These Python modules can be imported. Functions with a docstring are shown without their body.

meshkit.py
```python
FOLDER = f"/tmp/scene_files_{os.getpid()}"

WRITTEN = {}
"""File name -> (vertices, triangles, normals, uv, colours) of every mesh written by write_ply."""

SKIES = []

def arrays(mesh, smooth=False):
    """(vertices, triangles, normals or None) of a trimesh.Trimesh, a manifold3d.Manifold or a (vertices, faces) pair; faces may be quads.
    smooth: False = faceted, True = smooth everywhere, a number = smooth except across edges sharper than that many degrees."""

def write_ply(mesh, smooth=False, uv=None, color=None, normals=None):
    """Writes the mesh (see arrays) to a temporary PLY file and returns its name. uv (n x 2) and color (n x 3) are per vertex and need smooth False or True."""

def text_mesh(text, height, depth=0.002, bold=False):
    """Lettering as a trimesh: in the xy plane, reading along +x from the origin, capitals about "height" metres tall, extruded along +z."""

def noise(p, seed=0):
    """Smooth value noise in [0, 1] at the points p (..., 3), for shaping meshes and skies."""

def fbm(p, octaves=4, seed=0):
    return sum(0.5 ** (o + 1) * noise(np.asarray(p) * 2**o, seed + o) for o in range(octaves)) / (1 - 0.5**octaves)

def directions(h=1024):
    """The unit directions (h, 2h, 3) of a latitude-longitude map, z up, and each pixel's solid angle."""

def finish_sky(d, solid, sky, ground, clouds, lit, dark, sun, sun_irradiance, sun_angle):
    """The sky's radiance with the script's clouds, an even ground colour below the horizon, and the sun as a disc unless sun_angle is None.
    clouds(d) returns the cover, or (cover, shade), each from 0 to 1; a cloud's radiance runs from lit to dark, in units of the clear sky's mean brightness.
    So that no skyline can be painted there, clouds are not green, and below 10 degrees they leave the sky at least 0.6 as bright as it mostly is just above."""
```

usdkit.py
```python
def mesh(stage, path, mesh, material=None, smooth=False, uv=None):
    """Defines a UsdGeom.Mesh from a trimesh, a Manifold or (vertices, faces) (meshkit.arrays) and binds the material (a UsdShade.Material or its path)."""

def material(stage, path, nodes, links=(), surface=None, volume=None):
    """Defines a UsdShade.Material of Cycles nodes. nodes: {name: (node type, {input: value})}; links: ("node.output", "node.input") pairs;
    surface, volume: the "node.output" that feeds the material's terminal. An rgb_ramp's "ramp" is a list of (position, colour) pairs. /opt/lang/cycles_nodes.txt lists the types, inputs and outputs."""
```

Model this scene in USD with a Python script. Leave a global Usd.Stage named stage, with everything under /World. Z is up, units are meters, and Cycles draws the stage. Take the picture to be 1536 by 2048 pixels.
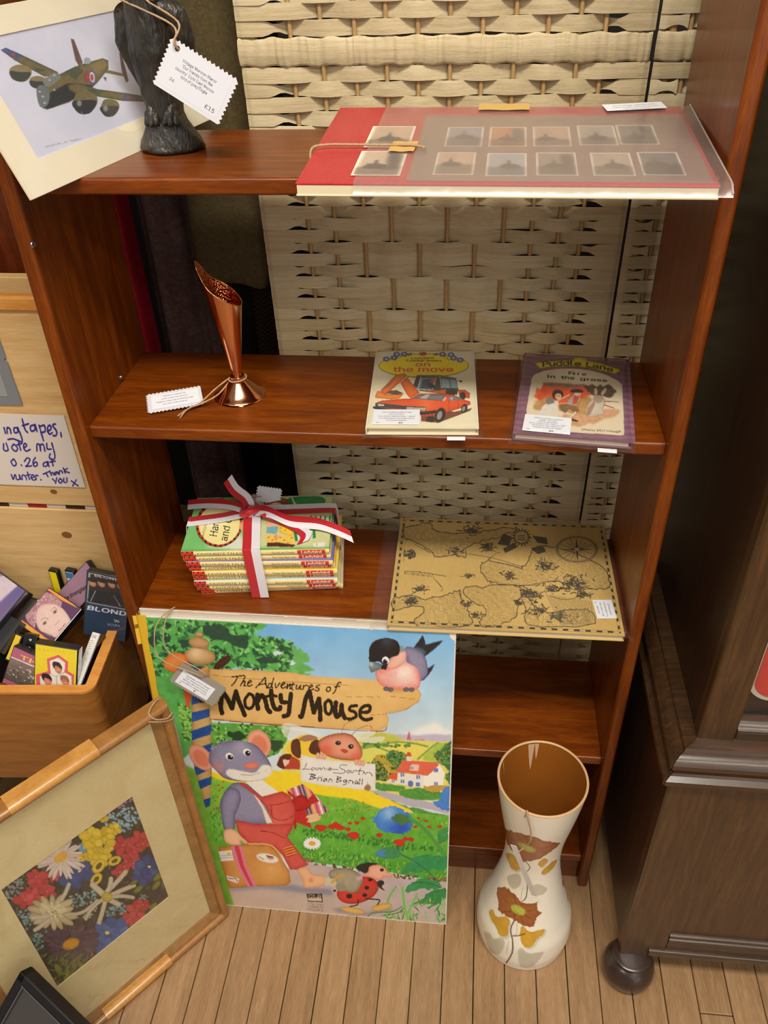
import math, random
import numpy as np, trimesh, shapely, manifold3d, usdkit, meshkit
from scipy import ndimage
from shapely import geometry as sg, affinity
from pxr import Usd, UsdGeom, UsdLux, UsdShade, Gf, Sdf, Vt

stage = Usd.Stage.CreateInMemory()
UsdGeom.SetStageUpAxis(stage, 'Z'); UsdGeom.SetStageMetersPerUnit(stage, 1.0)
UsdGeom.Xform.Define(stage, '/World'); UsdGeom.Scope.Define(stage, '/World/Looks')
RNG = np.random.default_rng(7); random.seed(7)

# ---------------------------------------------------------------- camera
cam = UsdGeom.Camera.Define(stage, '/World/camera')
CAM_POS, YAW, PITCH, ROLL = (0.4056, -0.7186, 1.2649), 0.1247, -0.6443, 0.0359
def _rot(ax, a):
    c, s = math.cos(a), math.sin(a)
    return np.array({'x': [[1,0,0],[0,c,-s],[0,s,c]], 'y': [[c,0,s],[0,1,0],[-s,0,c]], 'z': [[c,-s,0],[s,c,0],[0,0,1]]}[ax])
_M = _rot('z', YAW) @ _rot('x', PITCH) @ _rot('y', ROLL)
_C = np.eye(4); _C[:3, 0] = _M[:, 0]; _C[:3, 1] = _M[:, 2]; _C[:3, 2] = -_M[:, 1]; _C[:3, 3] = CAM_POS
cam.AddTransformOp().Set(Gf.Matrix4d(*_C.T.ravel().tolist()))
cam.CreateHorizontalApertureAttr(24.0); cam.CreateVerticalApertureAttr(32.0)
cam.CreateFocalLengthAttr(1669.22 * 24.0 / 1536); cam.CreateClippingRangeAttr(Gf.Vec2f(0.02, 50))
cam.CreateExposureAttr(0.42)

# ---------------------------------------------------------------- lights: the shop's ceiling panels and the room's soft bounce
def rect_light(name, loc, target, w, h, power, color):
    l = UsdLux.RectLight.Define(stage, '/World/' + name)
    l.CreateWidthAttr(w); l.CreateHeightAttr(h); l.CreateIntensityAttr(power); l.CreateColorAttr(Gf.Vec3f(*color))
    z = np.array(loc, float) - np.array(target, float); z /= np.linalg.norm(z)
    x = np.cross([0, 1, 0.01], z); x /= np.linalg.norm(x); y = np.cross(z, x)
    m = np.eye(4); m[:3, 0] = x; m[:3, 1] = y; m[:3, 2] = z; m[:3, 3] = loc
    l.AddTransformOp().Set(Gf.Matrix4d(*m.T.ravel().tolist()))
rect_light('ceiling_lamp_light', (0.5, -1.0, 2.72), (0.5, -1.0, 0), 1.5, 0.30, 34.0, (1.0, 0.93, 0.82))
rect_light('ceiling_lamp_light_001', (2.0, -2.2, 2.72), (2.0, -2.2, 0), 1.5, 0.30, 17.0, (1.0, 0.93, 0.82))
rect_light('ceiling_lamp_light_002', (-1.2, -2.4, 2.72), (-1.2, -2.4, 0), 1.5, 0.30, 9.0, (1.0, 0.95, 0.86))
rect_light('shop_window_light', (2.2, -4.2, 1.7), (0.3, 0, 0.6), 4.0, 2.2, 0.8, (1.0, 0.96, 0.92))
dome = UsdLux.DomeLight.Define(stage, '/World/room_bounce'); dome.CreateIntensityAttr(0.05); dome.CreateColorAttr(Gf.Vec3f(1.0, 0.95, 0.88))

# ---------------------------------------------------------------- helpers: colours and materials
def lin(c):
    c = np.asarray(c, float) / 255.0
    return np.where(c <= 0.04045, c / 12.92, ((c + 0.055) / 1.055) ** 2.4)
def S(r, g, b): return tuple(lin((r, g, b)).tolist())
L = '/World/Looks/'
def plain(name, col, rough=0.5, **kw):
    return usdkit.material(stage, L + name, {'p': ('principled_bsdf', {'base_color': S(*col), 'roughness': rough, **kw})}, surface='p.BSDF')
def grain(name, c_dark, c_mid, c_light, stretch=(1, 1, 1), scale=30, rough=0.4, coat=0.0, bump=0.15, fine=0.35, seed=0.0, coord='position', coat_rough=0.15, spec=0.5):
    """Wood, cloth, paper: a coarse and a fine noise stretched along the grain, through a ramp."""
    src = ('geometry', {}) if coord == 'position' else ('texture_coordinate', {})
    n = {'g': src, 'm': ('mapping', {'scale': stretch, 'location': (seed, seed * 1.7, seed * 0.6)}),
         'a': ('noise_texture', {'scale': scale, 'detail': 4.0, 'roughness': 0.55, 'distortion': 0.6}),
         'b': ('noise_texture', {'scale': scale * 7, 'detail': 3.0, 'roughness': 0.6}),
         'x': ('mix_float', {'fac': fine}),
         'r': ('rgb_ramp', {'ramp': [(0.28, S(*c_dark)), (0.5, S(*c_mid)), (0.72, S(*c_light))]}),
         'bu': ('bump', {'strength': bump, 'distance': 0.002}),
         'p': ('principled_bsdf', {'roughness': rough, 'coat_weight': coat, 'coat_roughness': coat_rough, 'specular_ior_level': spec})}
    k = [('g.position' if coord == 'position' else 'g.object', 'm.vector'), ('m.vector', 'a.vector'), ('m.vector', 'b.vector'), ('a.fac', 'x.a'), ('b.fac', 'x.b'),
         ('x.result', 'r.fac'), ('r.color', 'p.base_color'), ('x.result', 'bu.height'), ('bu.normal', 'p.normal')]
    return usdkit.material(stage, L + name, n, k, surface='p.BSDF')
def film(name, amount=0.10, rough=0.12, tint=(235, 235, 240), haze=0.06):
    """Clear plastic film or glass: see-through, shinier towards grazing, a little milky."""
    n = {'t': ('transparent_bsdf', {'color': (0.97, 0.97, 0.97)}), 'd': ('diffuse_bsdf', {'color': S(*tint)}), 'h': ('mix_closure', {'fac': haze}),
         'f': ('layer_weight', {'blend': 0.5}), 'pw': ('math', {'math_type': 'power', 'value2': 5.0}), 'ma': ('math', {'math_type': 'multiply_add', 'value2': 0.9, 'value3': 0.045}),
         'g': ('glossy_bsdf', {'roughness': rough, 'color': (0.9, 0.9, 0.9)}), 'm': ('mix_closure', {}),
         'gp': ('geometry', {}), 'no': ('noise_texture', {'scale': 38.0, 'detail': 2.0}), 'bu': ('bump', {'strength': 0.25, 'distance': 0.004})}
    k = [('t.BSDF', 'h.closure1'), ('d.BSDF', 'h.closure2'), ('f.facing', 'pw.value1'), ('pw.value', 'ma.value1'), ('ma.value', 'm.fac'), ('h.closure', 'm.closure1'), ('g.BSDF', 'm.closure2'),
         ('gp.position', 'no.vector'), ('no.fac', 'bu.height'), ('bu.normal', 'g.normal')]
    return usdkit.material(stage, L + name, n, k, surface='m.closure')
def printed(name, rough=0.35, coat=0.0, spec=0.5):
    """Ink on paper: the mesh's own print colours."""
    return usdkit.material(stage, L + name, {'a': ('attribute', {'attribute': 'Col'}), 'p': ('principled_bsdf', {'roughness': rough, 'coat_weight': coat, 'specular_ior_level': spec})},
                           [('a.color', 'p.base_color')], surface='p.BSDF')

# ---------------------------------------------------------------- helpers: things and parts
_used = {}
def numbered(path):
    k = _used.get(path, 0); _used[path] = k + 1
    return path if k == 0 else f'{path}_{k:03d}'
class Thing:
    def __init__(s, name, label=None, cat=None, group=None, kind=None, M=None):
        s.path = numbered('/World/' + name); s.M = np.eye(4) if M is None else np.asarray(M, float)
        x = UsdGeom.Xform.Define(stage, s.path)
        if M is not None: x.AddTransformOp().Set(Gf.Matrix4d(*s.M.T.ravel().tolist()))
        s.prim = x.GetPrim(); tag(s.prim, label, cat, group, kind)
    def part(s, name, mesh, mat, label=None, smooth=False, col=None, kind=None, under=None):
        path = numbered((under or s.path) + '/' + name)
        p = put(path, mesh, mat, smooth, col); tag(p.GetPrim(), label, None, None, kind)
        return path
def tag(prim, label=None, cat=None, group=None, kind=None):
    for k, v in (('label', label), ('category', cat), ('group', group), ('kind', kind)):
        if v: prim.SetCustomDataByKey(k, v)
def put(path, mesh, mat, smooth=False, col=None):
    m = usdkit.mesh(stage, path, mesh, mat, smooth=smooth)
    if col is not None:
        UsdGeom.PrimvarsAPI(m).CreatePrimvar('Col', Sdf.ValueTypeNames.Color3fArray, 'vertex').Set(Vt.Vec3fArray.FromNumpy(np.asarray(col, np.float32)))
    return m
def single(name, mesh, mat, label, cat, group=None, smooth=False, kind=None):
    p = put(numbered('/World/' + name), mesh, mat, smooth); tag(p.GetPrim(), label, cat, group, kind); return p
def axes(o, x, y, z=None):
    x = np.asarray(x, float); x = x / np.linalg.norm(x); y = np.asarray(y, float); y = y - x * (y @ x); y /= np.linalg.norm(y)
    m = np.eye(4); m[:3, 0] = x; m[:3, 1] = y; m[:3, 2] = np.cross(x, y); m[:3, 3] = o
    return m
def at(x, y, z, rz=0.0):
    m = np.eye(4); m[:3, :3] = _rot('z', rz); m[:3, 3] = (x, y, z); return m

# ---------------------------------------------------------------- helpers: shapes
def box(x0, x1, y0, y1, z0, z1, r=0.0):
    x0, x1 = min(x0, x1), max(x0, x1); y0, y1 = min(y0, y1), max(y0, y1); z0, z1 = min(z0, z1), max(z0, z1)
    if r <= 0:
        m = trimesh.creation.box((x1 - x0, y1 - y0, z1 - z0)); m.apply_translation(((x0 + x1) / 2, (y0 + y1) / 2, (z0 + z1) / 2)); return m
    r = min(r, (x1 - x0) * .49, (y1 - y0) * .49, (z1 - z0) * .49); P = []
    for sx in (0, 1):
        for sy in (0, 1):
            for sz in (0, 1):
                c = np.array([(x0, x1)[sx], (y0, y1)[sy], (z0, z1)[sz]]); d = np.array([1 - 2 * sx, 1 - 2 * sy, 1 - 2 * sz]) * r
                for f in ((0, 1, 1), (1, 0, 1), (1, 1, 0), (.3, .3, 1), (.3, 1, .3), (1, .3, .3)): P.append(c + d * np.array(f))
    return trimesh.Trimesh(np.array(P)).convex_hull
def cat(*ms): return trimesh.util.concatenate([m for m in ms])
def xf(m, M): m = m.copy(); m.apply_transform(M); return m
def spline(pts, n=8, closed=False):
    p = np.asarray(pts, float); k = len(p)
    if k < 3: return np.array([p[0] + (p[-1] - p[0]) * t for t in np.linspace(0, 1, n + 1)])
    out = []
    for i in range(k if closed else k - 1):
        a, b, c, d = (p[(i - 1) % k], p[i], p[(i + 1) % k], p[(i + 2) % k]) if closed else (p[max(i - 1, 0)], p[i], p[i + 1], p[min(i + 2, k - 1)])
        for t in np.arange(n) / n:
            out.append(0.5 * (2 * b + (c - a) * t + (2 * a - 5 * b + 4 * c - d) * t * t + (3 * b - a - 3 * c + d) * t ** 3))
    if not closed: out.append(p[-1])
    return np.array(out)
def tube(pts, r, sides=8, cap=True):
    p = np.asarray(pts, float); n = len(p); t = np.gradient(p, axis=0); t /= np.linalg.norm(t, axis=1, keepdims=True) + 1e-12
    a = np.cross(t[0], (0, 0, 1.0) if abs(t[0, 2]) < .9 else (1.0, 0, 0)); A = []
    for i in range(n):
        a = a - t[i] * (a @ t[i]); a /= np.linalg.norm(a) + 1e-12; A.append(a)
    A = np.array(A); B = np.cross(t, A); th = np.arange(sides) * 2 * np.pi / sides; R = np.broadcast_to(r, (n,))
    v = (p[:, None] + R[:, None, None] * (np.cos(th)[None, :, None] * A[:, None] + np.sin(th)[None, :, None] * B[:, None])).reshape(-1, 3)
    i, j = np.meshgrid(np.arange(n - 1), np.arange(sides), indexing='ij')
    q = np.stack([i * sides + j, i * sides + (j + 1) % sides, (i + 1) * sides + (j + 1) % sides, (i + 1) * sides + j], -1).reshape(-1, 4)
    f = np.vstack([q[:, [0, 1, 2]], q[:, [0, 2, 3]]])
    if cap:
        v = np.vstack([v, p[0], p[-1]]); k = len(v); j = np.arange(sides)
        f = np.vstack([f, np.stack([(j + 1) % sides, j, np.full(sides, k - 2)], -1), np.stack([(n - 1) * sides + j, (n - 1) * sides + (j + 1) % sides, np.full(sides, k - 1)], -1)])
    return trimesh.Trimesh(v, f, process=False)
def lathe(profile, n=64):
    m = trimesh.creation.revolve(np.asarray(profile, float), sections=n); return m
def prism(poly, h, z0=0.0):
    m = trimesh.creation.extrude_polygon(poly if hasattr(poly, 'exterior') else sg.Polygon(poly), h); m.apply_translation((0, 0, z0)); return m
def gridmesh(P):
    nu, nv = P.shape[:2]; i, j = np.meshgrid(np.arange(nu - 1), np.arange(nv - 1), indexing='ij'); a = i * nv + j
    q = np.stack([a, a + nv, a + nv + 1, a + 1], -1).reshape(-1, 4)
    return P.reshape(-1, 3), np.vstack([q[:, [0, 1, 2]], q[:, [0, 2, 3]]])
def sheet(P, t):
    """A thin cloth, card or film with real thickness: P (nu, nv, 3) and its offset by t along the normal, sewn along the edges."""
    P = np.asarray(P, float); du = np.gradient(P, axis=0); dv = np.gradient(P, axis=1); n = np.cross(du, dv); n /= np.linalg.norm(n, axis=-1, keepdims=True) + 1e-12
    Q = P + n * t; nu, nv = P.shape[:2]; v1, f1 = gridmesh(P); v2, f2 = gridmesh(Q); k = len(v1)
    b = [(i, 0) for i in range(nu)] + [(nu - 1, j) for j in range(1, nv)] + [(i, nv - 1) for i in range(nu - 2, -1, -1)] + [(0, j) for j in range(nv - 2, 0, -1)]
    b = np.array([i * nv + j for i, j in b]); c = np.roll(b, -1)
    side = np.vstack([np.stack([b, c, c + k], -1), np.stack([b, c + k, b + k], -1)])
    m = trimesh.Trimesh(np.vstack([v1, v2]), np.vstack([f1[:, ::-1], f2 + k, side[:, ::-1]]), process=False)
    return m
def pinked(w, h, tooth=0.0035, sides='tbr'):
    """A card with edges cut by pinking shears (which of top, bottom, right, left)."""
    def edge(a, b, on):
        a, b = np.array(a), np.array(b); Ln = np.linalg.norm(b - a)
        if not on: return [a]
        n = max(2, int(round(Ln / tooth))); d = (b - a) / n; nrm = np.array([d[1], -d[0]]) / np.linalg.norm(d) * tooth * 0.5
        out = []
        for k in range(n): out += [a + d * k, a + d * (k + .5) + nrm]
        return out
    P = edge((0, 0), (w, 0), 'b' in sides) + edge((w, 0), (w, h), 'r' in sides) + edge((w, h), (0, h), 't' in sides) + edge((0, h), (0, 0), 'l' in sides)
    return sg.Polygon(P).buffer(0)
_text = {}
def text_shape(s, bold=False):
    """Lettering as a flat outline with capitals 1 high, from (0, 0) along +x."""
    if (s, bold) not in _text:
        m = meshkit.text_mesh(s, 1.0, depth=0.1, bold=bold); tri = m.triangles[m.face_normals[:, 2] > 0.9][:, :, :2]
        _text[s, bold] = shapely.union_all([sg.Polygon(t) for t in tri]).buffer(0.004)
    return _text[s, bold]

class Art:
    """A flat print: a grid of vertices with a colour each, drawn in the print's own picture coordinates (the four corners TL, TR, BR, BL of its sheet)."""
    def __init__(s, quad, w, h, step=1.3, nx=None, ny=None):
        q = np.asarray(quad, float); s.w, s.h = w, h
        lx = max(np.linalg.norm(q[1] - q[0]), np.linalg.norm(q[2] - q[3])); ly = max(np.linalg.norm(q[3] - q[0]), np.linalg.norm(q[2] - q[1]))
        s.nx, s.ny = nx or int(lx / step) + 2, ny or int(ly / step) + 2
        U, V = np.meshgrid(np.linspace(0, 1, s.nx), np.linspace(0, 1, s.ny), indexing='ij'); s.U, s.V = U, V
        A, b = [], []
        for (x, y), (u, v) in zip(q, ((0, 0), (1, 0), (1, 1), (0, 1))):
            A += [[u, v, 1, 0, 0, 0, -u * x, -v * x], [0, 0, 0, u, v, 1, -u * y, -v * y]]; b += [x, y]
        H = np.append(np.linalg.solve(np.array(A, float), np.array(b, float)), 1).reshape(3, 3); s.H = H
        D = H[2, 0] * U + H[2, 1] * V + 1
        s.X, s.Y = (H[0, 0] * U + H[0, 1] * V + H[0, 2]) / D, (H[1, 0] * U + H[1, 1] * V + H[1, 2]) / D
        s.pitch = math.sqrt(lx / s.nx * ly / s.ny)
        s.C = np.full((s.nx, s.ny, 3), 255.0); s.rng = np.random.default_rng(11)
    def noise(s, sc, seed=0, octv=3, sx=1, sy=1):
        p = np.stack([s.X / sc / sx, s.Y / sc / sy, np.zeros_like(s.X) + seed * 3.7], -1)
        return meshkit.fbm(p, octv, seed)
    def window(s, b, pad=3):
        m = (s.X > b[0] - pad) & (s.X < b[2] + pad) & (s.Y > b[1] - pad) & (s.Y < b[3] + pad)
        r, c = np.any(m, 1).nonzero()[0], np.any(m, 0).nonzero()[0]
        if not len(r) or not len(c): return None
        return slice(r[0], r[-1] + 1), slice(c[0], c[-1] + 1)
    def geom(s, g, col, blur=0.5, col2=None, dir=None, edge=None, mott=0, msc=6, alpha=1.0, light=None):
        """Fill an outline. col2 with dir: blend along dir; edge=(colour, width): another ink towards the outline; light=(x, y, r, colour): a soft patch; mott: mottling."""
        if g.is_empty: return
        w = s.window(g.bounds, 4 + 3 * blur)
        if w is None: return
        X, Y = s.X[w], s.Y[w]; shapely.prepare(g); m = shapely.contains_xy(g, X, Y)
        a = ndimage.gaussian_filter(m.astype(float), blur / s.pitch) if blur > 0 else m.astype(float)
        c = np.broadcast_to(np.asarray(col, float), X.shape + (3,)).copy()
        if col2 is not None:
            d = np.asarray(dir, float); t = (X * d[0] + Y * d[1]); b = g.bounds
            e = [x * d[0] + y * d[1] for x in (b[0], b[2]) for y in (b[1], b[3])]
            t = np.clip((t - min(e)) / (max(e) - min(e) + 1e-9), 0, 1)[..., None]; c = c * (1 - t) + np.asarray(col2, float) * t
        if edge is not None:
            mm = np.pad(m, 1); dist = ndimage.distance_transform_edt(mm)[1:-1, 1:-1] * s.pitch
            t = np.exp(-dist / edge[1])[..., None] * (edge[2] if len(edge) > 2 else 1.0); c = c * (1 - t) + np.asarray(edge[0], float) * t
        for lt in ([light] if light is not None and not isinstance(light, list) else light or []):
            t = np.exp(-((X - lt[0]) ** 2 + (Y - lt[1]) ** 2) / lt[2] ** 2)[..., None] * (lt[4] if len(lt) > 4 else 1); c = c * (1 - t) + np.asarray(lt[3], float) * t
        if mott:
            p = np.stack([X / msc, Y / msc, np.zeros_like(X) + 1.3], -1); c = c + ((meshkit.fbm(p, 3, 3) - 0.5) * 2 * mott)[..., None]
        a = (a * alpha)[..., None]; s.C[w] = s.C[w] * (1 - a) + c * a
    def poly(s, pts, col, smooth=False, **k):
        p = np.asarray(pts, float)
        if smooth: p = spline(p, 6, True)
        s.geom(sg.Polygon(p).buffer(0), col, **k)
    def ell(s, x, y, rx, ry, col, rot=0, **k):
        g = affinity.rotate(affinity.scale(sg.Point(0, 0).buffer(1, 24), rx, ry), rot, origin=(0, 0)); s.geom(affinity.translate(g, x, y), col, **k)
    def line(s, pts, w, col, smooth=True, **k):
        p = spline(pts, 6) if smooth and len(pts) > 2 else np.asarray(pts, float); s.geom(sg.LineString(p).buffer(w / 2, 4), col, **{'blur': 0.4, **k})
    def text(s, t, x, y, h, col, ang=0, sx=1.0, bold=False, shear=0, fit=None, **k):
        """Lettering with its baseline from (x, y), capitals h high, turned by ang degrees clockwise in the picture; fit: the length of the line."""
        g = text_shape(t, bold); b = g.bounds
        if fit: sx = fit / ((b[2] - b[0]) * h)
        g = affinity.affine_transform(g, [h * sx, h * shear, 0, -h, -b[0] * h * sx, 0]); g = affinity.rotate(g, ang, origin=(0, 0)); s.geom(affinity.translate(g, x, y), col, **{'blur': 0.35, **k})
    def jag(s, pts, amp, n=6, seed=0):
        """A torn or leafy outline through the points."""
        r = np.random.default_rng(seed); p = spline(pts, n, True); return p + r.normal(0, amp, p.shape)
    def blades(s, region, n, length, width, cols, ang, spread, seed=0, blur=0.3):
        """Many short strokes (leaves, grass, petals, fur) inside a region."""
        r = np.random.default_rng(seed); g = sg.Polygon(region).buffer(0) if not hasattr(region, 'bounds') else region; b = g.bounds; k = 0
        P = r.uniform((b[0], b[1]), (b[2], b[3]), (n * 4, 2)); P = P[shapely.contains_xy(g, P[:, 0], P[:, 1])][:n]
        byc = {}
        for x, y in P:
            a = math.radians(ang + r.normal(0, spread)); l = length * r.uniform(.6, 1.3); w = width * r.uniform(.6, 1.3); d = np.array([math.cos(a), math.sin(a)]); nn = np.array([-d[1], d[0]])
            q = np.array([x, y]); byc.setdefault(int(r.integers(len(cols))), []).append(sg.Polygon([q - d * l / 2, q + nn * w / 2 - d * l * .1, q + d * l / 2, q - nn * w / 2 - d * l * .1]))
        for c, L_ in sorted(byc.items()): s.geom(shapely.union_all(L_), cols[c], blur=blur)
    def mesh(s, lift=0.0, shape=None, gain=1.0):
        """(mesh, colours) in the sheet's frame: x right, y up from its lower left corner, z out."""
        P = np.stack([s.U * s.w, (1 - s.V) * s.h, np.full_like(s.U, lift)], -1)
        if shape is not None: P = shape(P)
        v, f = gridmesh(P); return (v, f[:, ::-1]), np.clip(lin(np.clip(s.C, 0, 255)).reshape(-1, 3) * gain, 0, 0.92)
# ================================================================ materials of the large things
MAHOG = dict(c_dark=(78, 31, 2), c_mid=(112, 50, 4), c_light=(143, 72, 9))
mahog_x = grain('mahogany_along', **MAHOG, stretch=(1, 9, 9), scale=9, rough=0.36, coat=0.18, bump=0.05, seed=1.0, spec=0.35)
mahog_z = grain('mahogany_upright', **MAHOG, stretch=(9, 9, 0.9), scale=9, rough=0.36, coat=0.18, bump=0.05, seed=3.0, spec=0.35)
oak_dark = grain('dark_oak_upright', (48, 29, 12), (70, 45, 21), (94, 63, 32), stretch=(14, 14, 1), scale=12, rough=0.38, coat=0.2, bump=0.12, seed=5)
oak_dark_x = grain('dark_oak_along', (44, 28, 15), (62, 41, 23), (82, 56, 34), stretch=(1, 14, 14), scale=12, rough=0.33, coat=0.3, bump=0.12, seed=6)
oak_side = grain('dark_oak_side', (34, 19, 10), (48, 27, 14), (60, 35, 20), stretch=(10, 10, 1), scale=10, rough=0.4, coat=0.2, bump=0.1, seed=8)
pine = grain('pine_board', (196, 152, 92), (216, 176, 118), (228, 194, 140), stretch=(1, 8, 11), scale=7, rough=0.5, bump=0.06, seed=2)
pine_orange = grain('varnished_pine_edge', (196, 124, 50), (216, 146, 68), (230, 166, 88), stretch=(1.2, 6, 6), scale=12, rough=0.35, coat=0.3, bump=0.05, seed=4)
box_wood = grain('stained_box_wood', (134, 82, 32), (160, 103, 45), (182, 124, 60), stretch=(1.2, 2, 9), scale=8, rough=0.38, coat=0.25, bump=0.06, seed=9)
black_void = plain('dark_painted_wood', (26, 20, 17), 0.7)
wall_mat = plain('dark_wall_paint', (40, 31, 26), 0.9)
steel = plain('bright_steel', (190, 195, 205), 0.25, metallic=1.0)

# ================================================================ setting: floor of narrow boards, wall behind
floor = Thing('floor', 'floor of narrow worn blond strip boards', None, kind='structure')
floor.part('subfloor', box(-3, 3, -4, 2.5, -0.06, -0.012), plain('subfloor_dark', (70, 48, 30), 0.9))
planks = [grain(f'floor_board_{i}', *c, stretch=(9, 0.9, 9), scale=11, rough=0.42, coat=0.12, bump=0.12, fine=0.5, seed=11 + i * 3.1) for i, c in enumerate((
    ((128, 97, 64), (154, 119, 82), (174, 139, 100)), ((122, 92, 60), (149, 114, 77), (169, 135, 96)), ((133, 101, 68), (158, 123, 85), (178, 143, 104)), ((126, 96, 66), (151, 117, 81), (170, 137, 99))))]
rp = np.random.default_rng(5)
for k in range(-12, 29):
    x0 = 0.037 + 0.0448 * k; cuts = [-0.85, -0.171 if k == 16 else float(rp.uniform(-0.6, -0.3)) if k % 3 else -0.45, float(rp.uniform(0.15, 0.6)), 0.8]
    for a, b in zip(cuts[:-1], cuts[1:]):
        if b - a < 0.1: continue
        g = 0.0003 + rp.random() * 0.0004
        floor.part('plank', box(x0 + g, x0 + 0.0448 - g, a + 0.0006, b - 0.0006, -0.018, -0.0004 * rp.random(), 0.0012), planks[int(rp.integers(4))])
floor.part('boards_beyond', cat(box(-3, -0.502, -4, 2.5, -0.02, -0.001), box(1.338, 3, -4, 2.5, -0.02, -0.001), box(-0.5, 1.337, -4, -0.852, -0.02, -0.001), box(-0.5, 1.337, 0.802, 2.5, -0.02, -0.001)), planks[1], kind='stuff')
wall = put('/World/wall_back', box(-3, 3, 0.95, 1.0, 0, 2.9), wall_mat); tag(wall.GetPrim(), 'dark wall behind the clothes and the screen', None, None, 'structure')

# ================================================================ bookcase
W, D, TH, TP, SF = 0.60, 0.191, 0.0150, 0.0150, 0.0115
Z = (1.0666, 0.8113, 0.5462, 0.3060, 0.0637)
bk = Thing('bookcase', 'tall open-backed reddish mahogany bookcase with five shelves', 'bookcase')
for x0, x1 in ((-TP, 0), (W, W + TP)):
    P = []
    sec = sg.box(x0, 0, x1, 0.2).buffer(-0.004).buffer(0.004, 6)
    bk.part('side_panel', prism(sec, 1.62), mahog_z, smooth=40)
for i, z in enumerate(Z):
    sec = sg.box(SF, z - TH, D, z).buffer(-0.003).buffer(0.003, 5)      # (y, z)
    m = prism(sec, W - 0.0006); m.vertices = np.stack([m.vertices[:, 2] + 0.0003, m.vertices[:, 0], m.vertices[:, 1]], -1); m.fix_normals()
    bk.part('shelf', m, mahog_x, smooth=40)
bk.part('plinth', box(0.0003, W - 0.0003, SF + 0.004, SF + 0.02, 0, Z[4] - TH, 0.001), mahog_x)
bk.part('top_board', box(0.0003, W - 0.0003, SF, D, 1.585, 1.60, 0.003), mahog_x)
for y, z in ((0.0018, 1.0106), (0.1125, 0.8165)):
    p = [(0, 0.0004), (0.0022, 0.0008), (0.0032, 0.0003), (0.0034, -0.001), (0, -0.001)]
    m = lathe([(r, h) for r, h in p][::-1], 20); m.apply_transform(np.array([[0, 0, 1, 0.0009], [1, 0, 0, y], [0, 1, 0, z], [0, 0, 0, 1.0]]))
    bk.part('screw_cap', m, steel, 'small bright steel screw head', smooth=30)

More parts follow.
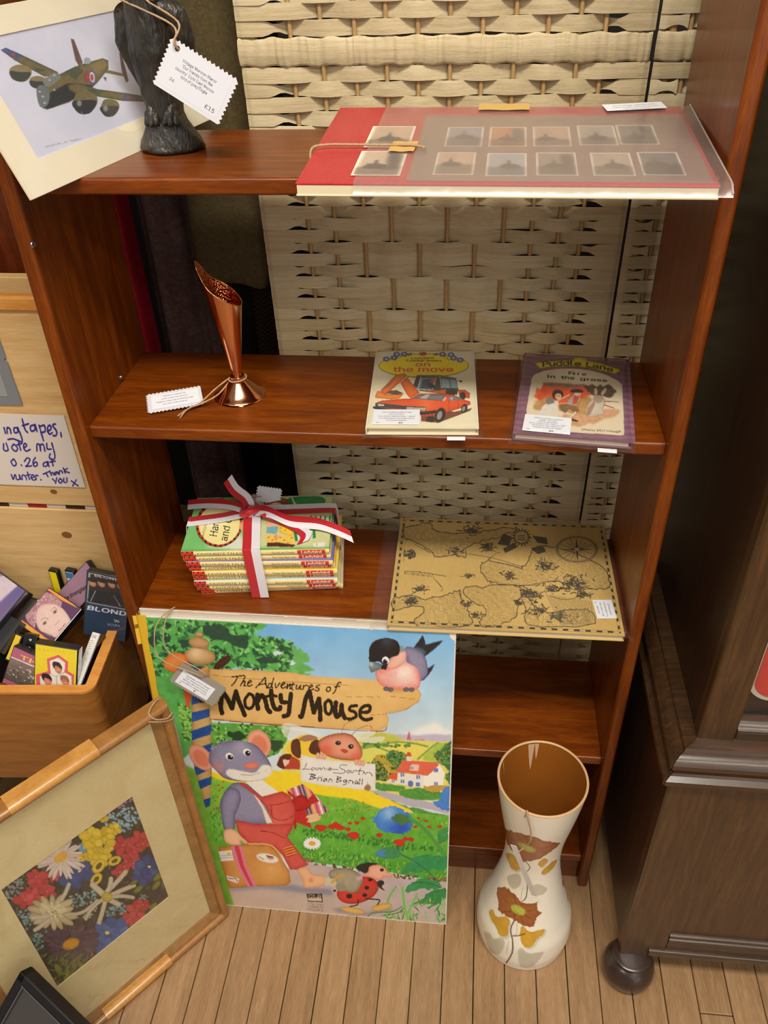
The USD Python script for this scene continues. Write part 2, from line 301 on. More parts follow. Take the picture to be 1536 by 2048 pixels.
# ================================================================ woven paper screen
paper = [grain(f'woven_paper_{i}', *c, stretch=(1.3, 5, 26), scale=13, rough=0.62, bump=0.35, fine=0.45, seed=20 + i * 2.3) for i, c in enumerate((
    ((176, 156, 116), (204, 186, 146), (220, 204, 168)), ((170, 150, 110), (198, 180, 140), (214, 198, 160)), ((182, 164, 124), (210, 194, 156), (224, 210, 176))))]
stick_mat = grain('screen_stick', (160, 124, 76), (184, 148, 96), (200, 166, 114), stretch=(9, 9, 1), scale=20, rough=0.6, seed=2.2)
SY = lambda z: 0.245 + 0.068 * (1.12 - z)
XS = [0.206, 0.238, 0.2725, 0.3045, 0.337, 0.3695, 0.402, 0.4345, 0.4665, 0.4975, 0.5225]
PITCH = 0.01447
def screen_panel(name, label, x0, x1, xs, seed, group):
    t = Thing(name, label, 'folding screen', group)
    r = np.random.default_rng(seed); n = len(xs)
    for x in xs:
        t.part('stick', tube([(x, SY(z), z) for z in (0.03, 0.7, 1.40)], 0.0023, 8), stick_mat, smooth=60)
    for x in (x0 + 0.013, x1 - 0.013):
        t.part('edge_post', tube([(x, SY(z) + 0.003, z) for z in (0.0, 0.7, 1.42)], 0.0055, 10), stick_mat, smooth=60)
    zt = 0.796 + 0.0005; rows = []
    z = zt
    k = 0
    while z < 1.36: rows.append((k, z)); z += PITCH; k += 1
    z = zt - PITCH; k = -1
    while z > 0.08: rows.append((k, z)); z -= PITCH; k -= 1
    for k, z in rows:
        zc = z + PITCH / 2
        if 1.1155 < zc < 1.1425: continue
        A = 0.0040; sg_ = []
        for i in range(n):
            par = (i + k) % 2
            if 0 <= k < 12 and 2 <= i <= 7 and n > 8: par = (i + k // 3) % 2
            sg_.append(1 if par else -1)
        kx = [x0 - 0.001, x0 + 0.006, x0 + 0.026] + list(xs) + [x1 - 0.026, x1 - 0.006, x1 + 0.001]
        ks = [0.6, 1.15, 1.0] + [v * (1.0 if v > 0 else 0.9) for v in sg_] + [1.0, 1.15, 0.6]
        X = np.unique(np.concatenate([np.linspace(a, b, 6) for a, b in zip(kx[:-1], kx[1:])])); Yo = []
        for x in X:
            j = min(max(np.searchsorted(kx, x) - 1, 0), len(kx) - 2); u = (x - kx[j]) / (kx[j + 1] - kx[j]); u = u * u * (3 - 2 * u); Yo.append(ks[j] * (1 - u) + ks[j + 1] * u)
        Yo = np.array(Yo); ph = r.uniform(0, 6.28, 4)
        hw = PITCH * 0.52 * (1 + 0.03 * np.sin(X * 60 + ph[0]) + 0.03 * np.minimum(Yo, 0)) * (1 - (0.48 if sg_[0] < 0 else 0) * np.exp(-((X - (xs[0] - 0.014)) / 0.0085) ** 4) - (0.55 if sg_[-1] < 0 else 0) * np.exp(-((X - (xs[-1] + 0.009)) / 0.0085) ** 4)) ; zc_ = zc + 0.0005 * np.sin(X * 25 + ph[1]) + r.normal(0, 0.0002)
        tilt = 0.0006 * np.sin(X * 40 + ph[2])
        yb = np.array([SY(zc)] * len(X)) - Yo * A
        th_ = 0.0005
        P = np.stack([np.stack([X, yb - tilt, zc_ + hw], -1), np.stack([X, yb - 0.0006 * np.maximum(Yo, 0), zc_], -1), np.stack([X, yb + tilt, zc_ - hw], -1)], 1)
        t.part('woven_strip', sheet(P, th_), paper[int(r.integers(3))], smooth=50)
    # the pleated band: one broad strip folded tight around the sticks
    X = np.linspace(x0, x1, 300); zz = np.array([1.1155, 1.118, 1.129, 1.140, 1.1425]); yo = np.array([0.002, 0.005, 0.0065, 0.005, 0.002])
    ridge = 0.0006 * np.sin(X * 700 + 2 * np.sin(X * 90)) + 0.0006 * np.sin(X * 260)
    P = np.stack([np.stack([X + 0.002 * (b / 0.0065) * np.sin(X * 150), np.array([SY(a)] * 300) - b - ridge, np.full(300, a) + 0.0009 * np.sin(X * 210)], -1) for a, b in zip(zz, yo)], 1)
    t.part('pleated_band', sheet(P[:, ::-1], 0.0006), paper[0], 'band of tight upright pleats across the weave', smooth=60)
screen_panel('woven_screen', 'folding screen leaf of woven cream paper on thin sticks, standing behind the bookcase', 0.152, 0.5692, XS, 3, None)
screen_panel('woven_screen', 'next woven cream screen leaf past the dark hinge gap, mostly hidden by the bookcase side', 0.5742, 0.93, [0.604 + 0.033 * i for i in range(9)], 4, None)

# ================================================================ clothes hanging behind
def cloth_mat(name, a, b, c, **k): return grain(name, a, b, c, rough=0.95, spec=0.1, **{'scale': 160, 'bump': 0.4, **k})
def garment(cx, cy, rx, ry, z0, z1, folds, seed, amp=0.25, flare=0.0, n=96, slant=0.0):
    r = np.random.default_rng(seed); th = np.arange(n) * 2 * np.pi / n; zs = np.linspace(z1, z0, 40); ph = r.uniform(0, 6.28, 4); P = []
    for k, z in enumerate(zs):
        t = k / 39; f = 1 + amp * (0.5 * np.sin(folds * th + ph[0] + 0.8 * t) + 0.35 * np.sin((folds * 2 + 1) * th + ph[1] - t) + 0.2 * np.sin(3 * th + ph[2] + 3 * t)) * (0.4 + 0.6 * t)
        ex = np.sign(np.cos(th)) * np.abs(np.cos(th)) ** 0.7; ey = np.sign(np.sin(th)) * np.abs(np.sin(th)) ** 0.7
        s = 1 + flare * t; zz = z + 0.004 * np.sin(5 * th + ph[3]) * (t > 0.98)
        P.append(np.stack([cx + slant * t + rx * s * ex * (1 + (f - 1) * 0.15), cy + ry * ey * f, zz], -1))
    P = np.array(P); v = P.reshape(-1, 3); i, j = np.meshgrid(np.arange(39), np.arange(n), indexing='ij'); a = i * n + j; b = i * n + (j + 1) % n
    q = np.stack([a, a + n, b + n, b], -1).reshape(-1, 4); f = np.vstack([q[:, [0, 1, 2]], q[:, [0, 2, 3]]])
    v = np.vstack([v, P[0].mean(0), P[-1].mean(0)]); m = len(v); j = np.arange(n)
    f = np.vstack([f, np.stack([j, (j + 1) % n, np.full(n, m - 2)], -1), np.stack([39 * n + (j + 1) % n, 39 * n + j, np.full(n, m - 1)], -1)])
    t = trimesh.Trimesh(v, f, process=False); t.fix_normals(); return t
ZT = 1.5
single('red_garment', garment(-0.052, 0.282, 0.024, 0.03, 0.70, ZT, 3, 1, slant=0.008), cloth_mat('red_cloth', (104, 8, 24), (124, 12, 30), (138, 20, 38)), 'crimson red garment hanging behind the bookcase beside its upright', 'garment', smooth=60)
single('plum_coat', garment(0.012, 0.335, 0.040, 0.028, 0.33, ZT, 4, 2, amp=0.40), cloth_mat('plum_cloth', (50, 36, 32), (68, 50, 46), (84, 66, 60)), 'dull plum brown coat with soft upright folds, behind the copper vase', 'coat', smooth=60)
single('tweed_coat', garment(0.1015, 0.296, 0.0525, 0.022, 0.863, ZT, 2, 3, amp=0.12), cloth_mat('olive_tweed', (58, 49, 30), (82, 71, 46), (104, 92, 62), scale=240, fine=0.6), 'olive brown tweed coat with a straight hem, left of the woven screen', 'coat', smooth=60)
hb = usdkit.material(stage, L + 'herringbone_cloth', {'g': ('geometry', {}), 'm': ('mapping', {'scale': (1, 1, 1), 'rotation': (0, 0, 0)}), 'sx': ('separate_xyz', {}), 'px': ('math', {'math_type': 'pingpong', 'value2': 0.008}), 'ad': ('math', {'math_type': 'add'}), 'ml': ('math', {'math_type': 'multiply', 'value2': 900.0}), 'sn': ('math', {'math_type': 'sine'}), 'mr': ('map_range', {'from_min': -1.0, 'from_max': 1.0}), 'r': ('rgb_ramp', {'ramp': [(0.3, S(26, 20, 15)), (0.7, S(48, 38, 28))]}), 'p': ('principled_bsdf', {'roughness': 0.95, 'specular_ior_level': 0.1})},
    [('g.position', 'sx.vector'), ('sx.x', 'px.value1'), ('px.value', 'ad.value1'), ('sx.z', 'ad.value2'), ('ad.value', 'ml.value1'), ('ml.value', 'sn.value1'), ('sn.value', 'mr.value'), ('mr.result', 'r.fac'), ('r.color', 'p.base_color')], surface='p.BSDF')
single('herringbone_trousers', garment(0.134, 0.352, 0.034, 0.018, 0.30, ZT - 0.05, 2, 4, amp=0.2), hb, 'dark herringbone trousers hanging below the tweed hem', 'trousers', smooth=60)
single('black_garment', garment(0.074, 0.395, 0.04, 0.02, 0.32, ZT, 3, 5, amp=0.3), cloth_mat('black_cloth', (20, 16, 16), (28, 23, 22), (36, 30, 28)), 'black garment hanging between the plum coat and the herringbone trousers', 'garment', smooth=60)
rail = tube([(-1.2, 0.33, ZT + 0.013), (0.6, 0.33, ZT + 0.013)], 0.012, 16)
t = Thing('clothes_rail', 'steel rail that the coats hang from behind the bookcase', 'clothes rail')
t.part('rail_bar', rail, steel, smooth=60)
for x in (-1.15, 0.55): t.part('bracket', tube([(x, 0.33, ZT + 0.013), (x, 0.949, ZT + 0.013)], 0.010, 12), steel, smooth=60)

# ================================================================ dark oak cabinet on the right
cb = Thing('oak_cabinet', 'dark brown oak cabinet on bun feet, with a glazed upper part and moulded waist', 'cabinet')
CX, CY, CR, CD = 0.641, -0.130, 1.25, 0.195
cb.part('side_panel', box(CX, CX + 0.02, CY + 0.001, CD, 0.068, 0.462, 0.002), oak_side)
cb.part('corner_stile', box(CX - 0.0005, 0.700, CY, CY + 0.022, 0.060, 0.462, 0.0025), oak_dark)
cb.part('bottom_rail', box(0.700, CR, CY + 0.001, CY + 0.02, 0.084, 0.115, 0.001), oak_dark_x)
cb.part('front_panel', box(0.700, CR, CY + 0.003, CY + 0.02, 0.115, 0.462), oak_dark)
def moulding(profile, x0, x1, flip=False):
    m = prism(sg.Polygon(profile).buffer(0), x1 - x0); m.vertices = np.stack([m.vertices[:, 2] + x0, m.vertices[:, 0], m.vertices[:, 1]], -1); m.fix_normals(); return m
def arc(cx, cz, r, a0, a1, n=8): return [(cx + r * math.cos(a), cz + r * math.sin(a)) for a in np.radians(np.linspace(a0, a1, n))]
cb.part('panel_moulding', moulding([(CY + 0.008, 0.112), (CY - 0.003, 0.112)] + arc(CY - 0.001, 0.1145, 0.0025, 200, 110, 5) + [(CY + 0.000, 0.1175)] + arc(CY + 0.002, 0.121, 0.004, 230, 90, 6) + [(CY + 0.008, 0.126)], 0.699, CR), oak_dark_x, smooth=40)
cb.part('base_moulding', moulding([(CY + 0.02, 0.068), (CY - 0.002, 0.068), (CY - 0.004, 0.072), (CY - 0.004, 0.080)] + arc(CY - 0.001, 0.081, 0.003, 170, 90, 5) + [(CY + 0.02, 0.085)], 0.6775, CR), oak_dark_x, smooth=40)
prof = [(-0.004, 0.456), (0.006, 0.458), (0.0085, 0.461), (0.0085, 0.466), (0.003, 0.469), (0.0005, 0.473), (0.001, 0.478), (0.0035, 0.483), (0.0035, 0.488), (0.000, 0.493), (-0.005, 0.496), (-0.009, 0.497), (-0.010, 0.500), (-0.030, 0.502)]
prof = [(o, z + 0.005) for o, z in prof]; Pm = []
for o, z in prof: Pm.append([(CX - o, CD, z), (CX - o, CY - o, z)])
m1 = sheet(np.array(Pm), -0.002); m2 = sheet(np.array([[(CX - o, CY - o, z), (CR, CY - o, z)] for o, z in prof]), -0.002)
cb.part('waist_moulding', m1, oak_dark_x, smooth=25); cb.part('waist_moulding', m2, oak_dark_x, 'moulded ledge round the cabinet waist', smooth=25)
UX, UY = 0.6655, -0.106
cb.part('waist_board', box(CX + 0.004, CR, CY + 0.004, CD, 0.462, 0.4985), oak_dark_x)
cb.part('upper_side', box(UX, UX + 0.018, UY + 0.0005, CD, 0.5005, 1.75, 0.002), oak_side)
cb.part('upper_stile', box(UX - 0.0005, 0.705, UY - 0.001, UY + 0.02, 0.5005, 1.75, 0.003), oak_dark)
cb.part('upper_rail', box(0.705, CR, UY, UY + 0.02, 0.5005, 0.522, 0.002), oak_dark_x)
cb.part('glazing_bead', moulding([(UY + 0.016, 0.522), (UY + 0.001, 0.522), (UY - 0.001, 0.5245), (UY + 0.003, 0.527), (UY + 0.006, 0.531), (UY + 0.010, 0.533), (UY + 0.016, 0.533)], 0.705, CR), oak_dark_x, smooth=30)
pane_mat = film('cabinet_glass', 0.1, 0.03, haze=0.0)
cb.part('glass_pane', box(0.705, CR, UY + 0.012, UY + 0.015, 0.53, 1.72), pane_mat, 'glass pane of the upper door')
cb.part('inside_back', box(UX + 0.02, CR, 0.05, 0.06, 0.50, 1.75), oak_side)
for x in (0.6625, 1.2):
    pr = [(0, 0.0), (0.020, 0.0), (0.0275, 0.005), (0.0325, 0.015), (0.0335, 0.026), (0.0315, 0.037), (0.026, 0.046), (0.0215, 0.050), (0.0205, 0.053), (0.0235, 0.057), (0.0225, 0.062), (0, 0.064)]
    m = lathe(spline(pr, 4), 48); m.vertices *= (1.07, 1.07, 1.0); m.apply_translation((x - 0.004, -0.1265, 0)); cb.part('bun_foot', m, plain('bun_foot_stain_%d' % (x * 10), (52, 36, 28), 0.3, coat_weight=0.3), 'turned dark bun foot', smooth=50)
t = Thing('red_card', 'red card with a rounded cream edge behind the cabinet glass', 'card')
c = sg.box(0.712, 0.545, 0.86, 0.85).buffer(-0.03).buffer(0.03, 8)
def upright(poly, y0, y1):
    m = prism(poly, y1 - y0); m.vertices = np.stack([m.vertices[:, 0], y1 - m.vertices[:, 2], m.vertices[:, 1]], -1); m.fix_normals(); return m
t.part('border', upright(c, -0.080, -0.078), plain('cream_card', (222, 206, 190), 0.6)); t.part('panel', upright(c.buffer(-0.006), -0.0808, -0.0800), plain('red_ink', (214, 62, 54), 0.5))

# ================================================================ pine crate, its sign, the table, the wardrobe behind
t = Thing('low_table', 'dark low table under the box of tapes', 'table')
t.part('table_top', box(-0.75, -0.095, 0.012, 0.310, 0.212, 0.232, 0.003), black_void)
for x in (-0.72, -0.125):
    for y in (0.035, 0.285): t.part('leg', box(x - 0.016, x + 0.016, y - 0.016, y + 0.016, 0, 0.212, 0.002), black_void)
cr = Thing('pine_crate', 'pale pine crate of horizontal boards standing behind the tapes', 'crate')
for z0, z1 in ((0.597, 0.885), (0.300, 0.5890), (0.233, 0.2935)): cr.part('board', box(-0.70, -0.070, 0.150, 0.168, z0, z1, 0.0015), pine)
cr.part('top_rail', box(-0.71, -0.068, 0.1465, 0.160, 0.8800, 0.8985, 0.003), pine_orange, 'orange varnished rail along the top of the crate')
for x in (-0.70, -0.088): cr.part('end_post', box(x, x + 0.018, 0.168, 0.24, 0.233, 0.885, 0.001), pine)
cr.part('back_board', box(-0.70, -0.070, 0.240, 0.255, 0.233, 0.885, 0.001), pine)
knot = plain('pine_knot', (128, 84, 46), 0.55)
for x, z, r in ((-0.1535, 0.6200, 0.0035), (-0.155, 0.545, 0.0055)):
    e = affinity.translate(affinity.scale(sg.Point(0, 0).buffer(1, 12), r * 1.35, r), x, z); cr.part('knot', upright(e, 0.1494, 0.151), knot)
t = Thing('striped_cloth', 'red and white striped cloth caught in the gap between the crate boards', 'cloth')
for i in range(12):
    c = [(150, 26, 20), (205, 190, 175), (50, 24, 18), (205, 190, 175)][i % 4]; w = (0.022, 0.014, 0.026, 0.03)[i % 4]
    x = -0.42 + 0.0275 * i; t.part('stripe', box(x, x + 0.0275, 0.1525, 0.170, 0.5893, 0.5966, 0.001), plain(f'stripe_cloth_{i}', c, 0.9))
single('wardrobe', cat(box(-0.80, -0.115, 0.335, 0.36, 0.0, 1.45), box(-0.80, -0.150, 0.322, 0.336, 0.0, 1.44, 0.003)), grain('wardrobe_wood', (60, 20, 8), (92, 36, 12), (120, 52, 18), stretch=(8, 8, 1), scale=7, rough=0.35, coat=0.3, seed=12), 'dark reddish wardrobe standing behind the pine crate', 'wardrobe')

# ================================================================ box of tapes
BOXM = at(-0.0795, -0.0235, 0.233, 0.078)
bx = Thing('wooden_box', 'stained wooden box with rounded corners holding the cassettes', 'box', M=BOXM)
out = sg.box(-0.42, 0, 0, 0.168).buffer(-0.017).buffer(0.017, 10); inn = sg.box(-0.408, 0.012, -0.013, 0.156).buffer(-0.004).buffer(0.004, 6)
wall_ = out.difference(inn)
bx.part('walls', prism(wall_, 0.183), box_wood, smooth=35)
bx.part('rim', prism(out.buffer(0.0006).difference(inn.buffer(-0.0006)), 0.004, 0.1832), pine_orange, 'lighter worn top rim', smooth=35)
bx.part('bottom_board', prism(inn.buffer(0.001), 0.010, 0.062), box_wood)
# ================================================================ printed pictures (drawn in each sheet's own picture coordinates)
def K(ox, oy, s): return lambda *p: [(ox + x / s, oy + y / s) for x, y in (p[0] if len(p) == 1 and not np.isscalar(p[0][0]) else p)]
RED, GRN = (214, 64, 50), (70, 150, 60)

def cover_picture_book():
    """Country scene with a signboard, a bird, a mouse with a suitcase, a cottage, meadow and path."""
    A = Art([(269, 1227), (910, 1266), (890, 1854), (379, 1809)], 0.396, 0.5506, step=1.15)
    a, b, c, d, e, f = K(250, 1210, 4.518), K(580, 1230, 4.518), K(360, 1440, 5.486), K(560, 1440, 4.389), K(420, 1620, 5.486), K(600, 1620, 4.955)
    n1 = A.noise(60, 1)[..., None]; t = np.clip((A.Y - 1240) / 240, 0, 1)[..., None]
    A.C[:] = np.array((112, 176, 226)) * (1 - t) + np.array((214, 226, 228)) * t + (n1 - .5) * 46
    # clouds, far hills, spire
    for x, y, rx, ry in ((860, 1463, 28, 10), (842, 1468, 22, 9), (885, 1470, 22, 9), (820, 1474, 26, 6), (868, 1455, 14, 8)): A.ell(x, y, rx, ry, (240, 238, 232), blur=4, mott=6)
    A.poly(d((940, 140), (1040, 128), (1200, 140), (1320, 128), (1500, 136), (1500, 220), (940, 220)), (196, 186, 206), blur=1.5, mott=6)
    A.poly(d((1106, 165), (1122, 110), (1130, 106), (1138, 165), (1146, 185), (1104, 185)), (206, 106, 116), blur=.8); A.poly(d((1170, 180), (1260, 176), (1265, 192), (1170, 192)), (214, 116, 124), blur=1)
    # fields
    A.poly(d((560, 130), (800, 118), (960, 130), (1080, 180), (1510, 200), (1510, 720), (0, 720), (0, 190), (300, 160)), (226, 216, 110), mott=10, blur=1.2)
    A.poly(d((780, 118), (880, 112), (1000, 140), (1090, 182), (900, 205), (690, 210), (690, 150)), (196, 196, 84), blur=1.5, mott=8)
    A.poly(d((690, 262), (800, 250), (940, 280), (960, 330), (700, 370)), (222, 218, 108), blur=1)
    A.poly(d((920, 258), (1080, 212), (1300, 250), (1250, 330), (1130, 350), (980, 290)), (234, 216, 100), blur=1, mott=8)
    A.poly(d((1250, 330), (1380, 210), (1510, 205), (1510, 420), (1250, 360)), (172, 196, 76), blur=1, mott=10)
    for p in ([(700, 240), (800, 222), (900, 216), (1000, 200), (1140, 206), (1290, 240)], [(1200, 352), (1260, 300), (1330, 240), (1380, 205)], [(690, 262), (740, 250), (830, 238), (940, 280)]): A.line(d(p), 2.6, (92, 140, 62), blur=1)
    r = np.random.default_rng(2)
    for k in range(26): x, y = d((720 + 420 * r.random(), 205 + 40 * r.random()))[0]; A.ell(x, y, 2 + 3 * r.random(), 1.6 + 1.6 * r.random(), ((66, 118, 58), (96, 146, 62))[k % 2], blur=.6)
    # trees round the cottage
    for reg, col, seed in (([(800, 360), (830, 320), (920, 310), (1000, 330), (1030, 420), (1010, 480), (860, 520), (820, 460)], (196, 160, 62), 3), ([(930, 300), (1010, 265), (1080, 300), (1110, 360), (1030, 450), (960, 380)], (70, 122, 64), 4), ([(1340, 310), (1410, 260), (1470, 210), (1510, 215), (1510, 560), (1440, 520), (1460, 440), (1380, 380)], (64, 118, 66), 5), ([(760, 380), (860, 370), (930, 460), (930, 540), (830, 525), (825, 400)], (72, 92, 50), 6)):
        A.poly(A.jag(d(reg), 1.6, 5, seed), col, mott=26, msc=5, blur=.7); A.blades(d(reg), 60, 7, 4, [(42, 76, 44), (110, 150, 70), (150, 150, 64)], 30, 70, seed)
    # cottage
    A.poly(d((1018, 470), (1256, 492), (1244, 606), (1016, 566)), (236, 228, 214)); A.poly(d((1256, 492), (1380, 385), (1438, 470), (1420, 590), (1244, 606)), (246, 240, 226))
    A.poly(d((926, 515), (985, 470), (1022, 475), (1020, 540)), (222, 92, 62)); A.poly(d((930, 530), (1016, 545), (1014, 575), (932, 555)), (232, 222, 206))
    A.poly(d((1005, 462), (1070, 358), (1210, 370), (1370, 380), (1448, 470), (1390, 400), (1290, 498)), (226, 104, 78), mott=12)
    A.poly(d((1135, 410), (1150, 395), (1215, 402), (1205, 455), (1130, 448)), (240, 200, 170)); A.poly(d((1098, 322), (1146, 326), (1142, 368), (1104, 364)), (232, 214, 204)); A.poly(d((1110, 290), (1136, 290), (1146, 326), (1098, 322)), (206, 84, 60))
    for x, y, w, h in ((1066, 488, 30, 32), (1206, 508, 32, 34), (1066, 545, 30, 32), (1202, 574, 36, 36), (1362, 448, 36, 36), (1362, 570, 34, 34), (1150, 428, 22, 30), (985, 545, 24, 18)): A.poly(d((x - w / 2, y - h / 2), (x + w / 2, y - h / 2 + 2), (x + w / 2, y + h / 2), (x - w / 2, y + h / 2)), (110, 128, 184)); A.line(d((x, y - h / 2), (x, y + h / 2)), .7, (230, 226, 220))
    A.ell(*d((1138, 568))[0], 5.6, 6.5, (92, 116, 190))
    # yellow field, road, hedges
    A.poly(c((300, 560), (560, 640), (980, 550), (1300, 610), (1500, 760), (1536, 790), (1300, 1000), (330, 900)), (246, 212, 46), mott=10, blur=1)
    A.poly(d((0, 450), (180, 480), (600, 590), (860, 660), (1220, 830), (900, 800), (300, 700), (0, 700)), (248, 216, 44), mott=10, blur=1.2)
    A.poly(d((780, 630), (840, 622), (1130, 690), (1340, 740), (1510, 800), (1510, 850), (1330, 800), (1140, 770), (900, 690)), (186, 178, 192), mott=8, blur=1)
    for p, s in (([(830, 560), (930, 570), (1100, 600), (1000, 640), (840, 615)], 7), ([(1040, 640), (1200, 600), (1400, 640), (1430, 690), (1330, 720), (1100, 690)], 8), ([(820, 650), (900, 680), (1100, 760), (1240, 800), (1460, 850), (1480, 870), (1230, 840), (1000, 730)], 9)): A.poly(A.jag(d(p), 1.2, 5, s), (84, 150, 62), mott=24, msc=4, blur=.8)
    A.poly(A.jag(d(((1250, 600), (1330, 585), (1510, 590), (1500, 620), (1330, 640))), 1, 4, 2), (196, 156, 70), mott=20, msc=3)
    A.poly([(300, 1500), (430, 1560), (470, 1700), (480, 1830), (340, 1830)], (126, 176, 62), mott=20, msc=10, blur=2)
    # tree upper left
    A.poly(A.jag(a((40, 60), (300, 75), (700, 110), (1250, 160), (1150, 250), (1330, 290), (1440, 330), (1536, 400), (1536, 610), (740, 600), (600, 1300), (150, 1300)), 2.2, 8, 1), (92, 172, 84), mott=22, msc=10, blur=.8)
    A.poly(A.jag(b(((-20, 260), (60, 300), (150, 350), (170, 400), (110, 440), (200, 490), (100, 520), (170, 540), (-30, 540))), 2, 6, 5), (104, 176, 92), mott=20, msc=8, blur=.8)
    tr = a((90, 120), (560, 110), (1230, 170), (1180, 240), (1500, 330), (1536, 600), (800, 590), (560, 600), (250, 640), (160, 400))
    A.blades(tr, 150, 20, 9, [(58, 116, 66), (54, 106, 66)], 20, 60, 3, .5); A.blades(tr, 130, 13, 7, [(40, 84, 60), (44, 78, 56)], 10, 60, 4, .5); A.blades(tr, 130, 12, 6, [(120, 196, 104), (134, 204, 112)], 20, 50, 6, .5)
    for p, s in (([(680, 180), (780, 160), (900, 190), (960, 260), (1100, 280), (1080, 390), (960, 350), (880, 310), (760, 300)], 5), ([(170, 290), (240, 230), (270, 300), (230, 370)], 6), ([(330, 280), (380, 260), (400, 310), (350, 330)], 7), ([(470, 320), (540, 290), (560, 360), (500, 370)], 8), ([(1170, 490), (1280, 450), (1420, 500), (1280, 530)], 9), ([(820, 400), (900, 380), (880, 430)], 3), ([(310, 140), (400, 150), (360, 200)], 4)): A.poly(A.jag(a(p), 1.8, 5, s), (44, 76, 60), blur=.7, mott=8)
    for x, y in ((1380, 425), (1500, 520), (1350, 430)): A.poly(A.jag(a((x - 30, y), (x, y - 18), (x + 30, y + 6), (x, y + 18)), 1, 3, x), (206, 222, 232))
    # lower tree behind the mouse and left of the post
    for reg, s in ((c((320, 20), (1200, 70), (1150, 240), (1060, 370), (930, 420), (600, 300), (320, 330)), 11), (a((450, 880), (600, 930), (590, 1220), (520, 1220)), 12)):
        A.poly(reg, (96, 164, 70), mott=20, msc=8); A.blades(reg, 150, 9, 5, [(46, 92, 48), (58, 108, 52), (132, 190, 84), (148, 200, 92)], 20, 60, s, .4)
    A.poly(A.jag(c((490, 150), (620, 120), (700, 200), (560, 220)), 1.6, 4, 2), (40, 70, 44)); A.poly(A.jag(c((960, 240), (1150, 230), (1100, 280), (1010, 360)), 1.6, 4, 3), (44, 78, 46))
    # post with blue bands
    post = sg.Polygon(a((578, 540), (745, 548), (750, 800), (756, 1100), (756, 1240), (580, 1240)) + []).union(sg.Polygon(c((100, -10), (320, -10), (320, 950), (250, 970), (120, 500))))
    A.geom(post, (206, 168, 106), mott=10, edge=((150, 108, 60), 4))
    for k, (y0, h) in enumerate(((650, 80), (800, 78), (945, 90), (1110, 90))): A.geom(sg.Polygon(a((570, y0 + 22), (750, y0 - 16), (752, y0 - 16 + h * .82), (570, y0 + 22 + h))).intersection(post), (44, 84, 152), mott=10, blur=.5)
    for y0 in (120, 330, 530, 700, 930): A.geom(sg.Polygon(c((90, y0), (322, y0 - 80), (322, y0 + 6), (90, y0 + 110))).intersection(post), (36, 78, 148), mott=10, blur=.5)
    A.poly(a((580, 545), (650, 540), (700, 560), (700, 580), (585, 585)), (40, 66, 120)); 
    # stones on the post
    A.ell(*a((655, 452))[0], 32, 18, (206, 166, 116), rot=6, edge=((150, 104, 62), 5), light=(388, 1303, 14, (228, 196, 150)), mott=8); A.ell(*a((648, 328))[0], 21, 12, (200, 158, 108), rot=12, edge=((146, 100, 62), 4), mott=8); A.ell(*a((650, 250))[0], 8, 5, (204, 166, 118), rot=15, edge=((140, 96, 60), 2))
    A.ell(*a((860, 512))[0], 21, 8, (84, 44, 36), rot=-38, edge=((50, 26, 24), 2))
    # small red-orange creature behind the post: only its cap and scarf shapes
    A.poly(a((325, 500), (400, 420), (520, 440), (540, 560), (430, 600), (340, 560)), (240, 150, 74), smooth=True, edge=((214, 92, 40), 5), mott=8); A.poly(a((440, 600), (580, 560), (590, 640), (575, 800), (560, 930), (530, 900), (490, 690)), (226, 86, 52), blur=.8, mott=8)
    A.line(a((470, 640), (560, 640), (640, 590), (720, 560)), 5, (236, 166, 80)); A.ell(*a((710, 830))[0], 16, 8, (92, 50, 44), rot=-30); A.line(a((580, 800), (620, 760), (660, 810)), 4, (222, 84, 54))
    # signboard
    board = a((742, 570), (1000, 575), (1536, 605))[:3] + b((60, 528), (300, 560), (600, 580), (780, 592), (1000, 650), (1140, 656), (1180, 720), (1160, 780), (1050, 860), (860, 895), (885, 940), (870, 1010), (800, 1050), (420, 1030), (0, 1010)) + a((1500, 1090), (1100, 1060), (745, 1025))
    A.poly(board, (226, 182, 112), mott=9, msc=14, edge=((196, 140, 76), 2.5, .8), light=[(700, 1340, 90, (232, 190, 120))])
    A.poly(b((790, 596), (960, 655), (1130, 662), (1010, 700), (880, 690)), (196, 138, 76), blur=2.5, alpha=.6)
    for p in (a([(745, 620), (1000, 650), (1500, 690)]), a([(745, 760), (900, 770)]), a([(745, 890), (860, 900)]), b([(0, 600), (300, 620), (700, 650)]), b([(700, 905), (830, 900), (1000, 870), (1150, 790)]), b([(900, 735), (1160, 770)]), b([(500, 740), (800, 742)])): A.line(p, .8, (166, 110, 56), alpha=.8)
    A.line(a((745, 1025), (1100, 1062), (1500, 1092)) + b((420, 1034), (800, 1055), (868, 1018)), 2, (150, 86, 50))
    # lettering on the board: brush strokes
    INK = (40, 32, 22)
    def brush(pts, w, o=a, col=INK): A.line(o(pts), w, col, blur=.45, smooth=len(pts) > 2)
